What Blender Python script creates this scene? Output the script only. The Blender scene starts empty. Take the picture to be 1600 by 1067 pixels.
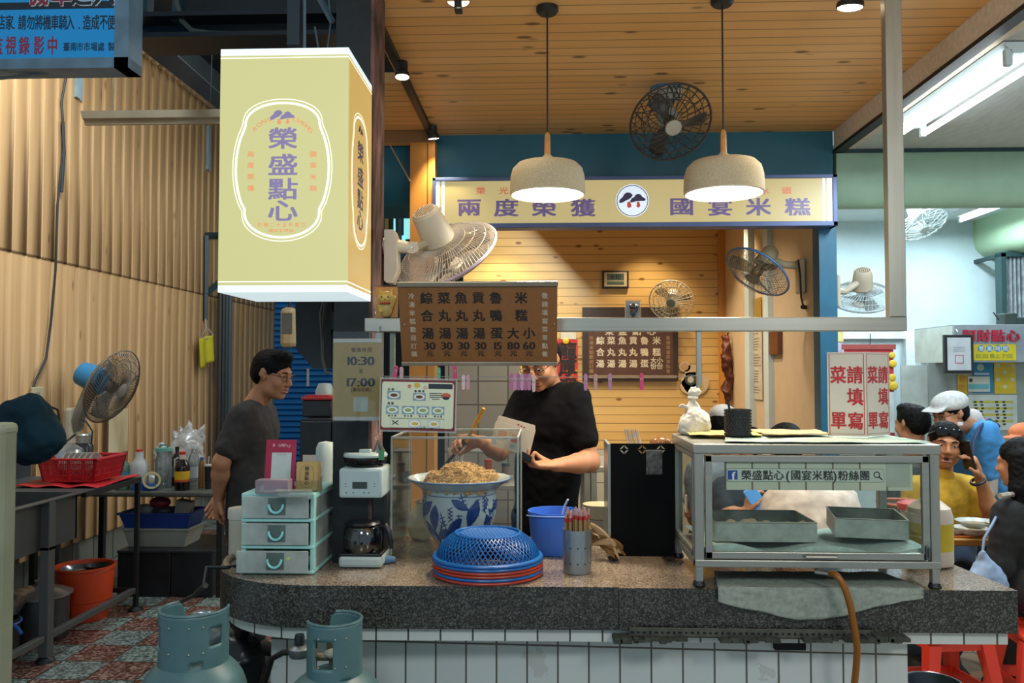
import bpy,bmesh,math,random
import numpy as np
from mathutils import Vector,Matrix,noise
random.seed(7)
SC=bpy.context.scene
COL=SC.collection
V=Vector
PI=math.pi
# ------------------------------------------------------------------ camera
F=1300.0
CH=1.57
YAW=math.atan(50/F)
PIT=math.atan(46.5/F)
cd=bpy.data.cameras.new('camera')
cd.sensor_width=36
cd.lens=F*36/1600
cd.clip_start=0.05
cam=bpy.data.objects.new('camera',cd)
COL.objects.link(cam)
cam.location=(0,0,CH)
cam.rotation_euler=(PI/2+PIT,0,YAW)
SC.camera=cam
# ------------------------------------------------------------------ view
SC.view_settings.view_transform='Standard'
SC.view_settings.look='None'
SC.view_settings.gamma=1
SC.view_settings.use_curve_mapping=False
SC.view_settings.exposure=0.1
SC.cycles.use_denoising=True
SC.cycles.max_bounces=7
SC.cycles.transparent_max_bounces=24
SC.cycles.sample_clamp_indirect=4
SC.cycles.caustics_reflective=False
SC.cycles.caustics_refractive=False
# ------------------------------------------------------------------ world
W=bpy.data.worlds.new('world')
SC.world=W
W.use_nodes=True
bg=W.node_tree.nodes['Background']
bg.inputs[0].default_value=(0.62,0.80,0.92,1)
bg.inputs[1].default_value=0.50


def light(name,kind,loc,energy,color=(1,1,1),to=None,size=0.1,size_y=None,angle=60,blend=0.6):
 l=bpy.data.lights.new(name,kind)
 l.energy=energy
 l.color=color
 if kind=='AREA':
  l.size=size
  if size_y:
   l.shape='RECTANGLE'
   l.size_y=size_y
 else:
  l.shadow_soft_size=size
 if kind=='SPOT':
  l.spot_size=math.radians(angle)
  l.spot_blend=blend
 o=bpy.data.objects.new(name,l)
 COL.objects.link(o)
 o.location=loc
 if to is not None:
  o.rotation_euler=(V(to)-V(loc)).to_track_quat('-Z','Y').to_euler()
 return o


WARM=(1.0,0.74,0.42)
NEUT=(1.0,0.88,0.70)
COOL=(0.72,0.90,1.0)
# area lights added under the roof, standing in for daylight on the panelled wall
light('roof_daylight_fill','AREA',(-1.6,7.0,4.5),150,(.88,.96,1),(-3.6,7.0,2.6),.6,6)
light('roof_daylight_fill','AREA',(-2.5,4.7,4.35),80,(.86,.95,1),(-3.6,5.4,2.0),.6,1)
# unseen point lights added behind the viewer to brighten ceiling and counter front
light('aisle_fill','POINT',(-.5,.3,2.5),58,(.84,.95,1),size=.25)
light('aisle_fill','POINT',(1.5,.5,2.45),60,(1,.94,.86),size=.25)

# ------------------------------------------------------------------ pixel helpers (1600 x 1067 frame)
_R=V((math.cos(YAW),math.sin(YAW),0))
_U=V((math.sin(YAW)*math.sin(PIT),-math.cos(YAW)*math.sin(PIT),math.cos(PIT)))
_D=V((-math.sin(YAW)*math.cos(PIT),math.cos(YAW)*math.cos(PIT),math.sin(PIT)))


def ray(px,py):
 return _R*(px-800)/F+_U*(533.5-py)/F+_D


def P(px,py,y):
 d=ray(px,py)
 return V((0,0,CH))+d*(y/d.y)


def PZ(px,py,z):
 d=ray(px,py)
 return V((0,0,CH))+d*((z-CH)/d.z)


def PXp(px,py,x):
 d=ray(px,py)
 return V((0,0,CH))+d*(x/d.x)


# ------------------------------------------------------------------ materials
def lin(c):
 if isinstance(c,str):
  c=[int(c[i:i+2],16)/255 for i in(0,2,4)]
 return tuple((x/12.92 if x<=0.04045 else((x+0.055)/1.055)**2.4)for x in c[:3])+(1,)


class NT:
 """tiny node-graph helper"""

 def __init__(s,name):
  s.m=bpy.data.materials.new(name)
  s.m.use_nodes=True
  s.t=s.m.node_tree
  s.n=s.t.nodes
  s.b=s.n['Principled BSDF']
  s.out=s.n['Material Output']

 def node(s,kind,**kw):
  n=s.n.new(kind)
  for k,v in kw.items():
   setattr(n,k,v)
  return n

 def put(s,a,b):
  if hasattr(a,'bl_idname')and hasattr(a,'outputs'):
   a=a.outputs[0]
  if isinstance(a,bpy.types.NodeSocket):
   s.t.links.new(a,b)
  elif isinstance(a,(tuple,list))and len(a)==4 and b.type=='VECTOR':
   b.default_value=a[:3]
  else:
   b.default_value=a

 def math(s,op,a,b=None,c=None):
  n=s.node('ShaderNodeMath',operation=op)
  for i,x in enumerate((a,b,c)):
   if x is not None:
    s.put(x,n.inputs[i])
  return n.outputs[0]

 def mix(s,f,a,b):
  n=s.node('ShaderNodeMix',data_type='RGBA')
  s.put(f,n.inputs[0])
  s.put(a,n.inputs[6])
  s.put(b,n.inputs[7])
  return n.outputs[2]

 def coord(s,scale=(1,1,1),kind='Object'):
  tc=s.node('ShaderNodeTexCoord')
  mp=s.node('ShaderNodeMapping')
  mp.inputs['Scale'].default_value=scale
  s.t.links.new(tc.outputs[kind],mp.inputs[0])
  return mp.outputs[0]

 def xyz(s,kind='Object'):
  tc=s.node('ShaderNodeTexCoord')
  sp=s.node('ShaderNodeSeparateXYZ')
  s.t.links.new(tc.outputs[kind],sp.inputs[0])
  return sp.outputs

 def noise(s,scale,vec=None,detail=3,rough=.5):
  n=s.node('ShaderNodeTexNoise')
  n.inputs['Scale'].default_value=scale
  n.inputs['Detail'].default_value=detail
  n.inputs['Roughness'].default_value=rough
  if vec is not None:
   s.put(vec,n.inputs['Vector'])
  return n.outputs[0]

 def voro(s,scale,vec=None,out=0,feature='F1'):
  n=s.node('ShaderNodeTexVoronoi',feature=feature)
  n.inputs['Scale'].default_value=scale
  if vec is not None:
   s.put(vec,n.inputs['Vector'])
  return n.outputs[out]

 def ramp(s,f,stops,interp='LINEAR'):
  n=s.node('ShaderNodeValToRGB')
  n.color_ramp.interpolation=interp
  e=n.color_ramp.elements
  while len(e)<len(stops):
   e.new(0.5)
  for i,(p,c)in enumerate(stops):
   e[i].position=p
   e[i].color=c if len(c)==4 else lin(c)
  s.put(f,n.inputs[0])
  return n.outputs[0]

 def bump(s,h,strength=.3,dist=.01):
  n=s.node('ShaderNodeBump')
  n.inputs['Strength'].default_value=strength
  n.inputs['Distance'].default_value=dist
  s.put(h,n.inputs['Height'])
  s.t.links.new(n.outputs[0],s.b.inputs['Normal'])

 def base(s,c):
  s.put(c,s.b.inputs['Base Color'])

 def set(s,rough=None,metal=None,**kw):
  if rough is not None:
   s.put(rough,s.b.inputs['Roughness'])
  if metal is not None:
   s.b.inputs['Metallic'].default_value=metal
  for k,v in kw.items():
   s.put(v,s.b.inputs[k])
  return s


_MC={}


def M(col,rough=.5,metal=0.,var=.12,sc=9,name=None,spec=.5):
 """plain procedural colour with a soft mottling"""
 key=(col,rough,metal,var,sc,spec)
 if key in _MC:
  return _MC[key]
 t=NT(name or 'paint_'+(col if isinstance(col,str)else 'mix'))
 c=lin(col)
 nz=t.noise(sc,t.coord())
 dk=tuple(x*(1-var*1.6)for x in c[:3])+(1,)
 lt=tuple(min(1,x*(1+var))for x in c[:3])+(1,)
 t.base(t.ramp(nz,[(.25,dk),(.75,lt)]))
 t.set(rough,metal)
 t.b.inputs['Specular IOR Level'].default_value=spec
 _MC[key]=t.m
 return t.m


def emis(col,s,name='glow',cam_tex=None):
 t=NT(name)
 c=lin(col)
 t.base(c)
 t.b.inputs['Emission Color'].default_value=c
 t.b.inputs['Emission Strength'].default_value=s
 t.set(.4)
 return t.m


def glassy(name,tint='ffffff',fac=.06,rough=.03,body=0.,bodycol='ffffff',fr=.8):
 """thin clear sheet: mostly see-through, fresnel gloss, optional milky body"""
 t=NT(name)
 tr=t.node('ShaderNodeBsdfTransparent')
 tr.inputs[0].default_value=lin(tint)
 gl=t.node('ShaderNodeBsdfGlossy')
 gl.inputs['Roughness'].default_value=rough
 lw=t.node('ShaderNodeFresnel')
 lw.inputs[0].default_value=1.45
 f=t.math('MULTIPLY_ADD',lw.outputs[0],fr,fac-.04)
 m=t.node('ShaderNodeMixShader')
 t.put(f,m.inputs[0])
 t.t.links.new(tr.outputs[0],m.inputs[1])
 t.t.links.new(gl.outputs[0],m.inputs[2])
 last=m.outputs[0]
 if body:
  df=t.node('ShaderNodeBsdfDiffuse')
  df.inputs[0].default_value=lin(bodycol)
  nz=t.noise(14,t.coord())
  bf=t.math('MULTIPLY',t.math('ADD',nz,.5),body)
  m2=t.node('ShaderNodeMixShader')
  t.put(bf,m2.inputs[0])
  t.t.links.new(last,m2.inputs[1])
  t.t.links.new(df.outputs[0],m2.inputs[2])
  last=m2.outputs[0]
 t.t.links.new(last,t.out.inputs[0])
 return t.m


def planks(name,axis,width,along,c1,c2,knots=.5,off=0.,rough=.45,knotcol='6a3a14'):
 """tongue-and-groove pine; boards stacked along `axis`, running along `along`"""
 t=NT(name)
 X=t.xyz()
 u=t.math('DIVIDE',t.math('ADD',X[axis],off),width)
 fl=t.math('FLOOR',u)
 fr=t.math('SUBTRACT',u,fl)
 wn=t.node('ShaderNodeTexWhiteNoise',noise_dimensions='1D')
 t.put(fl,wn.inputs['W'])
 tc=t.node('ShaderNodeTexCoord')
 sc=[1.0,1.0,1.0]
 for i in range(3):
  sc[i]=22.0
 sc[along]=1.4
 mp=t.node('ShaderNodeMapping')
 mp.inputs['Scale'].default_value=sc
 t.t.links.new(tc.outputs['Object'],mp.inputs[0])
 sh=t.node('ShaderNodeCombineXYZ')
 t.put(t.math('MULTIPLY',wn.outputs[0],40),sh.inputs[along])
 t.t.links.new(sh.outputs[0],mp.inputs['Location'])
 g=t.noise(1.0,mp.outputs[0],4,.6)
 col=t.mix(t.math('MULTIPLY_ADD',wn.outputs[0],.45,t.math('MULTIPLY',g,.75)),lin(c1),lin(c2))
 ks=[1/width*.95]*3
 ks[along]=ks[along]*.45
 ks[3-axis-along]=0
 mk=t.node('ShaderNodeMapping')
 mk.inputs['Scale'].default_value=ks
 t.t.links.new(tc.outputs['Object'],mk.inputs[0])
 vn=t.node('ShaderNodeTexVoronoi')
 vn.inputs['Scale'].default_value=1
 t.t.links.new(mk.outputs[0],vn.inputs['Vector'])
 vd=vn.outputs[0]
 vs_=t.node('ShaderNodeSeparateColor')
 t.t.links.new(vn.outputs[1],vs_.inputs[0])
 kn=t.ramp(vd,[(0.12,(1,1,1,1)),(.14+.12*knots,(0,0,0,1))])
 col=t.mix(t.math('MULTIPLY',t.math('MULTIPLY',kn,.85),t.math('GREATER_THAN',vs_.outputs[0],.58)),col,lin(knotcol))
 gr=t.math('LESS_THAN',t.math('MINIMUM',fr,t.math('SUBTRACT',1,fr)),.035)
 col=t.mix(t.math('MULTIPLY',gr,.75),col,lin('4a2a0e'))
 t.base(col)
 t.set(rough)
 t.bump(t.math('SUBTRACT',1,gr),.5,.004)
 return t.m


def granite(name,rough,c=('14181a','39403e','77807a'),warm='5d4d40'):
 t=NT(name)
 v=t.voro(250,t.coord(),1)
 sp=t.node('ShaderNodeSeparateColor')
 t.t.links.new(v,sp.inputs[0])
 col=t.ramp(sp.outputs[0],[(.0,c[0]),(.5,c[1]),(.93,c[2])])
 col=t.mix(t.math('MULTIPLY',sp.outputs[1],.55),col,lin(warm))
 bl=t.noise(9,t.coord(),4)
 col=t.mix(t.math('MULTIPLY',bl,.45),col,lin(c[0]))
 t.base(col)
 t.set(rough)
 return t.m


def gridtile(name,a,b,sa,sb,oa,ob,col,grout,gw=.03,rough=.25,jit=.08,dirt=.25,dcol='8a7f68'):
 t=NT(name)
 X=t.xyz()
 ua=t.math('DIVIDE',t.math('ADD',X[a],oa),sa)
 ub=t.math('DIVIDE',t.math('ADD',X[b],ob),sb)
 fa,fb=t.math('FRACT',ua),t.math('FRACT',ub)
 ea=t.math('MINIMUM',fa,t.math('SUBTRACT',1,fa))
 eb=t.math('MINIMUM',fb,t.math('SUBTRACT',1,fb))
 g=t.math('MAXIMUM',t.math('LESS_THAN',ea,gw*.1/sa),t.math('LESS_THAN',eb,gw*.1/sb))
 wn=t.node('ShaderNodeTexWhiteNoise',noise_dimensions='2D')
 cx=t.node('ShaderNodeCombineXYZ')
 t.put(t.math('FLOOR',ua),cx.inputs[0])
 t.put(t.math('FLOOR',ub),cx.inputs[1])
 t.t.links.new(cx.outputs[0],wn.inputs['Vector'])
 c=lin(col)
 dk=tuple(x*(1-jit*2)for x in c[:3])+(1,)
 cc=t.mix(wn.outputs[0],dk,c)
 nz=t.noise(3.2,t.coord(),5,.65)
 cc=t.mix(t.math('MULTIPLY',t.math('GREATER_THAN',nz,.62),dirt),cc,lin(dcol))
 cc=t.mix(g,cc,lin(grout))
 t.base(cc)
 t.set(rough)
 t.bump(t.math('SUBTRACT',1,g),.4,.003)
 return t.m


def terrazzo(name,size,ox,oy):
 t=NT(name)
 X=t.xyz()
 ua=t.math('DIVIDE',t.math('ADD',X[0],ox),size)
 ub=t.math('DIVIDE',t.math('ADD',X[1],oy),size)
 par=t.math('MODULO',t.math('ABSOLUTE',t.math('ADD',t.math('FLOOR',ua),t.math('FLOOR',ub))),2)
 par=t.math('GREATER_THAN',par,.5)
 v=t.voro(75,t.coord(),1)
 sp=t.node('ShaderNodeSeparateColor')
 t.t.links.new(v,sp.inputs[0])
 red=t.ramp(sp.outputs[0],[(0,'3a211b'),(.55,'6b4136'),(.85,'9a8072')])
 gry=t.ramp(sp.outputs[0],[(0,'36423f'),(.5,'6a7873'),(.85,'98a49d')])
 c=t.mix(par,red,gry)
 fa,fb=t.math('FRACT',ua),t.math('FRACT',ub)
 e=t.math('MINIMUM',t.math('MINIMUM',fa,t.math('SUBTRACT',1,fa)),t.math('MINIMUM',fb,t.math('SUBTRACT',1,fb)))
 c=t.mix(t.math('LESS_THAN',e,.012),c,lin('16191a'))
 nz=t.noise(2.2,t.coord(),4)
 c=t.mix(t.math('MULTIPLY',nz,.4),c,lin('20211f'))
 t.base(c)
 t.set(.35)
 return t.m


def steel(name,col='8f9492',rough=.32,brush=2):
 t=NT(name)
 sc=[70,70,70]
 sc[brush]=2
 n=t.noise(1,t.coord(tuple(sc)),3)
 n2=t.noise(6,t.coord(),4)
 c=lin(col)
 dk=tuple(x*.62 for x in c[:3])+(1,)
 t.base(t.mix(t.math('MULTIPLY_ADD',n,.5,t.math('MULTIPLY',n2,.5)),dk,c))
 t.set(t.math('MULTIPLY_ADD',n,.2,rough-.04),.68)
 return t.m
# ------------------------------------------------------------------ mesh builder
def frame(d,up=(0,0,1)):
 d=V(d).normalized()
 u=V(up)
 if abs(d.dot(u))>.98:
  u=V((0,1,0))
 x=u.cross(d).normalized()
 y=d.cross(x)
 return Matrix((x,y,d)).transposed()


def TR(loc=(0,0,0),rot=None,d=None,up=(0,0,1),s=1):
 m=Matrix.Translation(V(loc))
 if rot is not None:
  from mathutils import Euler
  m=m@Euler(rot).to_matrix().to_4x4()
 if d is not None:
  m=m@frame(d,up).to_4x4()
 if s!=1:
  m=m@Matrix.Scale(s,4)
 return m


class MB:
 def __init__(s):
  s.v=[]
  s.f=[]
  s.fm=[]
  s.flat=[]
  s.mi=0

 def mat(s,i):
  s.mi=i
  return s

 def add(s,vs,fs,m=None):
  o=len(s.v)
  if m is not None:
   vs=[m@V(v)for v in vs]
  s.v.extend([tuple(v)for v in vs])
  for f in fs:
   s.f.append(tuple(i+o for i in f))
   s.fm.append(s.mi)
  return s

 def box(s,c,size,b=0.,m=None):
  """axis box centred at c; b = bevel"""
  x,y,z=(size[0]/2,size[1]/2,size[2]/2)
  c=V(c)
  if b<=0:
   vs=[c+V((sx*x,sy*y,sz*z))for sx in(-1,1)for sy in(-1,1)for sz in(-1,1)]
   fs=[(0,1,3,2),(4,6,7,5),(0,4,5,1),(2,3,7,6),(0,2,6,4),(1,5,7,3)]
   return s.add(vs,fs,m)
  b=min(b,x*.98,y*.98,z*.98)
  bm=bmesh.new()
  bmesh.ops.create_cube(bm,size=1)
  for v in bm.verts:
   v.co=V((v.co.x*2*x,v.co.y*2*y,v.co.z*2*z))+c
  bmesh.ops.bevel(bm,geom=list(bm.edges)+list(bm.verts),offset=b,segments=2,affect='EDGES',profile=.5)
  bm.verts.index_update()
  lim=.3*min(x*y,y*z,x*z)
  s.flat+=[len(s.f)+i for i,f in enumerate(bm.faces)if f.calc_area()>lim or max(abs(c_)for c_ in f.normal)>.99]
  s.add([v.co.copy()for v in bm.verts],[[v.index for v in f.verts]for f in bm.faces],m)
  bm.free()
  return s

 def b2(s,p,q,b=0.,m=None):
  p,q=V(p),V(q)
  return s.box((p+q)/2,[abs(a)for a in(q-p)],b,m)

 def tube(s,pts,r,n=8,close=False,m=None,cap=True):
  pts=[V(p)for p in pts]
  k=len(pts)
  rs=r if isinstance(r,(list,tuple))else[r]*k
  vs=[]
  prev=None
  for i,p in enumerate(pts):
   if close:
    t=(pts[(i+1)%k]-pts[i-1])
   else:
    t=pts[min(i+1,k-1)]-pts[max(i-1,0)]
   if t.length<1e-9:
    t=V((0,0,1))
   t.normalize()
   if prev is None:
    a=V((0,0,1))if abs(t.z)<.9 else V((1,0,0))
    x=a.cross(t).normalized()
   else:
    x=(prev-t*prev.dot(t))
    x=x.normalized()if x.length>1e-6 else V((1,0,0))
   prev=x
   y=t.cross(x)
   for j in range(n):
    a=2*PI*j/n
    vs.append(p+x*(math.cos(a)*rs[i])+y*(math.sin(a)*rs[i]))
  fs=[]
  for i in range(k if close else k-1):
   i2=(i+1)%k
   for j in range(n):
    j2=(j+1)%n
    fs.append((i*n+j,i*n+j2,i2*n+j2,i2*n+j))
  if cap and not close:
   fs.append(tuple(range(n))[::-1])
   fs.append(tuple((k-1)*n+j for j in range(n)))
  return s.add(vs,fs,m)

 def lathe(s,prof,n=32,m=None,a0=0.,a1=2*PI,sx=1.,sy=1.):
  """prof: [(r,z)...] about Z"""
  full=abs(a1-a0-2*PI)<1e-6
  cols=n if full else n+1
  vs=[]
  idx=[]
  for r,z in prof:
   if r<1e-6 and full:
    idx.append([len(vs)]*cols)
    vs.append(V((0,0,z)))
   else:
    row=[]
    for j in range(cols):
     a=a0+(a1-a0)*j/n
     row.append(len(vs))
     vs.append(V((r*math.cos(a)*sx,r*math.sin(a)*sy,z)))
    idx.append(row)
  fs=[]
  for i in range(len(prof)-1):
   for j in range(n):
    j2=(j+1)%cols
    q=[idx[i][j],idx[i][j2],idx[i+1][j2],idx[i+1][j]]
    q2=[]
    for a in q:
     if a not in q2:
      q2.append(a)
    if len(q2)>=3:
     fs.append(tuple(q2))
  return s.add(vs,fs,m)

 def cyl(s,p,q,r,r2=None,n=20):
  p,q=V(p),V(q)
  L=(q-p).length
  r2=r if r2 is None else r2
  return s.lathe([(0,0),(r,0),(r2,L),(0,L)],n,TR(p,d=q-p))

 def sphere(s,c,r,n=14,sc=(1,1,1),m=None):
  prof=[(max(0,math.sin(PI*i/n))if 0<i<n else 0,-math.cos(PI*i/n))for i in range(n+1)]
  mm=Matrix.Translation(V(c))@Matrix.Diagonal((r*sc[0],r*sc[1],r*sc[2],1))
  if m is not None:
   mm=m@mm
  return s.lathe(prof,n*2,mm)

 def torus(s,R,r,n=40,k=8,m=None,sy=1.):
  pts=[V((R*math.cos(2*PI*i/n),R*sy*math.sin(2*PI*i/n),0))for i in range(n)]
  return s.tube(pts,r,k,True,m)

 def prism(s,pts,h,m=None):
  """2-D outline extruded along +z by h"""
  n=len(pts)
  if sum(pts[i-1][0]*pts[i][1]-pts[i][0]*pts[i-1][1]for i in range(n))<0:
   pts=list(pts)[::-1]
  vs=[V((p[0],p[1],0))for p in pts]+[V((p[0],p[1],h))for p in pts]
  fs=[tuple(range(n))[::-1],tuple(range(n,2*n))]
  fs+=[(i,(i+1)%n,n+(i+1)%n,n+i)for i in range(n)]
  return s.add(vs,fs,m)

 def poly(s,pts,m=None):
  return s.add([V((p[0],p[1],p[2]if len(p)>2 else 0))for p in pts],[tuple(range(len(pts)))],m)

 def grid(s,fn,nu,nv,m=None):
  vs=[fn(i/nu,j/nv)for i in range(nu+1)for j in range(nv+1)]
  fs=[(i*(nv+1)+j,(i+1)*(nv+1)+j,(i+1)*(nv+1)+j+1,i*(nv+1)+j+1)for i in range(nu)for j in range(nv)]
  return s.add(vs,fs,m)

 def mesh(s,name,mats,smooth=35,thick=0):
  me=bpy.data.meshes.new(name)
  me.from_pydata([tuple(v)for v in s.v],[],s.f)
  for m in(mats if isinstance(mats,(list,tuple))else[mats]):
   me.materials.append(m)
  if any(s.fm):
   me.polygons.foreach_set('material_index',s.fm)
  if smooth:
   me.polygons.foreach_set('use_smooth',[True]*len(me.polygons))
   me.set_sharp_from_angle(angle=math.radians(smooth))
   for i in s.flat:
    me.polygons[i].use_smooth=False
  me.update()
  return me


def obj(name,mb,mats,parent=None,smooth=35,label=None,loc=None):
 """links the builder as ONE mesh object (coordinates are the parent's local ones unless world() made the parent)"""
 me=mb if isinstance(mb,bpy.types.Mesh)else mb.mesh(name,mats,smooth)
 o=bpy.data.objects.new(name,me)
 COL.objects.link(o)
 if parent is not None:
  o.parent=parent
 if loc is not None:
  o.location=loc
 if label:
  o['label']=label
 return o


def tag(o,label,cat,group=None,kind=None):
 o['label']=label
 o['category']=cat
 if group:
  o['group']=group
 if kind:
  o['kind']=kind
 return o


def thing(name,label,cat,loc=(0,0,0),rotz=0.,group=None):
 o=bpy.data.objects.new(name,None)
 COL.objects.link(o)
 o.empty_display_size=.05
 o.location=loc
 o.rotation_euler=(0,0,rotz)
 return tag(o,label,cat,group)


def struct(name,mb,mats,smooth=35,parent=None):
 o=obj(name,mb,mats,parent,smooth)
 if parent is None:
  o['kind']='structure'
 return o


def dup(root,loc,rotz=None,label=None,mats=None):
 r=root.copy()
 COL.objects.link(r)
 r.location=loc
 if rotz is not None:
  r.rotation_euler=(0,0,rotz)
 if label:
  r['label']=label

 def rec(src,dst):
  for ch in list(src.children):
   c=ch.copy()
   COL.objects.link(c)
   c.parent=dst
   rec(ch,c)
 rec(root,r)
 return r


def solid(o,t,off=0):
 md=o.modifiers.new('thickness','SOLIDIFY')
 md.thickness=t
 md.offset=off
 return o


# ------------------------------------------------------------------ lettering
_G={}


def glyph(ch,cache={}):
 if ch in _G:
  return _G[ch]
 c=bpy.data.curves.new('glyph','FONT')
 c.body=ch
 c.size=1
 c.resolution_u=3
 o=bpy.data.objects.new('glyph',c)
 me=bpy.data.meshes.new_from_object(o)
 vs=[tuple(v.co)for v in me.vertices]
 fs=[tuple(p.vertices)for p in me.polygons]
 bpy.data.objects.remove(o)
 bpy.data.meshes.remove(me)
 bpy.data.curves.remove(c)
 if vs:
  x0,x1=min(v[0]for v in vs),max(v[0]for v in vs)
  y0,y1=min(v[1]for v in vs),max(v[1]for v in vs)
 else:
  x0=y0=0
  x1=y1=.3
 _G[ch]=(vs,fs,x0,x1,y0,y1)
 return _G[ch]


def put_char(mb,ch,x,y,w,h,m,bold=0.,rot=0.):
 """one character, its ink box centred on x,y, scaled into w x h (CJK em box keeps proportion)"""
 vs,fs,x0,x1,y0,y1=glyph(ch)
 if not vs:
  return
 cx,cy=(x0+x1)/2,(y0+y1)/2
 if ord(ch)>0x2e80:
  sx,sy=w/.93,h/.93
  if ch in '一二十':
   pass
 else:
  sy=h/.72
  sx=sy*(w/h if w!=h else 1)
  cy=.36
 ca,sa=math.cos(rot),math.sin(rot)
 for k,dx in enumerate(([0]if bold<=0 else[-bold,0,bold])):
  for l,dy in enumerate(([0]if bold<=0 or ord(ch)<0x2e80 else[-bold*.7,bold*.7])):
   pts=[]
   for v in vs:
    a,b=(v[0]-cx)*sx+dx*w,(v[1]-cy)*sy+dy*h
    pts.append(V((x+a*ca-b*sa,y+a*sa+b*ca,(k+l*3)*2e-5)))
   mb.add(pts,fs,m)


def put_text(mb,s,x,y,h,m,bold=0.,pitch=None,asp=1.):
 """a line of characters; x,y = centre of the line; pitch = advance for CJK"""
 adv=[]
 for ch in s:
  if ch==' ':
   adv.append(h*.4)
  elif ord(ch)>0x2e80:
   adv.append(pitch or h*1.05*asp)
  else:
   g=glyph(ch)
   adv.append((g[3]-g[2]+.09)*h/.72*asp)
 t=sum(adv)
 px=x-t/2
 for ch,a in zip(s,adv):
  if ch!=' ':
   put_char(mb,ch,px+a/2,y,h*asp,h,m,bold)
  px+=a


def put_col(mb,s,x,y,h,m,pitch,bold=0.,asp=1.):
 """a column of characters from the top, y = centre of the first"""
 for i,ch in enumerate(s):
  put_char(mb,ch,x,y-i*pitch,h*asp,h,m,bold)


def facing(loc,rz=0.,tilt=0.):
 """plane frame: local x right, y up, z towards the viewer side (-Y world when rz=0)"""
 return Matrix.Translation(V(loc))@Matrix.Rotation(rz,4,'Z')@Matrix.Rotation(PI/2-tilt,4,'X')


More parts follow.
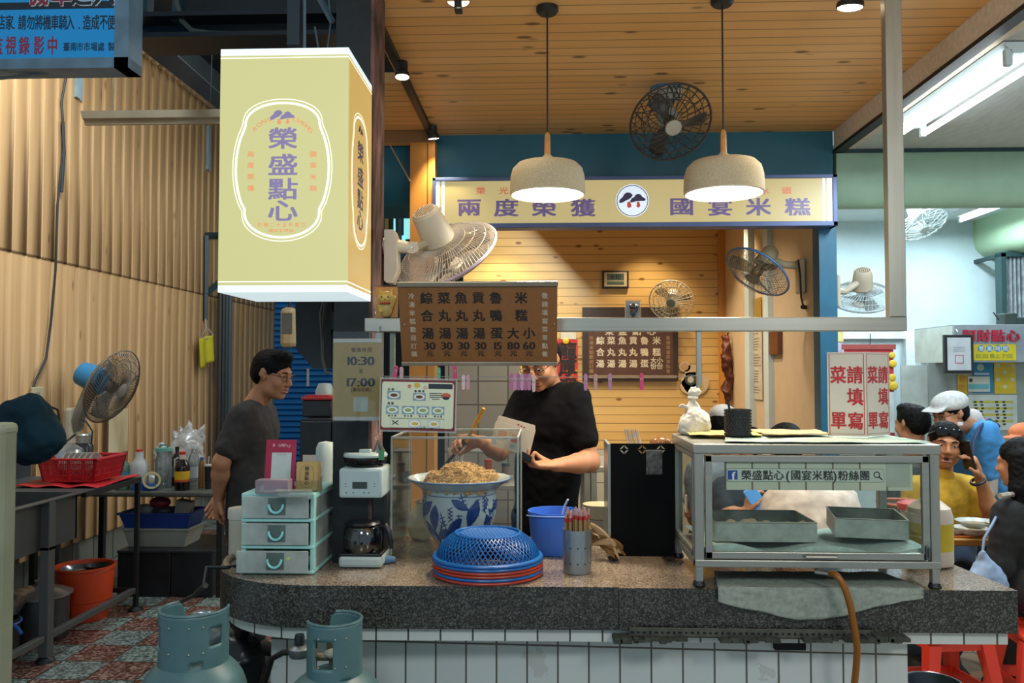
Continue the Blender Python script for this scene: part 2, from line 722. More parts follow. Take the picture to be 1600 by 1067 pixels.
# ------------------------------------------------------------------ signed-distance bodies
class SDF:
 def __init__(s,h=.006):
  s.h=h
  s.p=[]

 def cap(s,a,b,ra,rb=None,k=.02,fl=None,fs=1.,op='u'):
  s.p.append(('c',V(a),V(b),ra,ra if rb is None else rb,k,V(fl).normalized()if fl is not None else None,fs,op))
  return s

 def ell(s,c,r,R=None,k=.02,op='u'):
  s.p.append(('e',V(c),r,R or Matrix.Identity(3),k,op))
  return s

 def cut(s,p,n):
  """keep the side n points to"""
  s.p.append(('h',V(p),V(n).normalized()))
  return s

 def bounds(s):
  lo,hi=[1e9]*3,[-1e9]*3
  for q in s.p:
   b=s.pb(q)
   if b is None or q[-1]=='s':
    continue
   for i in range(3):
    lo[i]=min(lo[i],b[0][i])
    hi[i]=max(hi[i],b[1][i])
  return lo,hi

 def pb(s,q):
  if q[0]=='c':
   r=max(q[3],q[4])
   return([min(q[1][i],q[2][i])-r for i in range(3)],[max(q[1][i],q[2][i])+r for i in range(3)])
  if q[0]=='e':
   R=q[3]
   e=[math.sqrt(sum((R[i][j]*q[2][j])**2 for j in range(3)))for i in range(3)]
   return([q[1][i]-e[i]for i in range(3)],[q[1][i]+e[i]for i in range(3)])
  return None

 def verts(s,post=None):
  h=s.h
  lo,hi=s.bounds()
  lo=[x-3*h for x in lo]
  n=[int((hi[i]+3*h-lo[i])/h)+1 for i in range(3)]
  ax=[(lo[i]+np.arange(n[i])*h).astype(np.float32)for i in range(3)]
  Fd=np.full(n,.2,np.float32)
  for q in s.p:
   if q[0]=='h':
    d=-((ax[0][:,None,None]-q[1].x)*q[2].x+(ax[1][None,:,None]-q[1].y)*q[2].y+(ax[2][None,None,:]-q[1].z)*q[2].z)
    Fd=np.maximum(Fd,d.astype(np.float32))
    continue
   b=s.pb(q)
   k=q[5]if q[0]=='c' else q[4]
   op=q[-1]
   mg=k+4*h
   sl=[]
   for i in range(3):
    i0=max(0,int((b[0][i]-mg-lo[i])/h))
    i1=min(n[i],int((b[1][i]+mg-lo[i])/h)+2)
    sl.append(slice(i0,max(i0,i1)))
   sl=tuple(sl)
   x=ax[0][sl[0]][:,None,None]
   y=ax[1][sl[1]][None,:,None]
   z=ax[2][sl[2]][None,None,:]
   if x.size==0 or y.size==0 or z.size==0:
    continue
   if q[0]=='c':
    a,c=q[1],q[2]
    x,y,z=x-a.x,y-a.y,z-a.z
    ab=c-a
    sc=1.
    if q[6]is not None:
     fl,fs=q[6],q[7]
     kk=1/fs-1
     dt=(x*fl.x+y*fl.y+z*fl.z)*kk
     x,y,z=x+dt*fl.x,y+dt*fl.y,z+dt*fl.z
     ab=ab+fl*(ab.dot(fl)*kk)
     sc=(1+fs)/2
    L=max(ab.length_squared,1e-10)
    t=np.clip((x*ab.x+y*ab.y+z*ab.z)/L,0,1)
    d=np.sqrt((x-t*ab.x)**2+(y-t*ab.y)**2+(z-t*ab.z)**2)-(q[3]+(q[4]-q[3])*t)
    d=d*sc
   else:
    c,r,R=q[1],q[2],q[3]
    x,y,z=x-c.x,y-c.y,z-c.z
    l=[(R[0][j]*x+R[1][j]*y+R[2][j]*z)/r[j]for j in range(3)]
    k0=np.sqrt(l[0]**2+l[1]**2+l[2]**2)
    k1=np.sqrt((l[0]/r[0])**2+(l[1]/r[1])**2+(l[2]/r[2])**2)+1e-6
    d=k0*(k0-1)/k1
   g=Fd[sl]
   if op=='s':
    d=-d
    hh=np.clip(.5-.5*(g-d)/k,0,1)
    Fd[sl]=g*(1-hh)+d*hh+k*hh*(1-hh)
   else:
    hh=np.clip(.5+.5*(g-d)/k,0,1)
    Fd[sl]=g*(1-hh)+d*hh-k*hh*(1-hh)
  if post is not None:
   Fd=post(Fd,ax)
  Fd[0],Fd[-1]=.2,.2
  Fd[:,0],Fd[:,-1]=.2,.2
  Fd[:,:,0],Fd[:,:,-1]=.2,.2
  return s.nets(Fd,lo)

 def nets(s,Fd,lo):
  h=s.h
  ins=Fd<0
  nx,ny,nz=Fd.shape
  c=np.zeros((nx-1,ny-1,nz-1),np.int8)
  for dx in(0,1):
   for dy in(0,1):
    for dz in(0,1):
     c+=ins[dx:nx-1+dx,dy:ny-1+dy,dz:nz-1+dz]
  I=np.argwhere((c>0)&(c<8))
  idx=np.full(c.shape,-1,np.int64)
  idx[I[:,0],I[:,1],I[:,2]]=np.arange(len(I))
  acc=np.zeros((len(I),3),np.float32)
  cnt=np.zeros(len(I),np.float32)
  for ax_ in range(3):
   o=[i for i in range(3)if i!=ax_]
   for u in(0,1):
    for v in(0,1):
     A=I.copy()
     A[:,o[0]]+=u
     A[:,o[1]]+=v
     B=A.copy()
     B[:,ax_]+=1
     fa=Fd[A[:,0],A[:,1],A[:,2]]
     fb=Fd[B[:,0],B[:,1],B[:,2]]
     m=(fa<0)!=(fb<0)
     t=np.where(m,fa/np.where(m,fa-fb,1),0)
     p=A.astype(np.float32)
     p[:,ax_]+=t
     acc+=p*m[:,None]
     cnt+=m
  vs=acc/np.maximum(cnt,1)[:,None]*h+np.array(lo,np.float32)
  faces=[]
  for ax_ in range(3):
   o=[i for i in range(3)if i!=ax_]
   sa=[slice(0,d)for d in Fd.shape]
   sb=list(sa)
   sa[ax_]=slice(0,Fd.shape[ax_]-1)
   sb[ax_]=slice(1,Fd.shape[ax_])
   E_=np.argwhere(ins[tuple(sa)]!=ins[tuple(sb)])
   E_=E_[(E_[:,o[0]]>0)&(E_[:,o[1]]>0)]
   fl=ins[E_[:,0],E_[:,1],E_[:,2]]
   q=[]
   for u,v in((-1,-1),(0,-1),(0,0),(-1,0)):
    A=E_.copy()
    A[:,o[0]]+=u
    A[:,o[1]]+=v
    q.append(idx[A[:,0],A[:,1],A[:,2]])
   q=np.stack(q,1)
   if ax_==1:
    fl=~fl
   q[~fl]=q[~fl][:,::-1]
   faces.append(q)
  fs=np.concatenate(faces)
  fs=fs[(fs>=0).all(1)]
  return vs,fs

 def mesh(s,name,mat,post=None,wob=0.,wsc=6.,smooth_it=1):
  vs,fs=s.verts(post)
  for _ in range(smooth_it):
   sm=np.zeros_like(vs)
   ct=np.zeros(len(vs),np.float32)
   for a in range(4):
    b=(a+1)%4
    np.add.at(sm,fs[:,a],vs[fs[:,b]])
    np.add.at(ct,fs[:,a],1)
    np.add.at(sm,fs[:,b],vs[fs[:,a]])
    np.add.at(ct,fs[:,b],1)
   vs=vs*.5+sm/np.maximum(ct,1)[:,None]*.5
  if wob:
   out=[]
   for v in vs.tolist():
    q=V(v)
    out.append(tuple(q+noise.noise_vector(q*wsc)*wob+noise.noise_vector(q*wsc*2.7)*wob*.4))
   vs=out
  else:
   vs=vs.tolist()
  me=bpy.data.meshes.new(name)
  me.from_pydata(vs,[],fs.tolist())
  for m in(mat if isinstance(mat,(list,tuple))else[mat]):
   me.materials.append(m)
  me.polygons.foreach_set('use_smooth',[True]*len(me.polygons))
  me.update()
  return me


def blob(name,mat,parent,build,h=.006,wob=0.,wsc=6.,label=None,post=None):
 s=SDF(h)
 build(s)
 o=bpy.data.objects.new(name,s.mesh(name,mat,post,wob,wsc))
 COL.objects.link(o)
 if parent is not None:
  o.parent=parent
 if label:
  o['label']=label
 return o
# ================================================================== SETTING
m_ceil=planks('pine_ceiling',1,.088,0,'d99c4c','ecba78',.6,rough=.5,knotcol='5a3010')
m_pine=planks('pine_wall',2,.078,0,'bd9350','d6b06c',.55,rough=.4)
m_pinecol=planks('pine_column',0,.14,2,'b9772c','cd9040',.4,rough=.45)
m_teal=M('0d5c70',.5,var=.06,name='teal_paint')
m_navy=M('123a4a',.6,var=.08)
m_green=M('8fae96',.55,var=.05)
m_white=M('c4d3d6',.6,var=.03)
m_cream=M('cdb594',.6,var=.04)
m_black=M('0d1216',.55,var=.2)
m_blackmetal=M('12181d',.45,.2,var=.25,sc=30)
m_ss=steel('brushed_steel','a9aba2',.3,0)
m_ssv=steel('brushed_steel_upright','a9aba2',.3,2)
m_ssd=steel('worn_steel','6a6e70',.38,0)
m_wallconc=M('6d6f6a',.9,var=.2,sc=5)
YB=5.05 # front plane of the shop front (sign, bulkhead)
ZC=3.02 # pine ceiling height

# floors
mb=MB().b2((-4.2,.3,-.05),(1.28,11.2,0))
fl=struct('floor',mb,terrazzo('terrazzo_tiles',.265,2.08,-.236))
mb=MB().b2((1.28,.3,-.05),(5.2,11.2,0.0))
struct('floor_dining',mb,gridtile('beige_tiles',0,1,.4,.4,0,0,'b9a487','6b5c48',.05,.35,.05,.15))

# left wall: ribbed wood-print steel sheets
t=NT('wood_print_sheet')
n1=t.noise(1,t.coord((26,26,.8)),5,.65)
n2=t.noise(1,t.coord((5,5,.5)),3)
col=t.mix(t.math('MULTIPLY_ADD',n1,.8,t.math('MULTIPLY_ADD',n2,.5,-.2)),lin('8f6a40'),lin('c9a474'))
kv=t.voro(1,t.coord((0,7,2.2)))
col=t.mix(t.math('MULTIPLY',t.ramp(kv,[(.03,(1,1,1,1)),(.12,(0,0,0,1))]),.75),col,lin('6b4420'))
X=t.xyz()
seam=t.math('LESS_THAN',t.math('ABSOLUTE',t.math('SUBTRACT',X[2],2.38)),.006)
col=t.mix(t.math('MULTIPLY',seam,.8),col,lin('5a3a1c'))
t.base(col)
t.set(.5)
XW=-3.58
mb=MB()
prof=[]
y=3.0
while y<11.3:
 prof+=[(XW,y),(XW,y+.105),(XW-.009,y+.114),(XW-.009,y+.154),(XW,y+.163)]
 y+=.163
for z0,z1,dx in((.26,2.38,0),(2.375,4.42,.006)):
 vs=[(a+dx,b,z)for z in(z0,z1)for a,b in prof]
 k=len(prof)
 mb.add(vs,[(i,i+1,k+i+1,k+i)for i in range(k-1)])
wl=struct('wall_left',mb,t.m,20)
solid(wl,.004,-1)
struct('baseboard_left',MB().b2((XW-.2,3,0),(XW-.035,11.3,.3)),gridtile('plinth_tiles',1,2,.3,.3,0,0,'77796f','3a3a36',.08,.7,.15,.5))
# roof edge above the left wall (gutter and scalloped sheet)
mb=MB()
for i in range(62):
 y0=3+i*.133
 mb.tube([(XW+.06,y0,4.42),(XW-.5,y0,4.58)],.05,8)
struct('trim_1',mb,M('d9c4a0',.7))
mb=MB().b2((XW+.05,3,4.44),(XW+.16,11.3,4.58))
mb.b2((XW+.16,3,4.36),(XW+.26,11.3,4.62))
struct('trim_2',mb,M('2a3134',.6))
# dark roof structure over the aisle
mb=MB()
mb.b2((XW+.2,3.9,4.62),(-.9,11.3,4.72))
struct('roof',mb,m_black)
# back of the market passage: dark wall
mb=MB().b2((-4.2,11.2,0),(-.6,11.4,4.7))
struct('wall_passage',mb,M('0b1a1f',.8))

# pine ceiling, fascia, column
struct('ceiling',MB().b2((-1.15,4.1,ZC),(1.75,YB+2.8,ZC+.05)),m_ceil)
struct('ceiling_front',MB().b2((-.72,.9,ZC),(1.75,4.1,ZC+.05)),m_ceil)
struct('trim_3',MB().b2((-1.15,4.93,2.945),(-.66,5.0,ZC)),m_ceil)
struct('column',MB().b2((-.805,4.95,0),(-.655,5.12,ZC-.06)),m_pinecol)
# side beam and right-hand ceiling
m_paper=M('dccfba',.8,var=.1,sc=40)
struct('beam',MB().b2((1.75,.9,2.905),(1.86,YB,3.08)),m_paper)
struct('trim_4',MB().b2((1.742,.9,2.885),(1.80,YB,2.905)),m_black)
t=NT('ceiling_panels')
v=t.voro(30,t.coord((1,.35,1)),0)
t.base(t.mix(t.math('MULTIPLY',v,.35),lin('c9cdcc'),lin('8f9998')))
t.set(.45)
t.bump(v,.35,.004)
struct('ceiling_dining',MB().b2((1.80,.9,2.905),(5.2,YB,2.95)),t.m)
struct('ceiling_rear',MB().b2((1.70,YB+.1,2.92),(5.2,7.75,2.96)),m_white)
struct('trim_5',MB().b2((1.76,YB-.02,2.885),(5.2,YB,2.905)),M('1d3b42',.5))


# rounded bulkheads
def bulk(x0,x1,y0,z1,z0,dep,m,name):
 prof=[(y0,z1)]
 r=min(.26,(z1-z0)*.8)
 for i in range(9):
  a=i/8*PI/2
  prof.append((y0+r*.55*(1-math.cos(a)),z0+r-r*math.sin(a)))
 prof+=[(y0+dep,z0),(y0+dep,z1)]
 k=len(prof)
 vs=[(x,a,b)for x in(x0,x1)for a,b in prof]
 mb=MB().add(vs,[(i,(i+1)%k,k+(i+1)%k,k+i)for i in range(k)]+[tuple(range(k)),tuple(range(2*k-1,k-1,-1))])
 return struct(name,mb,m)


bulk(-1.2,1.745,YB,ZC,2.60,.5,m_teal,'beam_teal')
bulk(1.765,5.2,YB,2.905,2.575,.16,m_green,'beam_green')
# green beam running back along the far right
mb=MB()
pr=[(3.86,2.92),(3.86,2.74),(3.88,2.66),(3.94,2.6),(4.02,2.57),(4.5,2.57),(4.5,2.92)]
k=len(pr)
vs=[(a,yy,b)for yy in(5.6,7.6)for a,b in pr]
mb.add(vs,[(i,(i+1)%k,k+(i+1)%k,k+i)for i in range(k)]+[tuple(range(k)),tuple(range(2*k-1,k-1,-1))])
struct('beam_side',mb,M('9dbc9c',.5,var=.04))
# inner room
struct('wall_back',MB().b2((-.75,7.7,0),(1.70,7.8,3.02)),m_pine)
struct('wall_tiled',MB().b2((-.62,7.62,0),(1.66,7.69,.86)),gridtile('wall_tiles',0,2,.2,.3,0,.04,'b9b4a4','7d786a',.05,.3,.08))
struct('wall_right',MB().b2((1.66,YB+.1,0),(1.72,7.7,ZC)),m_cream)
struct('trim_6',MB().b2((1.62,6.08,0),(1.66,6.2,ZC)).b2((1.615,6.62,0),(1.66,6.76,ZC)),m_white)
struct('trim_7',MB().b2((1.60,7.66,0),(1.66,7.70,ZC)),m_pinecol)
t=gridtile('concrete_blocks',0,2,.24,.19,.05,.03,'8d897e','55524a',.06,.8,.12,.3)
struct('wall_block',MB().b2((-.80,6.7,0),(-.20,6.8,2.0)),t)
struct('column_teal',MB().b2((1.648,YB-.02,0),(1.752,YB+.1,2.60)),M('0f5a78',.5,var=.1,sc=12))
# dining-side walls
struct('wall_dining',MB().b2((1.72,7.6,0),(5.2,7.7,2.96)),M('b7ccd2',.6,var=.03))
struct('wall_far_right',MB().b2((5.1,.9,0),(5.2,7.6,2.96)),m_white)
mb=MB().b2((1.76,7.55,1.86),(3.35,7.6,1.93)).b2((3.22,7.53,0),(3.30,7.6,1.86)).b2((1.86,7.55,0),(1.92,7.6,1.86))
struct('trim_8',mb,M('cfdcde',.5))
struct('trim_9',MB().b2((3.43,7.52,0),(3.47,7.6,1.85)),M('1f5560',.5))

# steel pillar beside the stall and the roof steel over the walkway
pl=MB()
pl.b2((-.765,3.00,.88),(-.635,3.03,3.3)).b2((-.71,3.03,.88),(-.69,3.16,3.3)).b2((-.765,3.16,.88),(-.635,3.19,3.3))
struct('pillar',pl,m_blackmetal)
t=NT('rusty_paint')
n=t.noise(18,t.coord((1,1,.4)),5)
t.base(t.ramp(n,[(.35,'2a1d1c'),(.55,'6a4a44'),(.75,'8a6a60')]))
t.set(.7)
struct('trim_10',MB().b2((-.635,2.995,.95),(-.622,3.195,3.3)),t.m)
# roof steel over the walkway: each member is a fixed beam of the market
def q(px,py,y):
 return P(px,py,y)


mb=MB()
a,b=q(215,36,4.0),q(575,62,4.0)
mb.b2((a.x,3.9,b.z-.01),(b.x+.35,4.14,b.z+.012)).b2((a.x,3.9,a.z-.01),(b.x+.35,4.14,a.z+.012)).b2((a.x+.02,4.01,b.z),(b.x+.35,4.03,a.z))
struct('beam_roof',mb,m_blackmetal)
mb=MB()
a,b=q(285,-60,4.15),q(575,62,4.15)
mb.b2((a.x,4.15,b.z),(b.x+.35,4.2,a.z))
struct('wall_valance',mb,M('0e1419',.6,var=.3,sc=40))
mb=MB()
a,b=q(224,-60,3.98),q(234,36,3.98)
mb.b2((a.x,3.95,b.z),(b.x,4.02,a.z))
a,b=q(274,-60,3.98),q(284,36,3.98)
mb.b2((a.x,3.95,b.z),(b.x,4.02,a.z))
struct('trim_11',mb,M('1d3a40',.6))
# sloping strut from the left wall towards the beam
mb=MB()
a,b=q(228,62,4.3),q(400,205,8.5)
mb.tube([a,b],.07,4)
struct('trim_12',mb,m_blackmetal)
mb=MB()
a,b=q(205,35,6.5),q(350,165,9)
mb.tube([a,b],.05,4)
struct('trim_13',mb,M('6d7a7a',.6))
# upright over the light box and bracing beside it
mb=MB()
a,b=q(456,-60,3.0),q(474,78,3.0)
mb.b2((a.x,2.95,b.z),(b.x,3.03,a.z))
struct('trim_14',mb,M('16262c',.5))
mb=MB()
mb.tube([q(476,-40,2.96),q(476,76,2.96)],.006,6)
mb.tube([q(490,-20,3.1),q(520,35,3.1)],.012,4)
mb.tube([q(512,-20,3.1),q(517,34,3.1),q(512,76,3.1)],.004,5)
mb.tube([q(492,42,3.1),q(498,76,3.1)],.004,5)
mb.tube([q(530,44,3.08),q(534,46,3.08),q(527,76,3.08)],.005,5)
struct('trim_15',mb,M('4a5f6a',.5))
# grey conduit bending along the valance
mb=MB()
mb.tube([q(275,-60,3.95),q(276,5,3.95),q(284,32,3.95),q(300,48,3.95),q(325,52,3.95),q(450,55,3.95)],.014,8)
tag(obj('conduit',mb,M('4d5148',.7)),'grey conduit bending along the black roof beam','conduit')
# ================================================================== LAMPS OF THE PLACE
m_glow_w=emis('fff4de',9,'warm_diffuser')
m_glow_s=emis('ffe9c4',14,'spot_lens')
m_glow_c=emis('eaf8ff',5,'cool_tube')
m_shade=M('b9ad90',.75,var=.12,sc=160,name='stone_grey_shade')
m_shade_in=M('e9e2d0',.6,var=.02)
m_lampblk=M('0f1416',.5)
m_stemwood=M('c08a4c',.5,var=.2,sc=30)


def pendant(px,pyrim,y,w,lab):
 c=P(px,pyrim,y)
 R_=w/2*y/F
 t=thing('pendant_lamp',lab,'lamp',c,0,'pendant lamps over the counter')
 h=.128
 prof=[(R_,0),(R_*1.0,.03),(R_*.985,.07),(R_*.93,.1),(R_*.8,.12),(R_*.5,h+.004),(.03,h+.012),(.013,h+.03)]
 inn=[(a-.006,b-.004)for a,b in prof[:-2]]+[(0,h-.01)]
 obj('lamp_shade',MB().lathe(prof+[(.0,h+.03)],48),m_shade,t)
 obj('shade_lining',MB().lathe([(R_,0)]+inn,48),m_shade_in,t)
 obj('diffuser',MB().lathe([(0,.02),(R_-.008,.02),(R_-.02,.03),(0,.03)],48),m_glow_w,t)
 obj('stem',MB().lathe([(.0125,h+.025),(.0115,h+.1),(.010,h+.112),(.004,h+.12),(0,h+.12)],16),m_stemwood,t)
 obj('cord',MB().cyl((0,0,h+.11),(0,0,ZC-c.z-.02),.0035,n=8),m_lampblk,t)
 obj('ceiling_canopy',MB().lathe([(0,ZC-c.z-.028),(.035,ZC-c.z-.028),(.044,ZC-c.z-.018),(.044,ZC-c.z),(0,ZC-c.z)],24),m_lampblk,t)
 light('pendant_light','SPOT',(c.x,c.y,c.z-.01),60,(1,.84,.62),(c.x,c.y,0),.1,angle=150,blend=.7)
 return t


pendant(855.5,304,3.27,118,'stone grey pendant lamp hanging before the char-lettered half of the sign, over the big bowl')
pendant(1131,302,3.22,123,'stone grey pendant lamp hanging in front of the ceiling fan side, above the glass cabinet')

# track and spot heads
tk=thing('track_rail','black track rail running along the pine ceiling above the pillar','rail',(-.68,4,ZC))
a,b=PZ(572,-10,ZC),PZ(681,203,ZC)
ob=obj('rail',MB().b2((-.70+.68,a.y-4,-.03),(-.665+.68,b.y-4+.05,0)),m_lampblk,tk)


def spot(p,w,lab,to,e=30,rail=True,name='track_spotlight'):
 t=thing(name,lab,'spotlight',p)
 r=w/2
 d=V(to)-V(p)
 m=TR((0,0,0),d=-d)
 obj('lamp_head',MB().lathe([(r,0),(r*1.08,.004),(r*1.05,.02),(r*.8,.03),(r*.78,.075),(0,.08)],24,m),m_lampblk,t)
 obj('lens',MB().lathe([(0,.002),(r*.95,.002),(r*.95,.012),(0,.012)],24,m),m_glow_s,t)
 zt=ZC-.03*rail-p[2]
 hp=m@V((0,0,.06))
 obj('bracket',MB().tube([hp,(hp.x,hp.y,zt)],.009,8).box((hp.x,hp.y,zt-.02),(.03,.05,.04),.004),m_lampblk,t)
 light('spot_light','SPOT',V(p)+d.normalized()*.02,e,(1,.80,.52),to,.03,angle=85,blend=.8)


p=P(628.5,121,3.75)
spot(p,.064,'black spotlight midway along the track rail, beam towards the counter',(p.x+.05,p.y-.25,1),34)
p=P(677.5,217,4.85)
spot(p,.066,'black spotlight at the far end of the track rail beside the pine post',(p.x+.2,p.y+.3,1),30)
p=P(716,2,3.2)
spot(p,.09,'black spotlight cut by the top of the picture, between rail and pendant',(p.x,p.y-.3,1),34,False,'ceiling_spotlight')
p=P(1328,13,3.1)
spot(p,.092,'black spotlight with side brackets near the steel post under the ceiling',(p.x-.1,p.y+.2,1),34,False,'ceiling_spotlight')
# recessed downlights inside the inner room
for x,y in((-.42,7.35),(.95,7.3),(1.35,6.75)):
 light('downlight','SPOT',(x,y,2.98),60,(1,.80,.52),(x,y+.06,0),.03,angle=95,blend=.7)
light('downlight','SPOT',(.3,6.3,2.98),100,(1,.84,.62),(.3,6.4,0),.05,angle=130,blend=.8)
light('downlight','SPOT',(.8,5.7,2.98),75,(1,.85,.64),(.9,6.2,0),.05,angle=120,blend=.8)


# fluorescent fixtures
def batten(name,loc,L,tubes,lab,lit=True,rz=0.,w=.13,body=None,e=40,gl=None):
 """runs along local Y"""
 t=thing(name,lab,'light fixture',loc,rz)
 bm_=body or m_white
 obj('housing',MB().prism([(-w*.5,0),(-w*.28,-.045),(w*.28,-.045),(w*.5,0)],L,TR((0,L/2,0),rot=(PI/2,0,0))),bm_,t)
 for s in((-1,1)if tubes==2 else(0,)):
  x=s*w*.36
  obj('tube',MB().cyl((x,-L/2+.03,-.075),(x,L/2-.03,-.075),.016,n=12),(gl or m_glow_c)if lit else m_shade_in,t)
  for e_ in(-1,1):
   obj('lamp_holder',MB().box((x,e_*(L/2-.015),-.06),(.03,.03,.07),.006),bm_,t)
 if lit:
  light('tube_light','AREA',V(loc)+V((0,0,-.12)),e,(.80,.94,1),V(loc)+V((0,0,-2)),w,L)
 return t


a,b=P(1582,112,3.42),P(1424,206,4.42)
c=(a+b)/2
batten('fluorescent_light',(c.x+.02,c.y,2.9),1.06,2,'bright twin tube light on the white panelled ceiling beside the cream beam',w=.17,e=38,gl=emis('f2fbff',9,'bright_tube'))
batten('fluorescent_light',(3.52,6.55,2.92),1.2,1,'lit tube light on the rear ceiling beyond the green bulkhead',w=.12,e=34)
light('tube_light','AREA',(2.6,6.3,2.85),42,(.8,.94,1),(2.6,6.3,0),.5,1.6)
light('tube_light','AREA',(3.2,3.6,2.85),34,(.8,.94,1),(3.2,3.6,0),.3,1.6)
# unlit batten hung on the left wall side
a,b=P(135,188,5.6),P(352,190,5.6)
u=thing('unlit_light_fixture','grey unlit strip light hanging on wires before the ribbed wall','light fixture',((a.x+b.x)/2+.02,5.6,a.z))
L=b.x-a.x+.05
gm=M('8d8672',.6,var=.1)
obj('housing',MB().prism([(-.07,.045),(-.045,.0),(-.02,-.01),(-.01,-.035),(.01,-.035),(.02,-.01),(.045,.0),(.07,.045)],L,TR((-L/2,0,0),rot=(PI/2,0,PI/2))),gm,u)
obj('wire',MB().tube([(-.32,0,.03),(-.33,0,.4),(-.345,0,.62),(-.35,0,1.2)],.003,5),m_lampblk,u)
obj('wire',MB().tube([(.36,0,.03),(.38,0,.8),(.38,0,1.2)],.003,5),m_lampblk,u)
# ================================================================== SIGNS AND FRAME
def fx(px,py,y):
 p=P(px,py,y)
 return p.x,p.z


def rect(mb,px0,py0,px1,py1,y,dep=.004,b=0.):
 """upright slab whose front face shows the pixel rectangle at depth y"""
 a,c=P(px0,py0,y),P(px1,py1,y)
 return mb.b2((a.x,y,c.z),(c.x,y+dep,a.z),b)


def chars(mb,lst,y,bold=0.,asp=1.):
 """lst of (string char, px, py, pixel height) on the frontal plane y"""
 m=facing((0,y,0))
 for ch,px,py,hh in lst:
  x,z=fx(px,py,y)
  h=hh*y/F
  put_char(mb,ch,x,z,h*asp,h,m,bold)


def mushroom(mb,x,y,s,m,caps=(0,),stems=(1,)):
 """two mushrooms: caps material 0, stems 1; s = full width"""
 A=[(267,268),(272,252),(290,236),(300,218),(318,207),(338,211),(352,225),(345,236),(330,250),(312,258),(290,270),(275,274)]
 B=[(335,262),(345,245),(362,236),(368,224),(385,217),(400,222),(410,236),(428,246),(431,256),(420,262),(400,262),(370,264),(350,270),(338,271)]
 C_=[(318,268),(335,264),(338,275),(344,290),(338,302),(324,303),(316,295),(318,280)]
 D_=[(376,268),(392,266),(394,280),(398,292),(390,302),(378,301),(374,290),(377,280)]
 for pts,mi,z in((A,0,2e-4),(B,0,3e-4),(C_,1,1e-4),(D_,1,1e-4)):
  mb.mat(mi).poly([(x+(p[0]-349)/165*s,y-(p[1]-255)/165*s,z)for p in pts][::-1],m)
 mb.mat(0)


def outline(mb,pts,w,m,z=1e-4):
 """closed ribbon of width w following 2-D points"""
 n=len(pts)
 A,B=[],[]
 for i in range(n):
  p,q_,r=V(pts[i-1]),V(pts[i]),V(pts[(i+1)%n])
  t=(r-p).normalized()
  nrm=V((-t.y,t.x))*w/2
  A.append((q_.x+nrm.x,q_.y+nrm.y,z))
  B.append((q_.x-nrm.x,q_.y-nrm.y,z))
 mb.add(A+B,[(i,(i+1)%n,n+(i+1)%n,n+i)for i in range(n)],m)


def badge(cx,cy,w,h,n=24):
 """rounded shield with notched corners (as on the light box)"""
 pts=[]
 # top arch
 for i in range(n+1):
  a=PI*i/n
  pts.append((cx+math.cos(a)*w*.80,cy+h*.66+math.sin(a)**.85*h*.34))
 # left side down to the notch and round the foot
 for i in range(13):
  a=i/12
  pts.append((cx-w*(.80+.20*math.sin(PI*(a*.98+.02))**.7),cy+h*(.60-1.18*a)))
 for i in range(n+1):
  a=PI+PI*i/n
  pts.append((cx+math.cos(a)*w*.80,cy-h*.64+math.sin(a)**1*h*.36))
 for i in range(13):
  a=1-i/12
  pts.append((cx+w*(.80+.20*math.sin(PI*(a*.98+.02))**.7),cy+h*(.60-1.18*a)))
 return pts


# ---- light box
YL=2.6
a,b=P(347,77,YL),P(540,456,YL)
x0,x1,z1,z0=a.x-.004,b.x+.004,a.z,b.z
yb=2.96
lb=thing('light_box','tall glowing yellow shop light box with mushroom emblem on the pillar','light box',((x0+x1)/2,YL,z0))
lo=V((-(x0+x1)/2,-YL,-z0))
wm=Matrix.Translation(lo)
m_lbox=emis('d2cf92',.76,'lit_yellow_film')
m_lbox.node_tree.nodes['Principled BSDF'].inputs['Base Color'].default_value=lin('77764e')
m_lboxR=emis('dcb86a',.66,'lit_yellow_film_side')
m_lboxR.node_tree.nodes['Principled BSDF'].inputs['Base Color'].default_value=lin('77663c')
m_lw=emis('cfe0e4',.85,'lit_white_edge')
m_lw2=emis('f4f7e6',.9,'lit_white_line')
m_lp=emis('7c6f96',.55,'lit_purple')
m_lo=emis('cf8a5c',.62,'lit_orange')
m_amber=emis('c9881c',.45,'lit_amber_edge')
cap=.022
obj('front_panel',MB().b2((x0,YL,z0+cap),(x1,YL+.012,z1-cap),m=wm),m_lbox,lb)
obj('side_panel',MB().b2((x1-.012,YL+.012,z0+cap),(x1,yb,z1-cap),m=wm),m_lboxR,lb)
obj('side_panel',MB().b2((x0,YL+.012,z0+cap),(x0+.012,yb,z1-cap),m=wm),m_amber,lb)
obj('back_panel',MB().b2((x0+.012,yb-.012,z0+cap),(x1-.012,yb,z1-cap),m=wm),m_blackmetal,lb)
obj('top_cap',MB().b2((x0,YL,z1-cap),(x1,yb,z1),m=wm),m_lw,lb)
obj('bottom_cap',MB().b2((x0,YL,z0),(x1,yb,z0+cap),m=wm),m_lw,lb)
for z_ in(2.2,1.98):
 obj('mounting_bracket',MB().b2((-.74,yb,z_),(-.66,3.0,z_+.04),m=wm),m_blackmetal,lb)
mf=wm@facing((0,YL-.0008,0))
mb=MB()
cx,cz=fx(441,265.5,YL)
s=YL/F
outline(mb,badge(cx,cz,75*s,108*s),3.6*s,mf)
outline(mb,badge(cx,cz,80*s,114*s),1.3*s,mf)
for yy in(90,440):
 _,zz=fx(440,yy,YL)
 mb.b2((x0,YL-.0008,zz-.0015),(x1,YL-.0002,zz+.0015),m=wm)
obj('emblem_outline',mb,m_lw2,lb)
mb=MB()
ms,mz=fx(441,183,YL)
mushroom(mb,ms,mz,40*s,mf)
mb.mat(0)
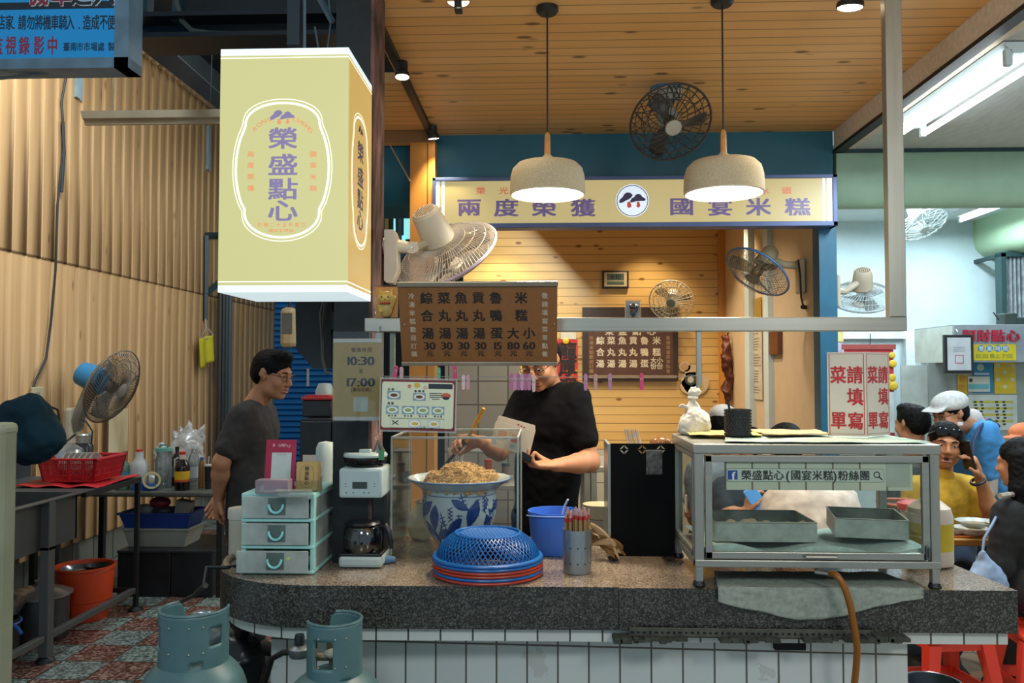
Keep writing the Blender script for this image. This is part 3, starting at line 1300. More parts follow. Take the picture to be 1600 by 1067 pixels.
for ch,py in zip('榮盛點心',(216,257,295,329)):
 X_,Z_=fx(442,py,YL)
 put_char(mb,ch,X_,Z_,46*s,34*s,mf,.022)
mb.mat(1)
for ch,py in zip('兩度榮獲',(241,258,276,294)):
 X_,Z_=fx(392,py,YL)
 put_char(mb,ch,X_,Z_,11*s,9*s,mf,.02)
for ch,py in zip('國宴米糕',(241,258,276,294)):
 X_,Z_=fx(489.5,py,YL)
 put_char(mb,ch,X_,Z_,11*s,9*s,mf,.02)
X_,Z_=fx(440,351,YL)
put_text(mb,'民國二十五年創立',X_,Z_,7*s,mf,.02,pitch=10*s)
X_,Z_=fx(439,360,YL)
put_text(mb,'SINCE 1936',X_,Z_,5*s,mf,.03,asp=1.35)
for w_,a0,a1 in(('RONG',148,113),('CHENG',66,28)):
 for i,ch in enumerate(w_):
  an=math.radians(a0+(a1-a0)*i/(len(w_)-1))
  X_,Z_=fx(441+50*math.cos(an)*1.0,221-38*math.sin(an),YL)
  put_char(mb,ch,X_,Z_,8.5*s,7*s,mf,.03,rot=(an-PI/2)*.55)
obj('lettering',mb,[m_lp,m_lo],lb)
# the same print on the side panel
ms_=wm@Matrix.Translation(V((x1+.0008,0,0)))@Matrix.Rotation(PI/2,4,'Z')@Matrix.Rotation(PI/2,4,'X')
mb=MB()
yc=(YL+yb)/2
wd=(yb-YL)/(x1-x0)*.95
outline(mb,badge(yc,cz,74*s*wd,108*s),4*s,ms_)
outline(mb,badge(yc,cz,81*s*wd,114*s),1.5*s,ms_)
for yy in(90,440):
 _,zz=fx(440,yy,YL)
 mb.b2((x1,YL,zz-.0015),(x1+.0008,yb,zz+.0015),m=wm)
obj('emblem_outline',mb,m_lw2,lb)
mb=MB()
mushroom(mb,yc,mz,36*s,ms_)
for ch,py in zip('榮盛點心',(216,257,295,329)):
 X_,Z_=fx(442,py,YL)
 put_char(mb,ch,yc,Z_,44*s,34*s,ms_,.022)
mb.mat(1)
for st,dx in(('兩度榮獲',-46),('國宴米糕',46)):
 for ch,py in zip(st,(241,258,276,294)):
  _,Z_=fx(392,py,YL)
  put_char(mb,ch,yc+dx*s,Z_,10*s,9*s,ms_,.02)
_,Z_=fx(440,351,YL)
put_text(mb,'民國二十五年創立',yc,Z_,7*s,ms_,.02,pitch=9*s)
obj('lettering',mb,[M('574c6e',.5),m_lo],lb)
light('light_box_glow','AREA',((x0+x1)/2,YL-.03,(z0+z1)/2),5,(1,.92,.6),((x0+x1)/2,0,(z0+z1)/2),x1-x0,z1-z0)

# ---- long shop sign
YS=4.93
sg=thing('shop_sign','long backlit yellow sign in a slate blue frame under the teal bulkhead','sign',(0.5,YS,2.4))
wm=Matrix.Translation(V((-.5,-YS,-2.4)))
a,b=P(676,278,YS),P(1308.5,353,YS)
X0,X1,Z1,Z0=a.x,b.x,a.z,b.z
m_frame=M('4d5f8c',.45,.1,var=.06)
m_sgn=emis('dcc88a',.52,'lit_cream_film')
m_sgn.node_tree.nodes['Principled BSDF'].inputs['Base Color'].default_value=lin('8d8258')
mb=MB()
for p_,q_ in(((X0,Z1-.022),(X1,Z1)),((X0,Z0),(X1,Z0+.028)),((X0,Z0),(X0+.02,Z1)),((X1-.028,Z0),(X1,Z1))):
 mb.b2((p_[0],YS-.012,p_[1]),(q_[0],YS+.1,q_[1]),.003,m=wm)
obj('sign_frame',mb,m_frame,sg)
obj('sign_face',MB().b2((X0+.02,YS,Z0+.028),(X1-.028,YS+.08,Z1-.022),m=wm),m_sgn,sg)
for p0,p1 in((678,687),(690,694.5),(1285,1289),(1292,1303)):
 u0,u1=P(p0,300,YS).x,P(p1,300,YS).x
 obj('white_stripe',MB().b2((u0,YS-.002,Z0+.028),(u1,YS,Z1-.022),m=wm),emis('dfe4e6',.7,'lit_white_stripe'),sg)
mf=wm@facing((0,YS-.001,0))
s=YS/F
mb=MB()
for ch,px in zip('兩度榮獲國宴米糕',(733,791,850,911,1065,1125,1185,1246)):
 X_,Z_=fx(px,324.5 if px<1000 else 323,YS)
 put_char(mb,ch,X_,Z_,37*s,27*s,mf,.028)
mb.mat(1)
for ch,px in(('榮',751),('光',787),('水',1195),('頭',1229)):
 X_,Z_=fx(px,298,YS)
 put_char(mb,ch,X_,Z_,14*s,11*s,mf,.02)
obj('lettering',mb,[emis('5d4f7e',.42,'lit_violet'),emis('c0644a',.5,'lit_red')],sg)
mb=MB()
X_,Z_=fx(988,313.5,YS)
mb.mat(2).poly([(X_+26*s*math.cos(i*PI/20),Z_+26*s*math.sin(i*PI/20),1e-4)for i in range(40)],mf)
mb.mat(0)
outline(mb,[(X_+24*s*math.cos(i*PI/20),Z_+24*s*math.sin(i*PI/20))for i in range(40)],1.2*s,mf,4e-4)
mushroom(mb,X_-0*s,Z_+1*s,42*s,wm@facing((0,YS-.003,0)))
obj('emblem',mb,[emis('2f2748',.3,'lit_dark_violet'),emis('b23a2c',.5,'lit_red2'),emis('cfdbe6',.72,'lit_white')],sg)

# ---- blue market sign at the upper left
YM=3.4
bs=thing('market_sign','blue hanging market sign with black and red characters in a grey frame','sign',P(0,60,YM))
wm=Matrix.Translation(-P(0,60,YM))
m_bl=emis('0d83c4',.5,'blue_film_added_glow')  # emission added to brighten the blue sign face
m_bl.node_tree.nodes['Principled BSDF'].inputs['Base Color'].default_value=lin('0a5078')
a,b=P(-420,-75,YM),P(200,105,YM)
mb=MB()
rect(mb,181,-75,200,105,YM-.01,.12)
rect(mb,-420,98,200,105,YM-.01,.12)
rect(mb,-420,-90,200,-75,YM-.01,.12)
rect(mb,-420,-75,-410,105,YM-.01,.12)
obj('sign_frame',MB().add(mb.v,mb.f,wm),M('6a8292',.5,.2,var=.2),bs)
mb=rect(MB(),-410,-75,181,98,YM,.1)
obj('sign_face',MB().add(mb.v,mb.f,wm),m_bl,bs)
mb=MB()
mf=wm@facing((0,YM-.001,0))
s=YM/F
row2='敬告店家.請勿將機車騎入.造成不便'
pxs=[-40,-19,2,15,22,35,48,61,73.5,86,98.5,110,124,136,149,162,174]
for ch,px in zip(row2,pxs):
 if ch=='.':
  px,py={15:23,124:124}.get(px,px),44
  X_,Z_=fx(px,44,YM)
  mb.b2((X_-.003,YM-.001,Z_-.003),(X_+.003,YM,Z_+.003),m=wm)
  continue
 X_,Z_=fx(px,35,YM)
 put_char(mb,ch,X_,Z_,13*s,24*s,mf,.02)
for ch,px in zip('臺南市市場處製',(104,115,125,136,147,158,174)):
 X_,Z_=fx(px,73,YM)
 put_char(mb,ch,X_,Z_,10.5*s,14*s,mf,.02)
rb=rect(MB(),-300,9.5,178,12.5,YM-.001,.001)
mb.add(rb.v,rb.f,wm)
mb.mat(1)
for ch,px in zip('監視錄影中',(-4,17,38,61,82)):
 X_,Z_=fx(px,71,YM)
 put_char(mb,ch,X_,Z_,17*s,30*s,mf,.025)
for ch,px in zip('禁止機車進入',(-58,-20,60,97,128,163)):
 X_,Z_=fx(px,-14,YM)
 mb.mat(2)
 put_char(mb,ch,X_,Z_,33*s,48*s,mf,.06)
 mb.mat(1 if ch in '機車' else 0)
 put_char(mb,ch,X_,Z_,33*s,48*s,wm@facing((0,YM-.003,0)),.022)
mb.mat(0)
obj('lettering',mb,[M('12202c',.5),M('8e2440',.5),M('d9dcd8',.5)],bs)
for q_ in([P(-10,124,YM+.05),P(60,116,YM+.05),P(110,107,YM+.05)],[P(-100,-80,YM+.05),P(-100,-300,YM+.05)],[P(120,-80,YM+.05),P(120,-300,YM+.05)]):
 mb=MB().tube(q_,.006,6)
 obj('hanging_bar',MB().add(mb.v,mb.f,wm),M('4a5458',.5),bs)

# ---- steel hanging frame over the counter
YF=2.85
fr=thing('steel_gantry','square-tube steel hanging frame spanning above the counter from pillar to post','frame',(0.3,YF,1.7))
wm=Matrix.Translation(V((-.3,-YF,-1.7)))
a,b=P(579,497,YF),P(1418,517,YF)
zb0,zb1=b.z,a.z
px1=b.x
pw=26*YF/F
obj('cross_bar',MB().b2((-.62,YF,zb0),(px1,YF+.04,zb1),.003,m=wm),m_ss,fr)
obj('upright',MB().b2((px1-pw,YF+.0005,zb1),(px1-.0005,YF+.0395,ZC),.003,m=wm),m_ssv,fr)
e=P(1094,606,YF)
obj('hanging_stub',MB().b2((e.x-.009,YF+.01,e.z),(e.x+.009,YF+.03,zb0+.002),.002,m=wm),m_ssv,fr)
obj('hanging_stub',MB().b2((P(585,560,YF).x,YF+.01,1.42),(P(597,560,YF).x,YF+.03,zb0),.002,m=wm),m_ssv,fr)
obj('hanging_stub',MB().b2((P(607,560,YF).x,YF+.02,1.42),(P(615,560,YF).x,YF+.035,zb0),.002,m=wm),M('7a8a80',.6),fr)

# ---- brown price board hung on the frame
t_=P(621,441,2.70)
u_=P(871,441,2.70)
l_=P(631,570,2.80)
r_=P(868,570,2.80)
pb=thing('price_board','brown hanging price board with black characters, prices and silver rails','menu board',(t_+r_)/2)
wm=Matrix.Translation(-(t_+r_)/2)
W_=(u_-t_).length
H_=((t_+u_)/2-(l_+r_)/2).length
ct=((t_+u_)/2+(l_+r_)/2)/2
tilt=math.atan2(.10,H_)
mfb=wm@facing(ct,0,-tilt)
m_brown=M('7d5127',.4,var=.05,sc=60)
obj('board',MB().box((0,0,-.004),(W_,H_,.006),.001,mfb),m_brown,pb)
obj('top_rail',MB().box((0,H_/2-.006,0),(W_+.004,.016,.014),.002,mfb),M('8d8271',.35,.5),pb)
obj('bottom_rail',MB().box((0,-H_/2+.006,0),(W_+.002,.013,.014),.002,mfb),M('9c9181',.35,.5),pb)
mb=MB()
for x_ in(-.47,.48):
 mb.sphere((x_*W_,-.0,.002),.003,6,m=mfb)
obj('screw',mb,m_ss,pb)
mb=MB()
U=lambda px:(px-746)/249*W_
Vv=lambda py:(505.5-py)/129*H_
ph=H_/129
cols=[(665.5,'綜合湯','30'),(693,'菜丸湯','30'),(720,'魚丸湯','30'),(747,'貢丸湯','30'),(774.5,'魯鴨蛋','15')]
for px,st,pr in cols:
 for ch,py in zip(st,(465,492,519.5)):
  put_char(mb,ch,U(px),Vv(py),17.5*ph,17.5*ph,mfb,.028)
 put_text(mb,pr,U(px+2),Vv(539),12*ph,mfb,.05,asp=1.1)
 put_char(mb,'元',U(px+2),Vv(551.5),10*ph,9*ph,mfb,.02)
for ch,py in zip('米糕',(465,492)):
 put_char(mb,ch,U(814),Vv(py),17.5*ph,17.5*ph,mfb,.028)
for px,ch,pr in((801,'大','80'),(826,'小','60')):
 put_char(mb,ch,U(px),Vv(519.5),17*ph,17*ph,mfb,.028)
 put_text(mb,pr,U(px),Vv(539),12*ph,mfb,.05,asp=1.1)
 put_char(mb,'元',U(px),Vv(551.5),10*ph,9*ph,mfb,.02)
mb.mat(1)
put_col(mb,'冷凍米糕歡迎訂購',U(642),Vv(462),8.5*ph,mfb,12.9*ph,.02)
put_col(mb,'敬請填寫菜單點餐',U(851),Vv(462),8.5*ph,mfb,12.9*ph,.02)
obj('lettering',mb,[M('15100b',.5),M('b3a58f',.5)],pb)
mb=MB()
for x_ in(-.42,.42):
 mb.tube([mfb@V((x_*W_,H_/2,-.003)),mfb@V((x_*W_,H_/2-.055,-.05)),wm@V((ct.x+x_*W_,YF-.004,zb1-.012))],.003,6)
obj('hook',mb,m_ss,pb)

# ---- opening hours sign
YH=2.78
hs=thing('hours_sign','tan opening hours sign in a clear acrylic holder below the light box','sign',P(560,655,YH))
wm=Matrix.Translation(-P(560,655,YH))
mb=rect(MB(),521,529,596,657,YH,.003)
obj('sign_plate',MB().add(mb.v,mb.f,wm),M('b0935a',.5,var=.05,sc=40),hs)
mb=rect(MB(),521,529,596,535,YH-.002,.004)
rect(mb,521,651,596,657,YH-.002,.004)
obj('white_edge',MB().add(mb.v,mb.f,wm),M('c9c6bd',.4),hs)
m_acr=glassy('clear_acrylic','fafcfc',.05,.03)
mb=rect(MB(),520,518,598,659,YH-.006,.003)
obj('acrylic_sheet',MB().add(mb.v,mb.f,wm),m_acr,hs)
mb=MB()
mf=wm@facing((0,YH-.001,0))
s=YH/F


def tx(st,px,py,h,bold=.02,pitch=None,asp=1.):
 X_,Z_=fx(px,py,YH)
 put_text(mb,st,X_,Z_,h*s,mf,bold,None if pitch is None else pitch*s,asp)


tx('10:30',564,563.5,13.5,.05,asp=1.22)
tx('17:00',564,597,13.5,.05,asp=1.22)
tx('至',564,580,6)
mb.mat(1)
tx('營業時間',565,546.5,7,.02,8.6)
tx('(賣完收攤)',564,608.5,6,.02,6.6)
mb.mat(0)
obj('lettering',mb,[M('1b2c3a',.5),M('6e4a3f',.5)],hs)
mb=rect(MB(),552.5,620,575,643,YH-.0015,.0015)
obj('white_sticker',MB().add(mb.v,mb.f,wm),M('b7bdb4',.5),hs)
mb=MB().tube([P(590,520,YH),P(594,510,YF)],.002,5)
obj('hook',MB().add(mb.v,mb.f,wm),m_ss,hs)

# ---- clothes line with pegs and the picture menu
YC=2.72
cl=MB().tube([P(601,588,YC),P(700,588.5,YC),P(850,589,YC),P(1078,588,YC)],.0012,5)
cl.tube([P(601,588,YC),P(596,584,YF+.02)],.0012,5).tube([P(1078,588,YC),P(1091,586,YF+.02)],.0012,5)
tag(obj('clothes_line',cl,M('8a8a86',.4)),'thin clear line strung below the steel frame carrying the pegs','line')
m_card=M('cfd5b8',.5,var=.05,sc=12)
pm=thing('picture_menu','laminated picture menu with dark red border pegged to the line','menu',P(653,632,YC-.01))
wm=Matrix.Translation(-P(653,632,YC-.01))
mfm=wm@facing(P(653,633,YC-.01),0,0)@Matrix.Rotation(math.radians(-1.2),4,'Z')@Matrix(((1,.0,0,0),(0,1,0,0),(0,0,1,0),(0,0,0,1)))
s=(YC-.01)/F
mm=lambda x,y,w,h,z=.001,M_=mfm:((x*s,y*s,z),(w*s,h*s,.0006))


def slab(mb,x,y,w,h,z=.001):
 mb.box((x*s,y*s,z),(w*s,h*s,.0008),0,mfm)


mb=MB()
mb.mat(0)
slab(mb,0,0,122,85,-.0012)
obj('laminate',mb,glassy('laminate','ffffff',.1,.1,.3,'c8c8c0'),pm)
mb=MB()
slab(mb,0,0,117,79,0)
obj('border',mb,M('6d1a22',.4),pm)
mb=MB()
mb.prism([(x*s,y*s)for x,y in((-55,36),(-57,33),(-57,-33),(-54,-36),(53,-36),(56,-33),(56,33),(53,36))],.0008,mfm@Matrix.Translation((0,0,.0004)))
obj('sheet',mb,m_card,pm)
mb=MB()
mats=[M('b6c4c4',.5),M('6b3b26',.6),M('8fa05a',.6),M('1a2230',.5),M('c25436',.5),M('c9a93e',.5),M('e2e6da',.5),M('7d9aa8',.5)]
for x,y,c,w,h in((-38,15,1,21,13),(2,13,1,20,12),(-40,-8,2,20,13),(-15,-8,2,20,13),(8,-8,2,20,13),(32,-8,2,20,13),(-4,-29,5,20,12),(26,-29,5,20,12)):
 mb.mat(7 if y>-20 else 0)
 slab(mb,x,y,w,h,.0014)
 mb.mat(6)
 mb.poly([((x+w*.42*math.cos(a*PI/10))*s,(y+h*.38*math.sin(a*PI/10))*s,.002)for a in range(20)],mfm)
 mb.mat(c)
 mb.poly([((x+w*.28*math.cos(a*PI/8))*s,(y+h*.22*math.sin(a*PI/8))*s,.0023)for a in range(16)],mfm)
obj('dish_picture',mb,mats,pm)
mb=MB()
mb.mat(3)
slab(mb,35,30,38,8,.0014)
mb.mat(4)
mb.poly([((44+8*math.cos(PI*a/10))*s,(14+6*math.sin(PI*a/10))*s,.0016)for a in range(11)],mfm)
mb.mat(3)
mb.poly([((44-6*math.cos(PI*a/10))*s,(14-5*math.sin(PI*a/10))*s,.0016)for a in range(11)],mfm)
mb.mat(5)
mb.poly([((-2+5*math.cos(a*PI/8))*s,(31+4*math.sin(a*PI/8))*s,.0016)for a in range(16)],mfm)
mb.mat(4)
for st,x,y,h in(('榮',-14,29,6),('心',11,28,6)):
 put_char(mb,st,x*s,y*s,h*s,h*s,mfm@Matrix.Translation((0,0,.0016)),.02)
mb.mat(3)
up=mfm@Matrix.Translation((0,0,.0016))
for st,x,y,h in(('米糕',-43,24,4),('魯鴨蛋',2,22,4),('湯類',-43,2,4),('綜合湯',-40,-17,3.2),('菜丸湯',-15,-17,3.2),('魚丸湯',8,-17,3.2),('貢丸湯',32,-17,3.2),('內用附手工筷',8,-37.5,4)):
 put_text(mb,st,x*s,(y if y>-30 else-35)*s,h*s,up,.03,h*1.5*s)
for i in range(4):
 slab(mb,28,19-i*3,20-(i==3)*8,1.1,.0014)
outline(mb,[(x*s,y*s)for x,y in((-43,-21),(42,-21),(42,-36),(-43,-36))],.8*s,mfm,.0016)
mb.tube([mfm@V((-40*s,-31*s,.002)),mfm@V((-30*s,-24.5*s,.002))],.7*s,5)
mb.tube([mfm@V((-30*s,-31*s,.002)),mfm@V((-40*s,-24.5*s,.002))],.7*s,5)
mb.mat(0)
obj('lettering',mb,mats,pm)


def peg(px,py,col,lab,h=26,tilt=0.,grp='clothes pegs on the line',yy=YC):
 c=P(px,py,yy)
 t=thing('clothes_peg',lab,'clothes peg',c,0,grp)
 L=h*yy/F
 m=M(col,.4,var=.05)
 for sgn in(-1,1):
  mb=MB()
  pts=[(-.0055,-L/2+.006),(-.004,-L/2),(.004,-L/2),(.0055,-L/2+.006),(.006,L/2-.005),(.003,L/2),(-.003,L/2),(-.006,L/2-.005)]
  mb.prism(pts,.004,Matrix.Rotation(tilt,4,'Y')@TR((0,sgn*.0045+.002,0),rot=(PI/2,0,0)))
  obj('peg_half',mb,m,t)
 obj('spring',MB().torus(.004,.0012,12,5,Matrix.Rotation(tilt,4,'Y')@TR((0,-.006,L*.12),rot=(PI/2,0,0))),m_ss,t)


mg='c2256b'
peg(618,583,mg,'magenta clothes peg tilted on the corner of the picture menu',24,.15)
peg(627.5,584,'b98f94','dusty pink clothes peg next to the tilted magenta one on the menu',22)
peg(685.5,585,'4f9c7c','green clothes peg holding the top of the picture menu',22)
peg(710.5,583,mg,'magenta clothes peg on the menu corner nearest the price board middle',23,-.08)
peg(724.5,597,'c9b0b0','pale clothes peg, first of the pair just beside the picture menu',23)
peg(731.5,597,'c08f98','pinkish clothes peg, second of the pair just beside the picture menu',23)
for i,c in enumerate(('a8627e','b57f9c','9a5f80','b98aa8','a05c78','a8708e')):
 peg(799+i*5.6,596.5,c,('mauve' if i%2 else 'dark pink')+' clothes peg, '+('first','second','third','fourth','fifth','sixth')[i]+' in the tight row before the cook')
peg(834,599,'c9a9a6','larger pale clothes peg ending the tight row before the cook',26)
peg(915,597,'b478a0','violet pink clothes peg on the line just past the cook')
peg(930.5,597,'bb8f84','salmon clothes peg on the line before the dark wall menu edge')
peg(953,596.5,'b07a98','lilac clothes peg on the line under the dark wall menu')
peg(1002.5,596,'cf3a70','bright pink clothes peg alone below the dark wall menu')
# ================================================================== COUNTER
ZT=.88
fa,fb=PZ(540,915,ZT),PZ(1590,921,ZT)
slope=(fb.y-fa.y)/(fb.x-fa.x)
YFR=lambda x:fa.y+slope*(x-fa.x) # front edge of the slab
XL=PZ(327,890,ZT).x
XR=fb.x
YBK=3.5
m_gr_top=granite('granite_top_lit',.16,('3a3734','83776c','b8ad9f'),'8f7860')  # same stone as the apron; warm light on the top put into its colour
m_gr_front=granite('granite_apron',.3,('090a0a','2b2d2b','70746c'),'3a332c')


def slab_outline(inset=0.,back=YBK,r=.40,xr=None):
 """rounded on the near left corner"""
 xr=(XR if xr is None else xr)-inset
 x0=XL+inset
 y0=YFR(XL+r)+inset
 pts=[(xr,YFR(xr)+inset)]
 n=14
 for i in range(n+1):
  a=-PI/2-PI/2*i/n
  pts.append((x0+r+math.cos(a)*r,y0+r*.9+math.sin(a)*r*.9))
 for i in range(7):
  a=PI-PI/2*i/6
  pts.append((x0+.25+math.cos(a)*.25,back-inset-.2+math.sin(a)*.2))
 return pts[::-1]


ct=thing('counter','grey granite serving counter with rounded end on a white tiled base','counter',(.2,3.0,0))
wm=Matrix.Translation((-.2,-3.0,0))
XS=PZ(966,917,ZT).x
out=slab_outline()
right_end=PZ(1484,886,ZT)
pts=[p for p in out]+[(XS,YFR(XS))]
# the slab in two stone pieces
left=[p for p in out if p[0]<XS]
left=[(XS,YBK)]+left+[(XS,YFR(XS))]
zb=.744
obj('slab',MB().prism([(p[0],p[1])for p in left][::-1],ZT-zb,wm@Matrix.Translation((0,0,zb))),[m_gr_top],ct,30)
rt=[(XS+.002,YFR(XS)+.006),(XR,YFR(XR)),(XR-.05,YBK-.1),(XS+.002,YBK)]
obj('slab',MB().prism(rt,ZT-zb-.002,wm@Matrix.Translation((0,0,zb-.002))),[m_gr_top],ct,30)
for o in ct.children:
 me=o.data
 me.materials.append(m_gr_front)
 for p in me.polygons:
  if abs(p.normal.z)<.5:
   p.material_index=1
# lip round the left end
lip=[V((p[0],p[1],ZT+.006))for p in slab_outline(.014)if p[0]<XL+.26 and p[1]>YFR(0)+.12]
obj('edge_lip',MB().tube([wm@p for p in lip],.013,8),M('8d7c62',.4,var=.2,sc=60),ct)
m_tile_c=gridtile('white_band_tiles',0,2,.1045,.3,.013,.1,'cbd2cd','4c4a44',.03,.2,.06,.22)
m_tile_w=gridtile('white_wall_tiles',0,2,.103,.2,.052,.147,'cbd3d1','5b5850',.03,.2,.06,.25)
bo=slab_outline(.022,back=YBK-.02,r=.40)
obj('tile_band',MB().prism(bo[::-1],.043,wm@Matrix.Translation((0,0,zb-.0435))),m_tile_c,ct)
xr=P(1417,1040,2.78).x
bo=[(PZ(437,1030,.55).x,2.86),(xr,2.775),(xr,3.4),(PZ(437,1030,.55).x,3.4)]
obj('base',MB().prism(bo,zb-.045,wm),m_tile_w,ct)
# missing tile and broken mortar under the slab
a,b=P(1212,1000,2.76),P(1261,1018,2.76)
obj('missing_tile',MB().b2((a.x,2.77,b.z),(b.x,2.80,a.z),m=wm),M('14171a',.9),ct)
mb=MB()
random.seed(5)
for x0_,x1_ in((966,1070),(1135,1215),(1262,1312),(1330,1420)):
 px=x0_
 while px<x1_:
  w_=random.uniform(8,20)
  a=P(px,1000+random.uniform(-1,2),2.665)
  mb.box((a.x,2.69,a.z),(w_*.00205,.06,random.uniform(.008,.02)),.003,wm)
  px+=w_*.8
obj('broken_mortar',mb,M('3d423a',.95,var=.3,sc=60),ct)['kind']='stuff'
# perforated steel angle strip nailed under the slab
st=thing('perforated_angle','perforated grey steel angle strip fixed along the lower edge of the slab','metal strip',P(1180,990,2.66))
a,b=P(985,979,2.655),P(1368,996,2.655)
wms=Matrix.Translation(-P(1180,990,2.66))
yb_=YFR(a.x)-.009
mb=MB().b2((a.x,yb_,zb-.018),(b.x,yb_+.004,zb+.012),.001,wms)
mb.b2((a.x,yb_,zb-.018),(b.x,yb_+.03,zb-.015),0,wms)
obj('strip',mb,M('5c5d52',.5,.5,var=.2,sc=30),st)
mb=MB()
n=40
for i in range(n):
 x=a.x+(b.x-a.x)*(i+.5)/n
 k=i%4
 w_=(.013,.008,.013,.008)[k]
 h_=(.007,.007,.007,.011)[k]
 mb.prism([(w_/2*math.cos(t_*PI/6),h_/2*math.sin(t_*PI/6))for t_ in range(12)],.0006,wms@facing((x,yb_-.0001,zb-.003)))
obj('slot_holes',mb,M('0b0d0e',.8),st)

# ---- things on the counter
ZT+=.0013
m_clear=glassy('clear_plastic','f6f8f7',.06,.04,fr=.4)
m_glass=glassy('window_glass','f8fbf9',.045,.02,fr=.25)


def onC(px,py,z=ZT):
 return PZ(px,py,z)


# -- drawer unit
p0,p1=onC(375,897),onC(491,897)
dx0,dx1,dy0=p0.x,p1.x,p0.y
dy1=dy0+.31
du=thing('drawer_unit','pale aqua three-drawer plastic organiser near the rounded counter end','drawer unit',((dx0+dx1)/2,(dy0+dy1)/2,ZT))
w=dx1-dx0
d=dy1-dy0
H=.272
m_aq=M('9bd0cb',.35,var=.04)
m_mist=glassy('frosted_drawer','dfe9e4',.07,.25,.34,'e2ebe6')
for i in range(4):
 z=H*i/3
 obj('frame_shelf',MB().box((0,0.003,min(max(z,.006),H-.009)),(w,d,.012 if i<3 else .02),.004),m_aq,du)
for sx in(-1,1):
 for yy in(-d/2+.02,d/2-.012):
  obj('frame_post',MB().box((sx*(w/2-.008),yy,H/2),(.015,.022,H-.004),.003),m_aq,du)
obj('side_window',MB().box((w/2-.008,0,H/2),(.004,d-.05,H-.02)),m_mist,du)
obj('side_window',MB().box((-w/2+.008,0,H/2),(.004,d-.05,H-.02)),m_mist,du)
obj('back_panel',MB().box((0,d/2-.006,H/2),(w-.02,.006,H-.02)),m_aq,du)
junk=[M(c,.5)for c in('6d3038','39505c','a8a08c','58463a','7b8a8c')]
random.seed(3)
for i in range(3):
 z=H*i/3+.008
 hh=H/3-.016
 f=.012 if i==0 else 0
 dr=obj('drawer',MB().b2((-w/2+.004-f,-d/2-.006-f,z),(w/2-.018+f*.3,-d/2+.002-f,z+hh),.003).b2((-w/2+.016,-d/2,z),(w/2-.024,d/2-.02,z+.004)),m_mist,du)
 fy=-d/2-.0065-f
 obj('handle_recess',MB().b2((-.03,fy-.001,z+.012),(.03,fy,z+hh-.006)),glassy('recess','a9bdb8',.1,.2,.5,'73857f'),dr)
 obj('handle',MB().tube([(.024*math.cos(a),fy-.008-.004*math.sin(a),z+hh*.66-.028*math.sin(a))for a in[PI*k/12 for k in range(13)]],.0045,8),M('86d0d0',.3),dr)
 jb=MB()
 for k in range(9):
  jb.mat(k%5)
  jb.box((random.uniform(-w/2+.04,w/2-.05),random.uniform(-d/2+.03,0),z+.024),(random.uniform(.02,.05),random.uniform(.02,.07),random.uniform(.02,.04)),.004)
 cj=obj('contents',jb,junk,dr)
 cj['kind']='stuff'
obj('sticker',MB().prism([(.0075*math.cos(k*PI/8),.0065*math.sin(k*PI/8))for k in range(16)],.0006,facing((.045,-d/2-.0185,.058))),M('a9c47a',.5),du)

# -- white lidded jar behind the drawers
p=onC(377,868)
j=thing('storage_jar','white lidded plastic jar standing behind the aqua drawers','jar',p)
m_offw=M('b7b39f',.45,var=.06)
obj('jar_body',MB().lathe([(0,0),(.043,0),(.046,.01),(.046,.125),(.047,.13),(.045,.14),(0,.14)],32),m_offw,j)
obj('lid',MB().lathe([(.0,.14),(.05,.14),(.05,.17),(.048,.178),(0,.178)],32),M('c7c5b8',.4),j)

# -- on top of the drawers
ZD=ZT+H+.002
pm_=PZ(436,765,ZD)
pk=thing('payment_sign','magenta payment stand with white card on the aqua drawers','sign',pm_)
tl=math.radians(8)
mt=Matrix.Translation((0,0,.002))@Matrix.Rotation(-tl,4,'X')
hh=.172
obj('stand',MB().box((0,0,hh/2),(.108,.003,hh),.001,mt).box((0,.03,.003),(.1,.07,.004),.001),M('a3143f',.4),pk)
obj('white_card',MB().box((.004,-.0022,hh*.47),(.07,.001,.092),0,mt),M('b9c2be',.5),pk)
mb=MB()
mq=mt@facing((0,-.0022,0))
put_text(mb,'台灣Pay',.012,hh*.885,.011,mq,.02,.011)
mb.poly([(-.026+.004*math.cos(k),hh*.885+.006*math.sin(k),0)for k in(0,1,2,3,4,5)],mq)
put_text(mb,'掃我付款',.004,hh*.70,.006,mq@Matrix.Translation((0,0,.001)),.02,.008)
obj('lettering',mb,M('d0a8a8',.5),pk)
p=PZ(433,768,ZD)
bx_=tag(obj('plastic_box',MB().box((0,0,.024),(.115,.05,.046),.004),glassy('cloudy_plastic','e6e2e6',.1,.15,.35,'b9adb8'),loc=p-V((0,.035,0))),'cloudy clear plastic box before the magenta payment sign','box')
# card stack in a clear holder
p=PZ(482,768,ZD)
ch=thing('card_holder','clear holder full of tan business cards beside the magenta sign','card holder',p,math.radians(8))
m_kraft=M('b29256',.6,var=.06)
obj('holder',MB().box((0,-.012,.02),(.085,.002,.04)).box((0,.03,.04),(.085,.002,.08)).box((0,.01,.002),(.085,.045,.003)).box((-.042,.01,.025),(.002,.045,.05)).box((.042,.01,.025),(.002,.045,.05)),m_clear,ch)
for i in range(6):
 obj('card',MB().box((-.006+.002*i,-.006+.006*i,.052+.003*math.sin(i*2)),(.072,.0012,.096),0,Matrix.Rotation(-.12,4,'X')),m_kraft if i<5 else M('c9bfa8',.6),ch)
mb=MB()
mq=Matrix.Rotation(-.12,4,'X')@facing((-.006,-.0070,.052))
put_col(mb,'榮盛點心',0,.026,.014,mq,.016,.03)
outline(mb,badge(0,.0,.024,.038),.0008,mq)
obj('lettering',mb,M('2a1c10',.5),ch)
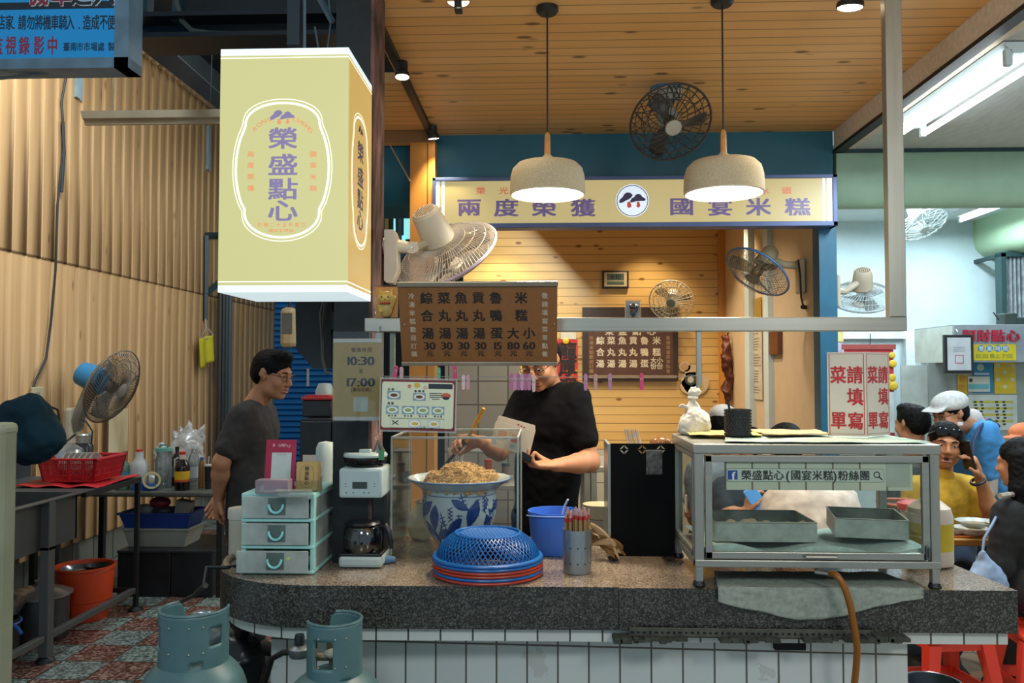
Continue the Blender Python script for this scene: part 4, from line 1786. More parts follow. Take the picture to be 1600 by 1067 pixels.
tag(obj('white_card',MB().box((0,0,.045),(.05,.0012,.09),0,Matrix.Rotation(-.1,4,'X')),M('b8afa4',.6),loc=PZ(475,762,ZD)+V((0,.06,.02))),'pale card poking up behind the tan business cards','card')
p=PZ(458,775,ZD)
td=thing('plastic_tray','small clear plastic tray at the front edge of the drawer top','tray',p)
obj('tray_shell',MB().prism([(-.055,-.012),(-.045,-.02),(.055,-.02),(.06,-.012),(.06,.018),(-.055,.018)],.016).box((0,0,.018),(.12,.045,.003),.001),glassy('milky_clear','e8eeea',.12,.1,.25,'c6cfca'),td)

# -- thermos-like white handset at the back
p=onC(508,838)
th=thing('electric_kettle','tall white plastic flask with handle slot behind the coffee maker','flask',(p.x,p.y,ZT))
hz=P(508,689,p.y).z-ZT
obj('flask_body',MB().lathe([(0,0),(.042,0),(.044,.02),(.042,hz*.8),(.04,hz*.93),(.03,hz*.985),(0,hz)],28),M('b7c4bf',.4,var=.04),th)
obj('handle_slot',MB().lathe([(0,0),(.008,.004),(.0085,.035),(.004,.07),(0,.072)],10,Matrix.Translation((-.018,-.040,hz*.62))@Matrix.Diagonal((1,.4,1,1))),M('2b3234',.6),th)
th.name='insulated_flask'

# -- coffee maker
p0,p1=onC(528,888),onC(597,888)
cx_=(p0.x+p1.x)/2
w=p1.x-p0.x
cm=thing('coffee_maker','white and black drip coffee machine with bean hopper and glass carafe','coffee machine',(cx_,p0.y+.0825,ZT))
m_wp=M('a9bab9',.35,var=.03)
m_bp=M('111417',.3,var=.1)
hz=P(565,704,p0.y+.06).z-ZT
s_=hz/186
zz=lambda py:(890-py)*s_
dp=.165
obj('base',MB().box((0,0,zz(880)),(w,dp,zz(871)),.012),m_wp,cm)
obj('warming_plate',MB().box((0,-.005,zz(869.5)),(w-.006,dp-.02,.012),.004),m_bp,cm)
obj('back_column',MB().box((0,dp*.28,(zz(870)+zz(775))/2),(w-.008,dp*.40,zz(775)-zz(870)),.006),m_bp,cm)
obj('control_panel',MB().box((0,0,(zz(778)+zz(730))/2),(w,dp,zz(730)-zz(778)),.01),m_wp,cm)
obj('display',MB().box((-.002,-dp/2-.0005,zz(757)),(.052,.003,.024),.001),M('3a423e',.2),cm)
mb=MB()
for x_ in(-.052,.05):
 for z_ in(.005,-.004):
  mb.box((x_,-dp/2-.0005,zz(757)+z_),(.006,.001,.002))
for x_ in(-.05,-.025,.012,.03):
 mb.box((x_,-dp/2-.0005,zz(769)),(.006,.001,.003))
obj('button_marks',mb,M('4d5a5c',.5),cm)
hop=obj('bean_hopper',MB().lathe([(0,zz(732)),(w*.40,zz(732)),(w*.42,zz(726)),(w*.47,zz(724)),(w*.5,zz(716)),(w*.5,zz(713)),(0,zz(713))],40),glassy('smoked_plastic','2a2a2a',.12,.05,.5,'1a1512'),cm)
obj('hopper_lid',MB().lathe([(0,zz(714)),(w*.505,zz(714)),(w*.51,zz(711)),(w*.48,zz(708)),(0,zz(707.5))],40).box((0,0,zz(705.5)),(w*.28,.03,.014),.004),m_wp,hop)
ca=obj('carafe',MB().lathe([(0,zz(868)),(w*.40,zz(868)),(w*.44,zz(862)),(w*.45,zz(845)),(w*.42,zz(832)),(w*.36,zz(826))],36,Matrix.Translation((-.004,-.016,0))),glassy('carafe_glass','9aa5a5',.16,.02),cm)
obj('carafe_lid',MB().lathe([(0,zz(826)),(w*.38,zz(826)),(w*.42,zz(823)),(w*.38,zz(819)),(0,zz(818))],36,Matrix.Translation((-.004,-.016,0))),m_bp,ca)
hx=w/2
obj('carafe_handle',MB().tube([(hx-.014,-.04,zz(825)),(hx+.008,-.055,zz(824)),(hx+.02,-.058,zz(832)),(hx+.028,-.058,zz(852)),(hx+.03,-.058,zz(860))],[.009,.01,.010,.0085,.006],10),m_bp,ca)
obj('power_cord',MB().tube([(-w/2+.01,dp/2-.01,.15),(-w/2-.02,dp/2-.02,.2),(-w/2-.03,dp/2+.02,.30),(-w/2-.07,dp/2+.1,.33)],.004,8),m_bp,cm)

# -- acrylic guard box round the bowl
ax0,ax1=P(611,880,3.056).x,P(809,880,3.056).x
ay0,ay1=3.056,3.495
az=1.325
ab=thing('acrylic_guard','clear acrylic guard box around the porcelain bowl of rice','food guard',((ax0+ax1)/2,(ay0+ay1)/2,ZT))
wma=Matrix.Translation((-(ax0+ax1)/2,-(ay0+ay1)/2,-ZT))
obj('front_pane',MB().b2((ax0,ay0,ZT+.002),(ax1,ay0+.004,az),m=wma),m_clear,ab)
obj('side_pane',MB().b2((ax0,ay0+.004,ZT+.002),(ax0+.004,ay1,az),m=wma),m_clear,ab)
obj('side_pane',MB().b2((ax1-.004,ay0+.004,ZT+.002),(ax1,ay1,az),m=wma),m_clear,ab)
obj('top_pane',MB().b2((ax0,ay0,az),(ax1,ay1,az+.004),m=wma),m_clear,ab)
m_edge=glassy('acrylic_edge','dfe6e4',.2,.1,.45,'c5cfcc')
mb=MB()
for a_,b_ in(((ax0,ay0),(ax0,ay0)),((ax1,ay0),(ax1,ay0)),((ax0,ay1),(ax0,ay1)),((ax1,ay1),(ax1,ay1))):
 mb.box((a_[0],a_[1],(ZT+az)/2+.001),(.007,.007,az-ZT-.004),.001,wma)
for yy in(ay0,ay1):
 mb.b2((ax0,yy-.003,az-.003),(ax1,yy+.003,az+.005),.001,wma)
for xx in(ax0,ax1):
 mb.b2((xx-.003,ay0,az-.003),(xx+.003,ay1,az+.005),.001,wma)
obj('polished_edge',mb,m_edge,ab)

# -- porcelain bowl
BY=3.274
bc=V((P(718,750,BY).x,BY,ZT+.001))
bw=thing('porcelain_bowl','large blue and white porcelain bowl painted with fish, heaped with rice','bowl',bc)
m_por=M('c3d0d2',.14,var=.06,sc=4)
Rr=80*BY/F
zr=P(718,748,BY).z-ZT
prof=[(0,0),(.075,0),(.08,.012),(.098,.03),(.128,.08),(.143,.13),(.147,.18),(.142,.215),(.145,.235),(.158,zr-.03),(Rr*.93,zr-.008),(Rr,zr),(Rr-.003,zr+.007),(Rr*.85,zr-.004),(.155,zr-.022),(.138,zr-.05),(.13,.15),(.09,.05),(0,.03)]
obj('bowl_body',MB().lathe(prof,64),m_por,bw)
pr=prof[3:9]


def onbowl(a,z):
 for(r0,z0_),(r1,z1_)in zip(pr,pr[1:]):
  if z0_<=z<=z1_:
   r=r0+(r1-r0)*(z-z0_)/(z1_-z0_)
   return V(((r+.0012)*math.cos(a),(r+.0012)*math.sin(a),z))
 r=pr[-1][0]if z>pr[-1][1]else pr[0][0]
 return V(((r+.0012)*math.cos(a),(r+.0012)*math.sin(a),z))


def decal(mb,pts,a0,z0_,sc,rot):
 """2-D outline wrapped on the bowl; pts triangulated as a strip between two half outlines"""
 n=len(pts)//2
 vs=[]
 c_,s__=math.cos(rot),math.sin(rot)
 for k in range(n):
  p_,q_=V(pts[k]),V(pts[-1-k])
  for t_ in(0,.25,.5,.75,1):
   u=p_*(1-t_)+q_*t_
   x,y_=(u.x*c_-u.y*s__)*sc,(u.x*s__+u.y*c_)*sc
   vs.append(onbowl(a0+x/.14,z0_+y_))
 fs=[(k*5+j,k*5+j+1,k*5+j+6,k*5+j+5)for k in range(n-1)for j in range(4)]
 mb.add(vs,fs)


fish=[(-1.25,.45),(-.95,.12),(-.75,.12),(-.4,.34),(0,.42),(.4,.34),(.75,.14),(.95,0),(.95,-.02),(.75,-.16),(.4,-.34),(0,-.38),(-.4,-.28),(-.75,-.1),(-.95,-.12),(-1.25,-.45)]
leaf=[(-1,0),(-.6,.14),(0,.2),(.6,.12),(1,0),(1,-.01),(.6,-.1),(0,-.14),(-.6,-.1),(-1,-.01)]
mb=MB()
random.seed(11)
for a,z,sc_,ro in((-2.2,.13,.05,1.4),(-1.45,.185,.036,2.6),(-.85,.06,.036,.3),(-2.55,.16,.05,.7),(-2.45,.085,.04,2.4),(-1.95,.07,.042,.5),(-1.1,.15,.052,1.25),(-.55,.1,.045,2.0),(-.2,.17,.04,.4),(-1.62,.1,.043,.9),(.6,.14,.05,1),(1.7,.13,.05,2),(2.6,.14,.05,.5)):
 decal(mb,fish,a,z,sc_*1.15,ro)
for k in range(44):
 a,z=-PI+k*2*PI/44+random.uniform(-.1,.1),random.uniform(.06,.2)
 base=random.uniform(0,PI)
 for i in range(7):
  decal(mb,leaf,a+.03*math.cos(base)*i*.6,z+.007*(i-3),.015,base+(1 if i%2 else-1)*.9)
obj('painted_fish',mb,M('1b3d86',.2,var=.3,sc=50,name='cobalt_glaze'),bw)
mb=MB()
for z,r in((.214,.1435),(.0,.0)):
 if r:
  mb.torus(r,.0018,64,6,Matrix.Translation((0,0,z)))
mb.torus(Rr,.0028,64,6,Matrix.Translation((0,0,zr+.003)))
obj('blue_rim_line',mb,M('4a6aa0',.3),bw)


def rice(F_,ax):
 return F_


def bl_(s):
 s.ell((.0,0,zr-.035),(.15,.15,.032),k=.02)
 s.ell((.01,.0,zr+.0),(.085,.085,.055),k=.05)
 s.ell((.10,.02,zr-.004),(.05,.05,.034),k=.02)
 s.ell((-.085,.01,zr-.012),(.05,.05,.03),k=.02)
 s.ell((-.03,-.03,zr-.0),(.07,.05,.03),k=.04)


m_rice=M('cc9e60',.8,var=.35,sc=70,name='rice_brown')
rc=blob('rice',m_rice,bw,bl_,.005,.012,38)
rc['kind']='stuff'
mb=MB()
random.seed(2)
rv=[(v.co.copy(),v.normal.copy())for v in rc.data.vertices if v.normal.z>.1]
for k in range(2600):
 c_,n_=random.choice(rv)
 an=random.uniform(0,PI)
 l=random.uniform(.003,.009)
 d_=V((math.cos(an),math.sin(an),random.uniform(-.4,.6)))*l
 c_=c_+n_*random.uniform(0,.004)
 mb.mat(k%3)
 mb.tube([c_-d_,c_+n_*.002,c_+d_*.8+n_*.001],.0013,4,cap=False)
o=obj('rice_strand',mb,[M('d8b478',.8),M('b98a50',.8),M('e2c692',.8)],bw)
o['kind']='stuff'

# -- inverted colanders
cc=onC(762,895)
CR=83.5*cc.y/F
m_cb,m_crd=M('1560a8',.35,var=.06),M('a5341f',.4,var=.06)


def colander_parts():
 rim=MB().torus(CR,.0052,72,8,Matrix.Translation((0,0,.006)))
 rim.lathe([(CR,.010),(CR-.008,.013),(CR-.012,.012)],72)
 pr_=[(CR-.008,.012),(CR-.018,.036),(CR-.032,.056),(CR-.052,.073),(CR-.073,.084)]
 # body lattice: two families of slanted strands
 lat=MB()
 N=60

 def pt(t,a):
  u=t*(len(pr_)-1)
  i=min(int(u),len(pr_)-2)
  f=u-i
  r=pr_[i][0]+(pr_[i+1][0]-pr_[i][0])*f
  z=pr_[i][1]+(pr_[i+1][1]-pr_[i][1])*f
  return V((r*math.cos(a),r*math.sin(a),z))
 for k in range(N):
  for sg_ in(-1,1):
   lat.tube([pt(j/10,2*PI*k/N+sg_*j/10*.40)for j in range(11)],.0016,4,cap=False)
 rt_=CR-.073
 top=MB().torus(rt_,.004,60,6,Matrix.Translation((0,0,.084)))
 top.torus(rt_-.018,.0025,50,5,Matrix.Translation((0,0,.083)))
 top.lathe([(0,.079),(rt_,.080)],40)
 for k in range(17):
  c_=-rt_+2*rt_*(k+.5)/17
  l=math.sqrt(max(0,(rt_-.02)**2-c_**2))
  if l>.01:
   top.tube([(c_,-l,.083),(c_,l,.083)],.0022,4).tube([(-l,c_,.083),(l,c_,.083)],.0022,4)
 return rim,lat,top


rm,lt_,tp=colander_parts()
mesh_c={}
for nm,mt_ in(('b',m_cb),('r',m_crd)):
 mesh_c[nm]=(rm.mesh('colander_rim',mt_),lt_.mesh('colander_lattice',mt_),tp.mesh('colander_top',mt_))
lab=[('r','red plastic colander at the very bottom of the inverted stack'),('b','blue plastic colander second from the bottom of the stack'),('r','red plastic colander just above the lower blue one in the stack'),('r','upper of the two touching red colanders in the stack'),('b','blue plastic colander directly under the topmost one'),('b','blue colander turned upside down on top of the stack')]
for i,(c,l)in enumerate(lab):
 t=thing('colander',l,'colander',(cc.x,cc.y,ZT+.0105*i+.001),i*.045,'stacked colanders')
 for nm,me in zip(('rim','lattice','woven_base'),mesh_c[c]):
  if nm!='rim' and i<4:
   continue
  o=obj(nm,me,None,t)
  if nm!='rim' and i==4:
   o.scale=(.96,.96,.93)

# -- blue bucket, chopstick tin, leaf bundle
p=onC(866,862)
bk=thing('blue_bucket','bright blue plastic bucket behind the chopstick tin','bucket',(p.x,p.y,ZT))
r1=41*p.y/F
hz=P(866,797,p.y).z-ZT
m_bk=M('3f74d6',.4,var=.06)
obj('bucket_body',MB().lathe([(0,0),(r1*.82,0),(r1*.84,.005),(r1*.97,hz-.012),(r1,hz-.01),(r1,hz),(r1*.95,hz),(r1*.80,.006),(0,.006)],48),m_bk,bk)
obj('carry_handle',MB().tube([((r1+.003)*math.cos(a),(r1+.003)*math.sin(a),hz-.02-.012*math.sin(a))for a in[PI+PI*k/16 for k in range(17)]],.003,6),M('7f9fe0',.4),bk)
tag(obj('serving_spoon',MB().tube([(0,0,0),(.02,.0,.075),(.032,-.01,.10)],.004,8).sphere((-.004,0,-.006),.016,8,(1,.6,.5)),M('c3cbd8',.3),loc=(p.x+.02,p.y-.015,ZT+hz-.055)),'pale plastic spoon leaning in the blue bucket','spoon')
p=onC(902,893)
tn=thing('chopstick_tin','perforated steel chopstick tin beside the blue bucket','container',(p.x,p.y,ZT))
r1=22*p.y/F
hz=P(902,826,p.y).z-ZT
obj('tin_body',MB().lathe([(0,0),(r1,0),(r1,hz),(r1-.003,hz),(r1-.003,.004),(0,.004)],40),steel('polished_tin','9fa8ac',.2,2),tn)
mb=MB()
for z_ in(.035,.088):
 for k in range(12):
  a=2*PI*k/12
  mb.prism([(.0028*math.cos(q_),.0036*math.sin(q_))for q_ in[PI*i/5 for i in range(10)]],.0005,Matrix.Rotation(a,4,'Z')@Matrix.Translation((r1,0,z_))@Matrix.Rotation(PI/2,4,'Y'))
obj('round_hole',mb,M('1b1f20',.7),tn)
random.seed(4)
m_ch,m_chr,m_chw=M('a5895a',.6,var=.15),M('b52a2a',.4),glassy('wrapper_film','f0dede',.15,.15,.4,'d8b8b4')
z_top=P(902,800,p.y).z-ZT
for k in range(26):
 a,r_=k*2.4,(r1-.009)*math.sqrt((k+.5)/26)
 x,y_=r_*math.cos(a),r_*math.sin(a)
 lx,ly=x*1.06,y_*1.06
 e=random.uniform(-.012,.004)
 t=thing('chopstick_pair','wrapped chopsticks standing in the steel tin','chopsticks',(p.x+x,p.y+y_,ZT+.006),0,'wrapped chopsticks in the tin')
 zt=z_top+e-.006
 for sgn in(-1,1):
  obj('stick',MB().cyl((sgn*.002,0,0),(lx-x+sgn*.002,ly-y_,zt-.02),.002,n=6),m_ch,t)
 obj('red_band',MB().cyl((lx-x,ly-y_,zt-.021),(lx-x,ly-y_,zt-.008),.0048,n=8),m_chr,t)
 obj('wrapper_end',MB().cyl((lx-x,ly-y_,zt-.008),(lx-x+.002,ly-y_,zt+.012),.0055,.003,n=6),m_chw,t)
p=onC(925,872)
lf=thing('bamboo_leaf_bundle','bundle of dried brown bamboo leaves lying beside the chopstick tin','leaf bundle',(p.x,p.y,ZT))
m_lf,m_lf2=M('7d5a2a',.6,var=.3,sc=25),M('b59a74',.7,var=.2)
random.seed(9)
for k in range(9):
 a,b=P(922,818+k*4,p.y),P(965+random.uniform(-8,14),874-k*3,p.y-.03)
 a.y+=random.uniform(-.03,.04)
 z0_,z1_=a.z-ZT,max(.008+.004*k,b.z-ZT)
 A_,B_=V((a.x-p.x,a.y-p.y,max(z0_,.02))),V((b.x-p.x,b.y-p.y-.02,z1_))
 wv=V((.5,-.25,.35)).normalized()*(.016+.004*(k%3))

 def fn(u,v,A_=A_,B_=B_,wv=wv,k=k):
  q_=A_.lerp(B_,u)+wv*(v-.5)*2*math.sin(PI*min(1,u*.9+.08))+V((0,0,.012*math.sin(PI*u)+.004*math.cos(v*6+k)))
  return V((q_.x,q_.y,max(.002+k*.0015,q_.z)))
 o=obj('leaf',MB().grid(fn,8,4),m_lf if k%4 else m_lf2,lf,60)
 solid(o,.0015)
obj('twine',MB().tube([(-.01,-.02,.1),(.02,-.035,.09),(.035,-.02,.06),(.03,.01,.05)],.0025,6),M('c9bb9c',.8),lf)
# ================================================================== FANS
def fan(name,label,c,axis,R,depth=.11,nw=44,cage='b9b6ac',blade='9aa3a4',motor='d6d0bd',rim=None,hub='c9c6ba',nb=3,mlen=.13,mr=.055,spiral=.25,orbit=False,wire=.0016,group=None,blade_mat=None,up=(0,0,1)):
 t=thing(name,label,'fan',c,0,group)
 m=TR((0,0,0),d=axis,up=up)
 mc=M(cage,.45,.1,var=.15)

 def arc(a,r0,r1,zr,z0,tw,n=8):
  pts=[]
  for j in range(n+1):
   u=j/n
   r=r0+(r1-r0)*u
   z=z0+(zr-z0)*u**2.6
   aa=a+tw*(1-u)
   pts.append((r*math.cos(aa),r*math.sin(aa),z))
  return pts
 fg=MB()
 for k in range(nw):
  fg.tube(arc(2*PI*k/nw,R*.2,R,.006,depth*.5,spiral),wire,4,m=m,cap=False)
 for u in((.45,.72)if not orbit else(.62,)):
  z=depth*.5+(.006-depth*.5)*u**2.6
  fg.torus(R*(.2+.8*u),wire,40,4,m@Matrix.Translation((0,0,z)))
 obj('front_guard',fg,mc,t)
 rg=MB()
 for k in range(nw):
  rg.tube(arc(2*PI*k/nw,R*.28,R,-.006,-depth*.5,-spiral),wire,4,m=m,cap=False)
 for u in(.3,.55,.8):
  z=-depth*.5+(-.006+depth*.5)*u**2.6
  rg.torus(R*(.28+.72*u),wire,40,4,m@Matrix.Translation((0,0,z)))
 obj('rear_guard',rg,mc,t)
 obj('guard_rim',MB().torus(R,.006,56,8,m),M(rim,.4)if rim else mc,t)
 obj('hub_badge',MB().lathe([(0,depth*.5+.006),(R*.18,depth*.5+.004),(R*.21,depth*.5-.002),(R*.2,depth*.5-.01),(0,depth*.5-.01)],28,m),M(hub,.4),t)
 mbl=blade_mat or M(blade,.35)
 for k in range(nb):
  a0=2*PI*k/nb

  def bf(u,v,a0=a0):
   r=R*(.14+.74*u)
   wd=(.55+.5*math.sin(PI*min(1,u*.8+.15)))*(2.2/nb)
   a=a0+(v-.5)*wd*(.85 if u>.2 else .6)+u*.25
   return V((r*math.cos(a),r*math.sin(a),(v-.5)*depth*.42*(1-.35*u)+.005))
  b=obj('blade',MB().grid(bf,8,6,m),mbl,t,80)
  solid(b,.002)
 obj('blade_hub',MB().lathe([(0,-.03),(R*.15,-.03),(R*.15,.02),(R*.1,.03),(0,.03)],20,m),mbl,t)
 mm_=M(motor,.45,var=.06)
 mo=obj('motor_housing',MB().lathe([(0,-depth*.5-mlen),(mr*.75,-depth*.5-mlen),(mr*.92,-depth*.5-mlen+.012),(mr,-depth*.5-mlen*.6),(mr*1.08,-depth*.5-.01),(mr*.9,-depth*.5+.006),(0,-depth*.5+.006)],28,m),mm_,t)
 vb=MB()
 for k in range(7):
  x=(k-3)*mr*.2
  l=math.sqrt(max(0,(mr*.66)**2-x*x))
  vb.box((x,0,-depth*.5-mlen-.0005),(mr*.09,l*2,.002),0,m)
 obj('vent_slots',vb,M('8a6a48',.6),mo)
 return t,m,mm_


# 1 white fan on the pillar
c=P(698,397,3.33)
t,m,mm_=fan('wall_fan','cream wall fan on the pillar tilted down, seen from behind above the brown price board',c,(.36,.58,-.73),84*3.33/F,.12,90,'c9c0b2','b7aaa2','cfc7b3',rim='b8acc4',nb=3,mlen=.15,mr=.062,blade_mat=glassy('clear_blade','e6ded8',.1,.1,.25,'c8bcb4'))
w=lambda px,py,y:P(px,py,y)-c
a=w(586,402,3.24)
obj('wall_plate',MB().prism([(0,.095),(.035,.095),(.045,.07),(.048,.02),(.05,-.06),(.03,-.11),(.01,-.11),(0,-.1)],.085,TR((-.612-c.x,3.24-c.y,a.z),rot=(PI/2,0,0))),mm_,t)
p0,p1=w(600,385,3.2),w(645,388,3.22)
obj('arm',MB().tube([p0,w(620,384,3.2),p1],[.034,.026,.022],12).cyl(p1+V((0,-.024,0)),p1+V((0,.024,0)),.024),mm_,t)
obj('pivot_screw',MB().cyl(p1+V((0,-.028,0)),p1+V((0,-.02,0)),.006,n=10),m_ss,t)
hb=m@V((0,0,-.10))
obj('neck',MB().tube([p1,p1.lerp(hb,.5)+V((0,0,-.01)),hb],[.02,.018,.02],10),M('b5ab8d',.5),t)
obj('pull_knob',MB().cyl(m@V((.0,.06,-.15)),m@V((.0,.09,-.16)),.008,n=10),mm_,t)

# 2 dusty fan on the ribbed wall
c=P(176,604,6.05)
t,m,mm_=fan('wall_fan','dusty old fan with blue motor mounted on the ribbed wood-print wall',c,(.92,-.12,-.36),61*6.05/F,.17,70,'6d6353','6a665e','2f7fae',hub='8c857a',nb=3,mlen=.2,mr=.095,spiral=.9,wire=.0024)
b0,b1=PXp(113,668,-3.55)-c,m@V((0,0,-.18))
obj('arm',MB().tube([b0+V((.03,0,.0)),(b0+b1)/2+V((0,-.02,-.06)),b1+V((0,0,-.06))],[.05,.045,.05],10),M('9b958a',.5),t)
obj('wall_plate',MB().box(b0,(.06,.14,.30),.02),M('c2b69c',.5),t)
obj('power_cord',MB().tube([b0+V((.05,-.05,-.05)),b0+V((.08,-.25,-.10)),PXp(90,640,-3.5)-c,PXp(62,628,-3.5)-c,PXp(54,618,-3.52)-c],.008,6),M('1a1a1a',.5),t)

# 3 caged orbit fan on the pine ceiling
c=P(1048,192,4.22)
t,m,mm_=fan('ceiling_fan','dark caged orbit fan hanging from the pine ceiling between the two pendants',c,(.12,-.74,-.66),64*4.22/F,.12,24,'3b342c','3d3a36','9aa4a0',hub='b5b2a4',nb=3,spiral=.5,orbit=True,wire=.0024,mlen=.10,mr=.05)
bs_=PZ(1041,138,ZC)-c
obj('ceiling_base',MB().lathe([(0,-.07),(.05,-.07),(.075,-.05),(.08,-.012),(0,-.012)],28,Matrix.Translation(bs_)),M('a9aea6',.5),t)
obj('base_ring',MB().lathe([(0,-.012),(.083,-.012),(.083,0),(0,0)],28,Matrix.Translation(bs_)),M('2b6d94',.5),t)
obj('swing_arm',MB().tube([bs_+V((0,0,-.07)),bs_+V((.01,.04,-.14)),m@V((0,0,-.13))],.016,8),M('7d8684',.4),t)
obj('loose_wire',MB().tube([bs_+V((.02,-.07,.0)),bs_+V((.035,-.085,-.03)),bs_+V((.05,-.08,-.07)),bs_+V((.02,-.06,-.09))],.003,5),m_lampblk,t)
mb=MB()
for k in range(12):
 a=2*PI*k/12
 R_=64*4.22/F
 mb.tube([m@V((R_*.72*math.cos(a+q_)if abs(q_)<.2 else R_*.98*math.cos(a+q_),R_*.72*math.sin(a+q_)if abs(q_)<.2 else R_*.98*math.sin(a+q_),.035 if abs(q_)<.2 else .008))for q_ in(-.26,-.1,0,.1,.26)],.0026,4)
obj('guard_loops',mb,M('3b342c',.5),t)

# 4 small white fan at the pine back wall
c=P(1049,470,7.42)
t,m,mm_=fan('wall_fan','small white fan at the pine back wall beside the black lucky cat',c,(-.22,-.82,-.45),34*7.42/F,.10,30,'c3c0ae','a89a80','d4d2c8',hub='5f6e66',nb=3,wire=.0022,blade_mat=glassy('pale_blade','e6e0d2',.1,.1,.4,'b3a78e'))
obj('wall_plate',MB().box(V((.04,.25,-.04)),(.10,.05,.22),.015),mm_,t)
obj('arm',MB().tube([V((.04,.24,-.05)),V((.04,.14,-.02)),m@V((0,0,-.1))],.022,8),mm_,t)

# 5 fan on the cream side wall
c=P(1183,425,5.3)
t,m,mm_=fan('wall_fan','beige wall fan with blue rim on the cream side wall, tilted downwards',c,(-.58,-.28,-.76),53*5.3/F,.13,46,'8a8070','9a917c','b5ab90',rim='4a78b0',hub='7a7468',nb=3,wire=.0018,blade_mat=glassy('amber_blade','d8cdb4',.1,.1,.4,'9a8c70'))
wp=V((1.655-c.x,P(1252,430,5.36).y-c.y,P(1252,432,5.36).z-c.z))
obj('wall_plate',MB().box(wp+V((-.02,0,0)),(.04,.10,.22),.012),mm_,t)
obj('arm',MB().tube([wp+V((-.03,0,.07)),wp+V((-.12,0,.075)),m@V((0,0,-.13))],[.026,.024,.022],10),mm_,t)
obj('power_cord',MB().tube([wp+V((-.05,-.06,.1)),wp+V((-.045,-.08,.0)),wp+V((-.04,-.08,-.14)),wp+V((-.02,-.06,-.2))],.006,6),m_lampblk,t)
obj('plug',MB().cyl(wp+V((-.03,-.07,-.2)),wp+V((.0,-.04,-.2)),.014,n=8),m_lampblk,t)

# 6 fan on the teal column in the dining side
c=P(1346,464,5.25)
t,m,mm_=fan('wall_fan','white fan with blue rim beside the teal column, seen from behind over the dining side',c,(.12,.52,-.85),49*5.25/F,.11,50,'a7b2b4','b0babc','b5ab98',rim='aebcc2',nb=3,mlen=.13,mr=.058,wire=.0016,blade_mat=glassy('white_blade','e6eef0',.1,.1,.35,'c0cacc'))
wp=V((1.76-c.x,5.1-c.y,P(1310,455,5.1).z-c.z))
obj('wall_plate',MB().box(wp+V((.012,0,0)),(.024,.09,.2),.01),mm_,t)
obj('arm',MB().tube([wp+V((.02,0,0)),wp+V((.07,.03,.0)),m@V((0,0,-.12))],.02,10),mm_,t)

# 7 far orbit fan on the rear ceiling
c=P(1441,351,6.3)
t,m,mm_=fan('ceiling_fan','white orbit fan on the rear ceiling partly hidden by the steel post',c,(.15,-.5,-.85),36*6.3/F,.10,20,'c6d2d4','aebcbe','c0cccd',hub='b8c6c8',nb=3,wire=.0026,orbit=True)
obj('ceiling_base',MB().lathe([(0,0),(.07,0),(.06,-.05),(.02,-.06),(0,-.06)],20,Matrix.Translation((.0,.0,2.92-c.z))).cyl((0,0,2.87-c.z),m@V((0,0,-.13)),.016,n=8),mm_,t)
# ================================================================== GLASS CABINET AND WHAT IS ON IT
gx0,gx1=P(1086,880,2.70).x,P(1471,880,2.70).x
gy0,gy1=2.70,3.14
gz0,gz1=P(1280,888,2.70).z,P(1280,694,2.70).z
gc=V(((gx0+gx1)/2,(gy0+gy1)/2,ZT))
gb=thing('display_cabinet','stainless steel glass display cabinet on legs at the counter end, with a white-washed sign band','cabinet',gc)
wm=Matrix.Translation(-gc)
ts=.030
mb=MB()
for x in(gx0,gx1-ts):
 for y_ in(gy0,gy1-ts):
  mb2=MB().b2((x,y_,gz0),(x+ts,y_+ts,gz1-.03),.003,wm)
  obj('corner_post',mb2,m_ssv,gb)
  obj('leg',MB().b2((x+.003,y_+.003,ZT+.012),(x+ts-.003,y_+ts-.003,gz0),.002,wm),m_ssv,gb)
  obj('foot',MB().lathe([(0,0),(.019,0),(.021,.006),(.016,.018),(0,.018)],16,wm@Matrix.Translation((x+ts/2,y_+ts/2,ZT+.0005))),m_blackmetal,gb)
for y_ in(gy0,gy1-ts):
 obj('bottom_rail',MB().b2((gx0,y_-.001,gz0),(gx1,y_+ts,gz0+.024),.003,wm),m_ss,gb)
for x in(gx0,gx1-ts):
 obj('bottom_rail',MB().b2((x,gy0,gz0),(x+ts,gy1,gz0+.024),.003,wm),m_ss,gb)
obj('top_cover',MB().b2((gx0-.004,gy0-.004,gz1-.032),(gx1+.004,gy1+.004,gz1),.004,wm),m_ss,gb)
obj('floor_plate',MB().b2((gx0+.01,gy0+.01,gz0+.012),(gx1-.01,gy1-.01,gz0+.022),0,wm),m_ssd,gb)
# front door
fd=MB()
fx0,fx1,fz0,fz1=gx0+ts+.004,gx1-ts-.004,gz0+.028,gz1-.036
fw=.022
for a_,b_ in(((fx0,fz0),(fx1,fz0+fw)),((fx0,fz1-fw),(fx1,fz1)),((fx0,fz0),(fx0+fw,fz1)),((fx1-fw,fz0),(fx1,fz1))):
 fd.b2((a_[0],gy0-.003,a_[1]),(b_[0],gy0+.014,b_[1]),.002,wm)
door=obj('door',fd,m_ss,gb)
obj('door_pane',MB().b2((fx0+fw,gy0+.005,fz0+fw),(fx1-fw,gy0+.008,fz1-fw),m=wm),m_glass,door)
hx=P(1281,873,2.7).x
obj('door_handle',MB().tube([(hx-.052,gy0-.003,fz0+.012),(hx-.048,gy0-.016,fz0+.011),(hx+.048,gy0-.016,fz0+.011),(hx+.052,gy0-.003,fz0+.012)],.0035,8,m=wm),m_ss,door)
lx=P(1449,860,2.7).x
obj('latch',MB().b2((lx-.009,gy0-.012,gz0+.03),(lx+.005,gy0-.003,gz0+.075),.003,wm).b2((lx-.004,gy0-.02,gz0+.04),(lx+.001,gy0-.01,gz0+.066),.002,wm),m_ssd,door)
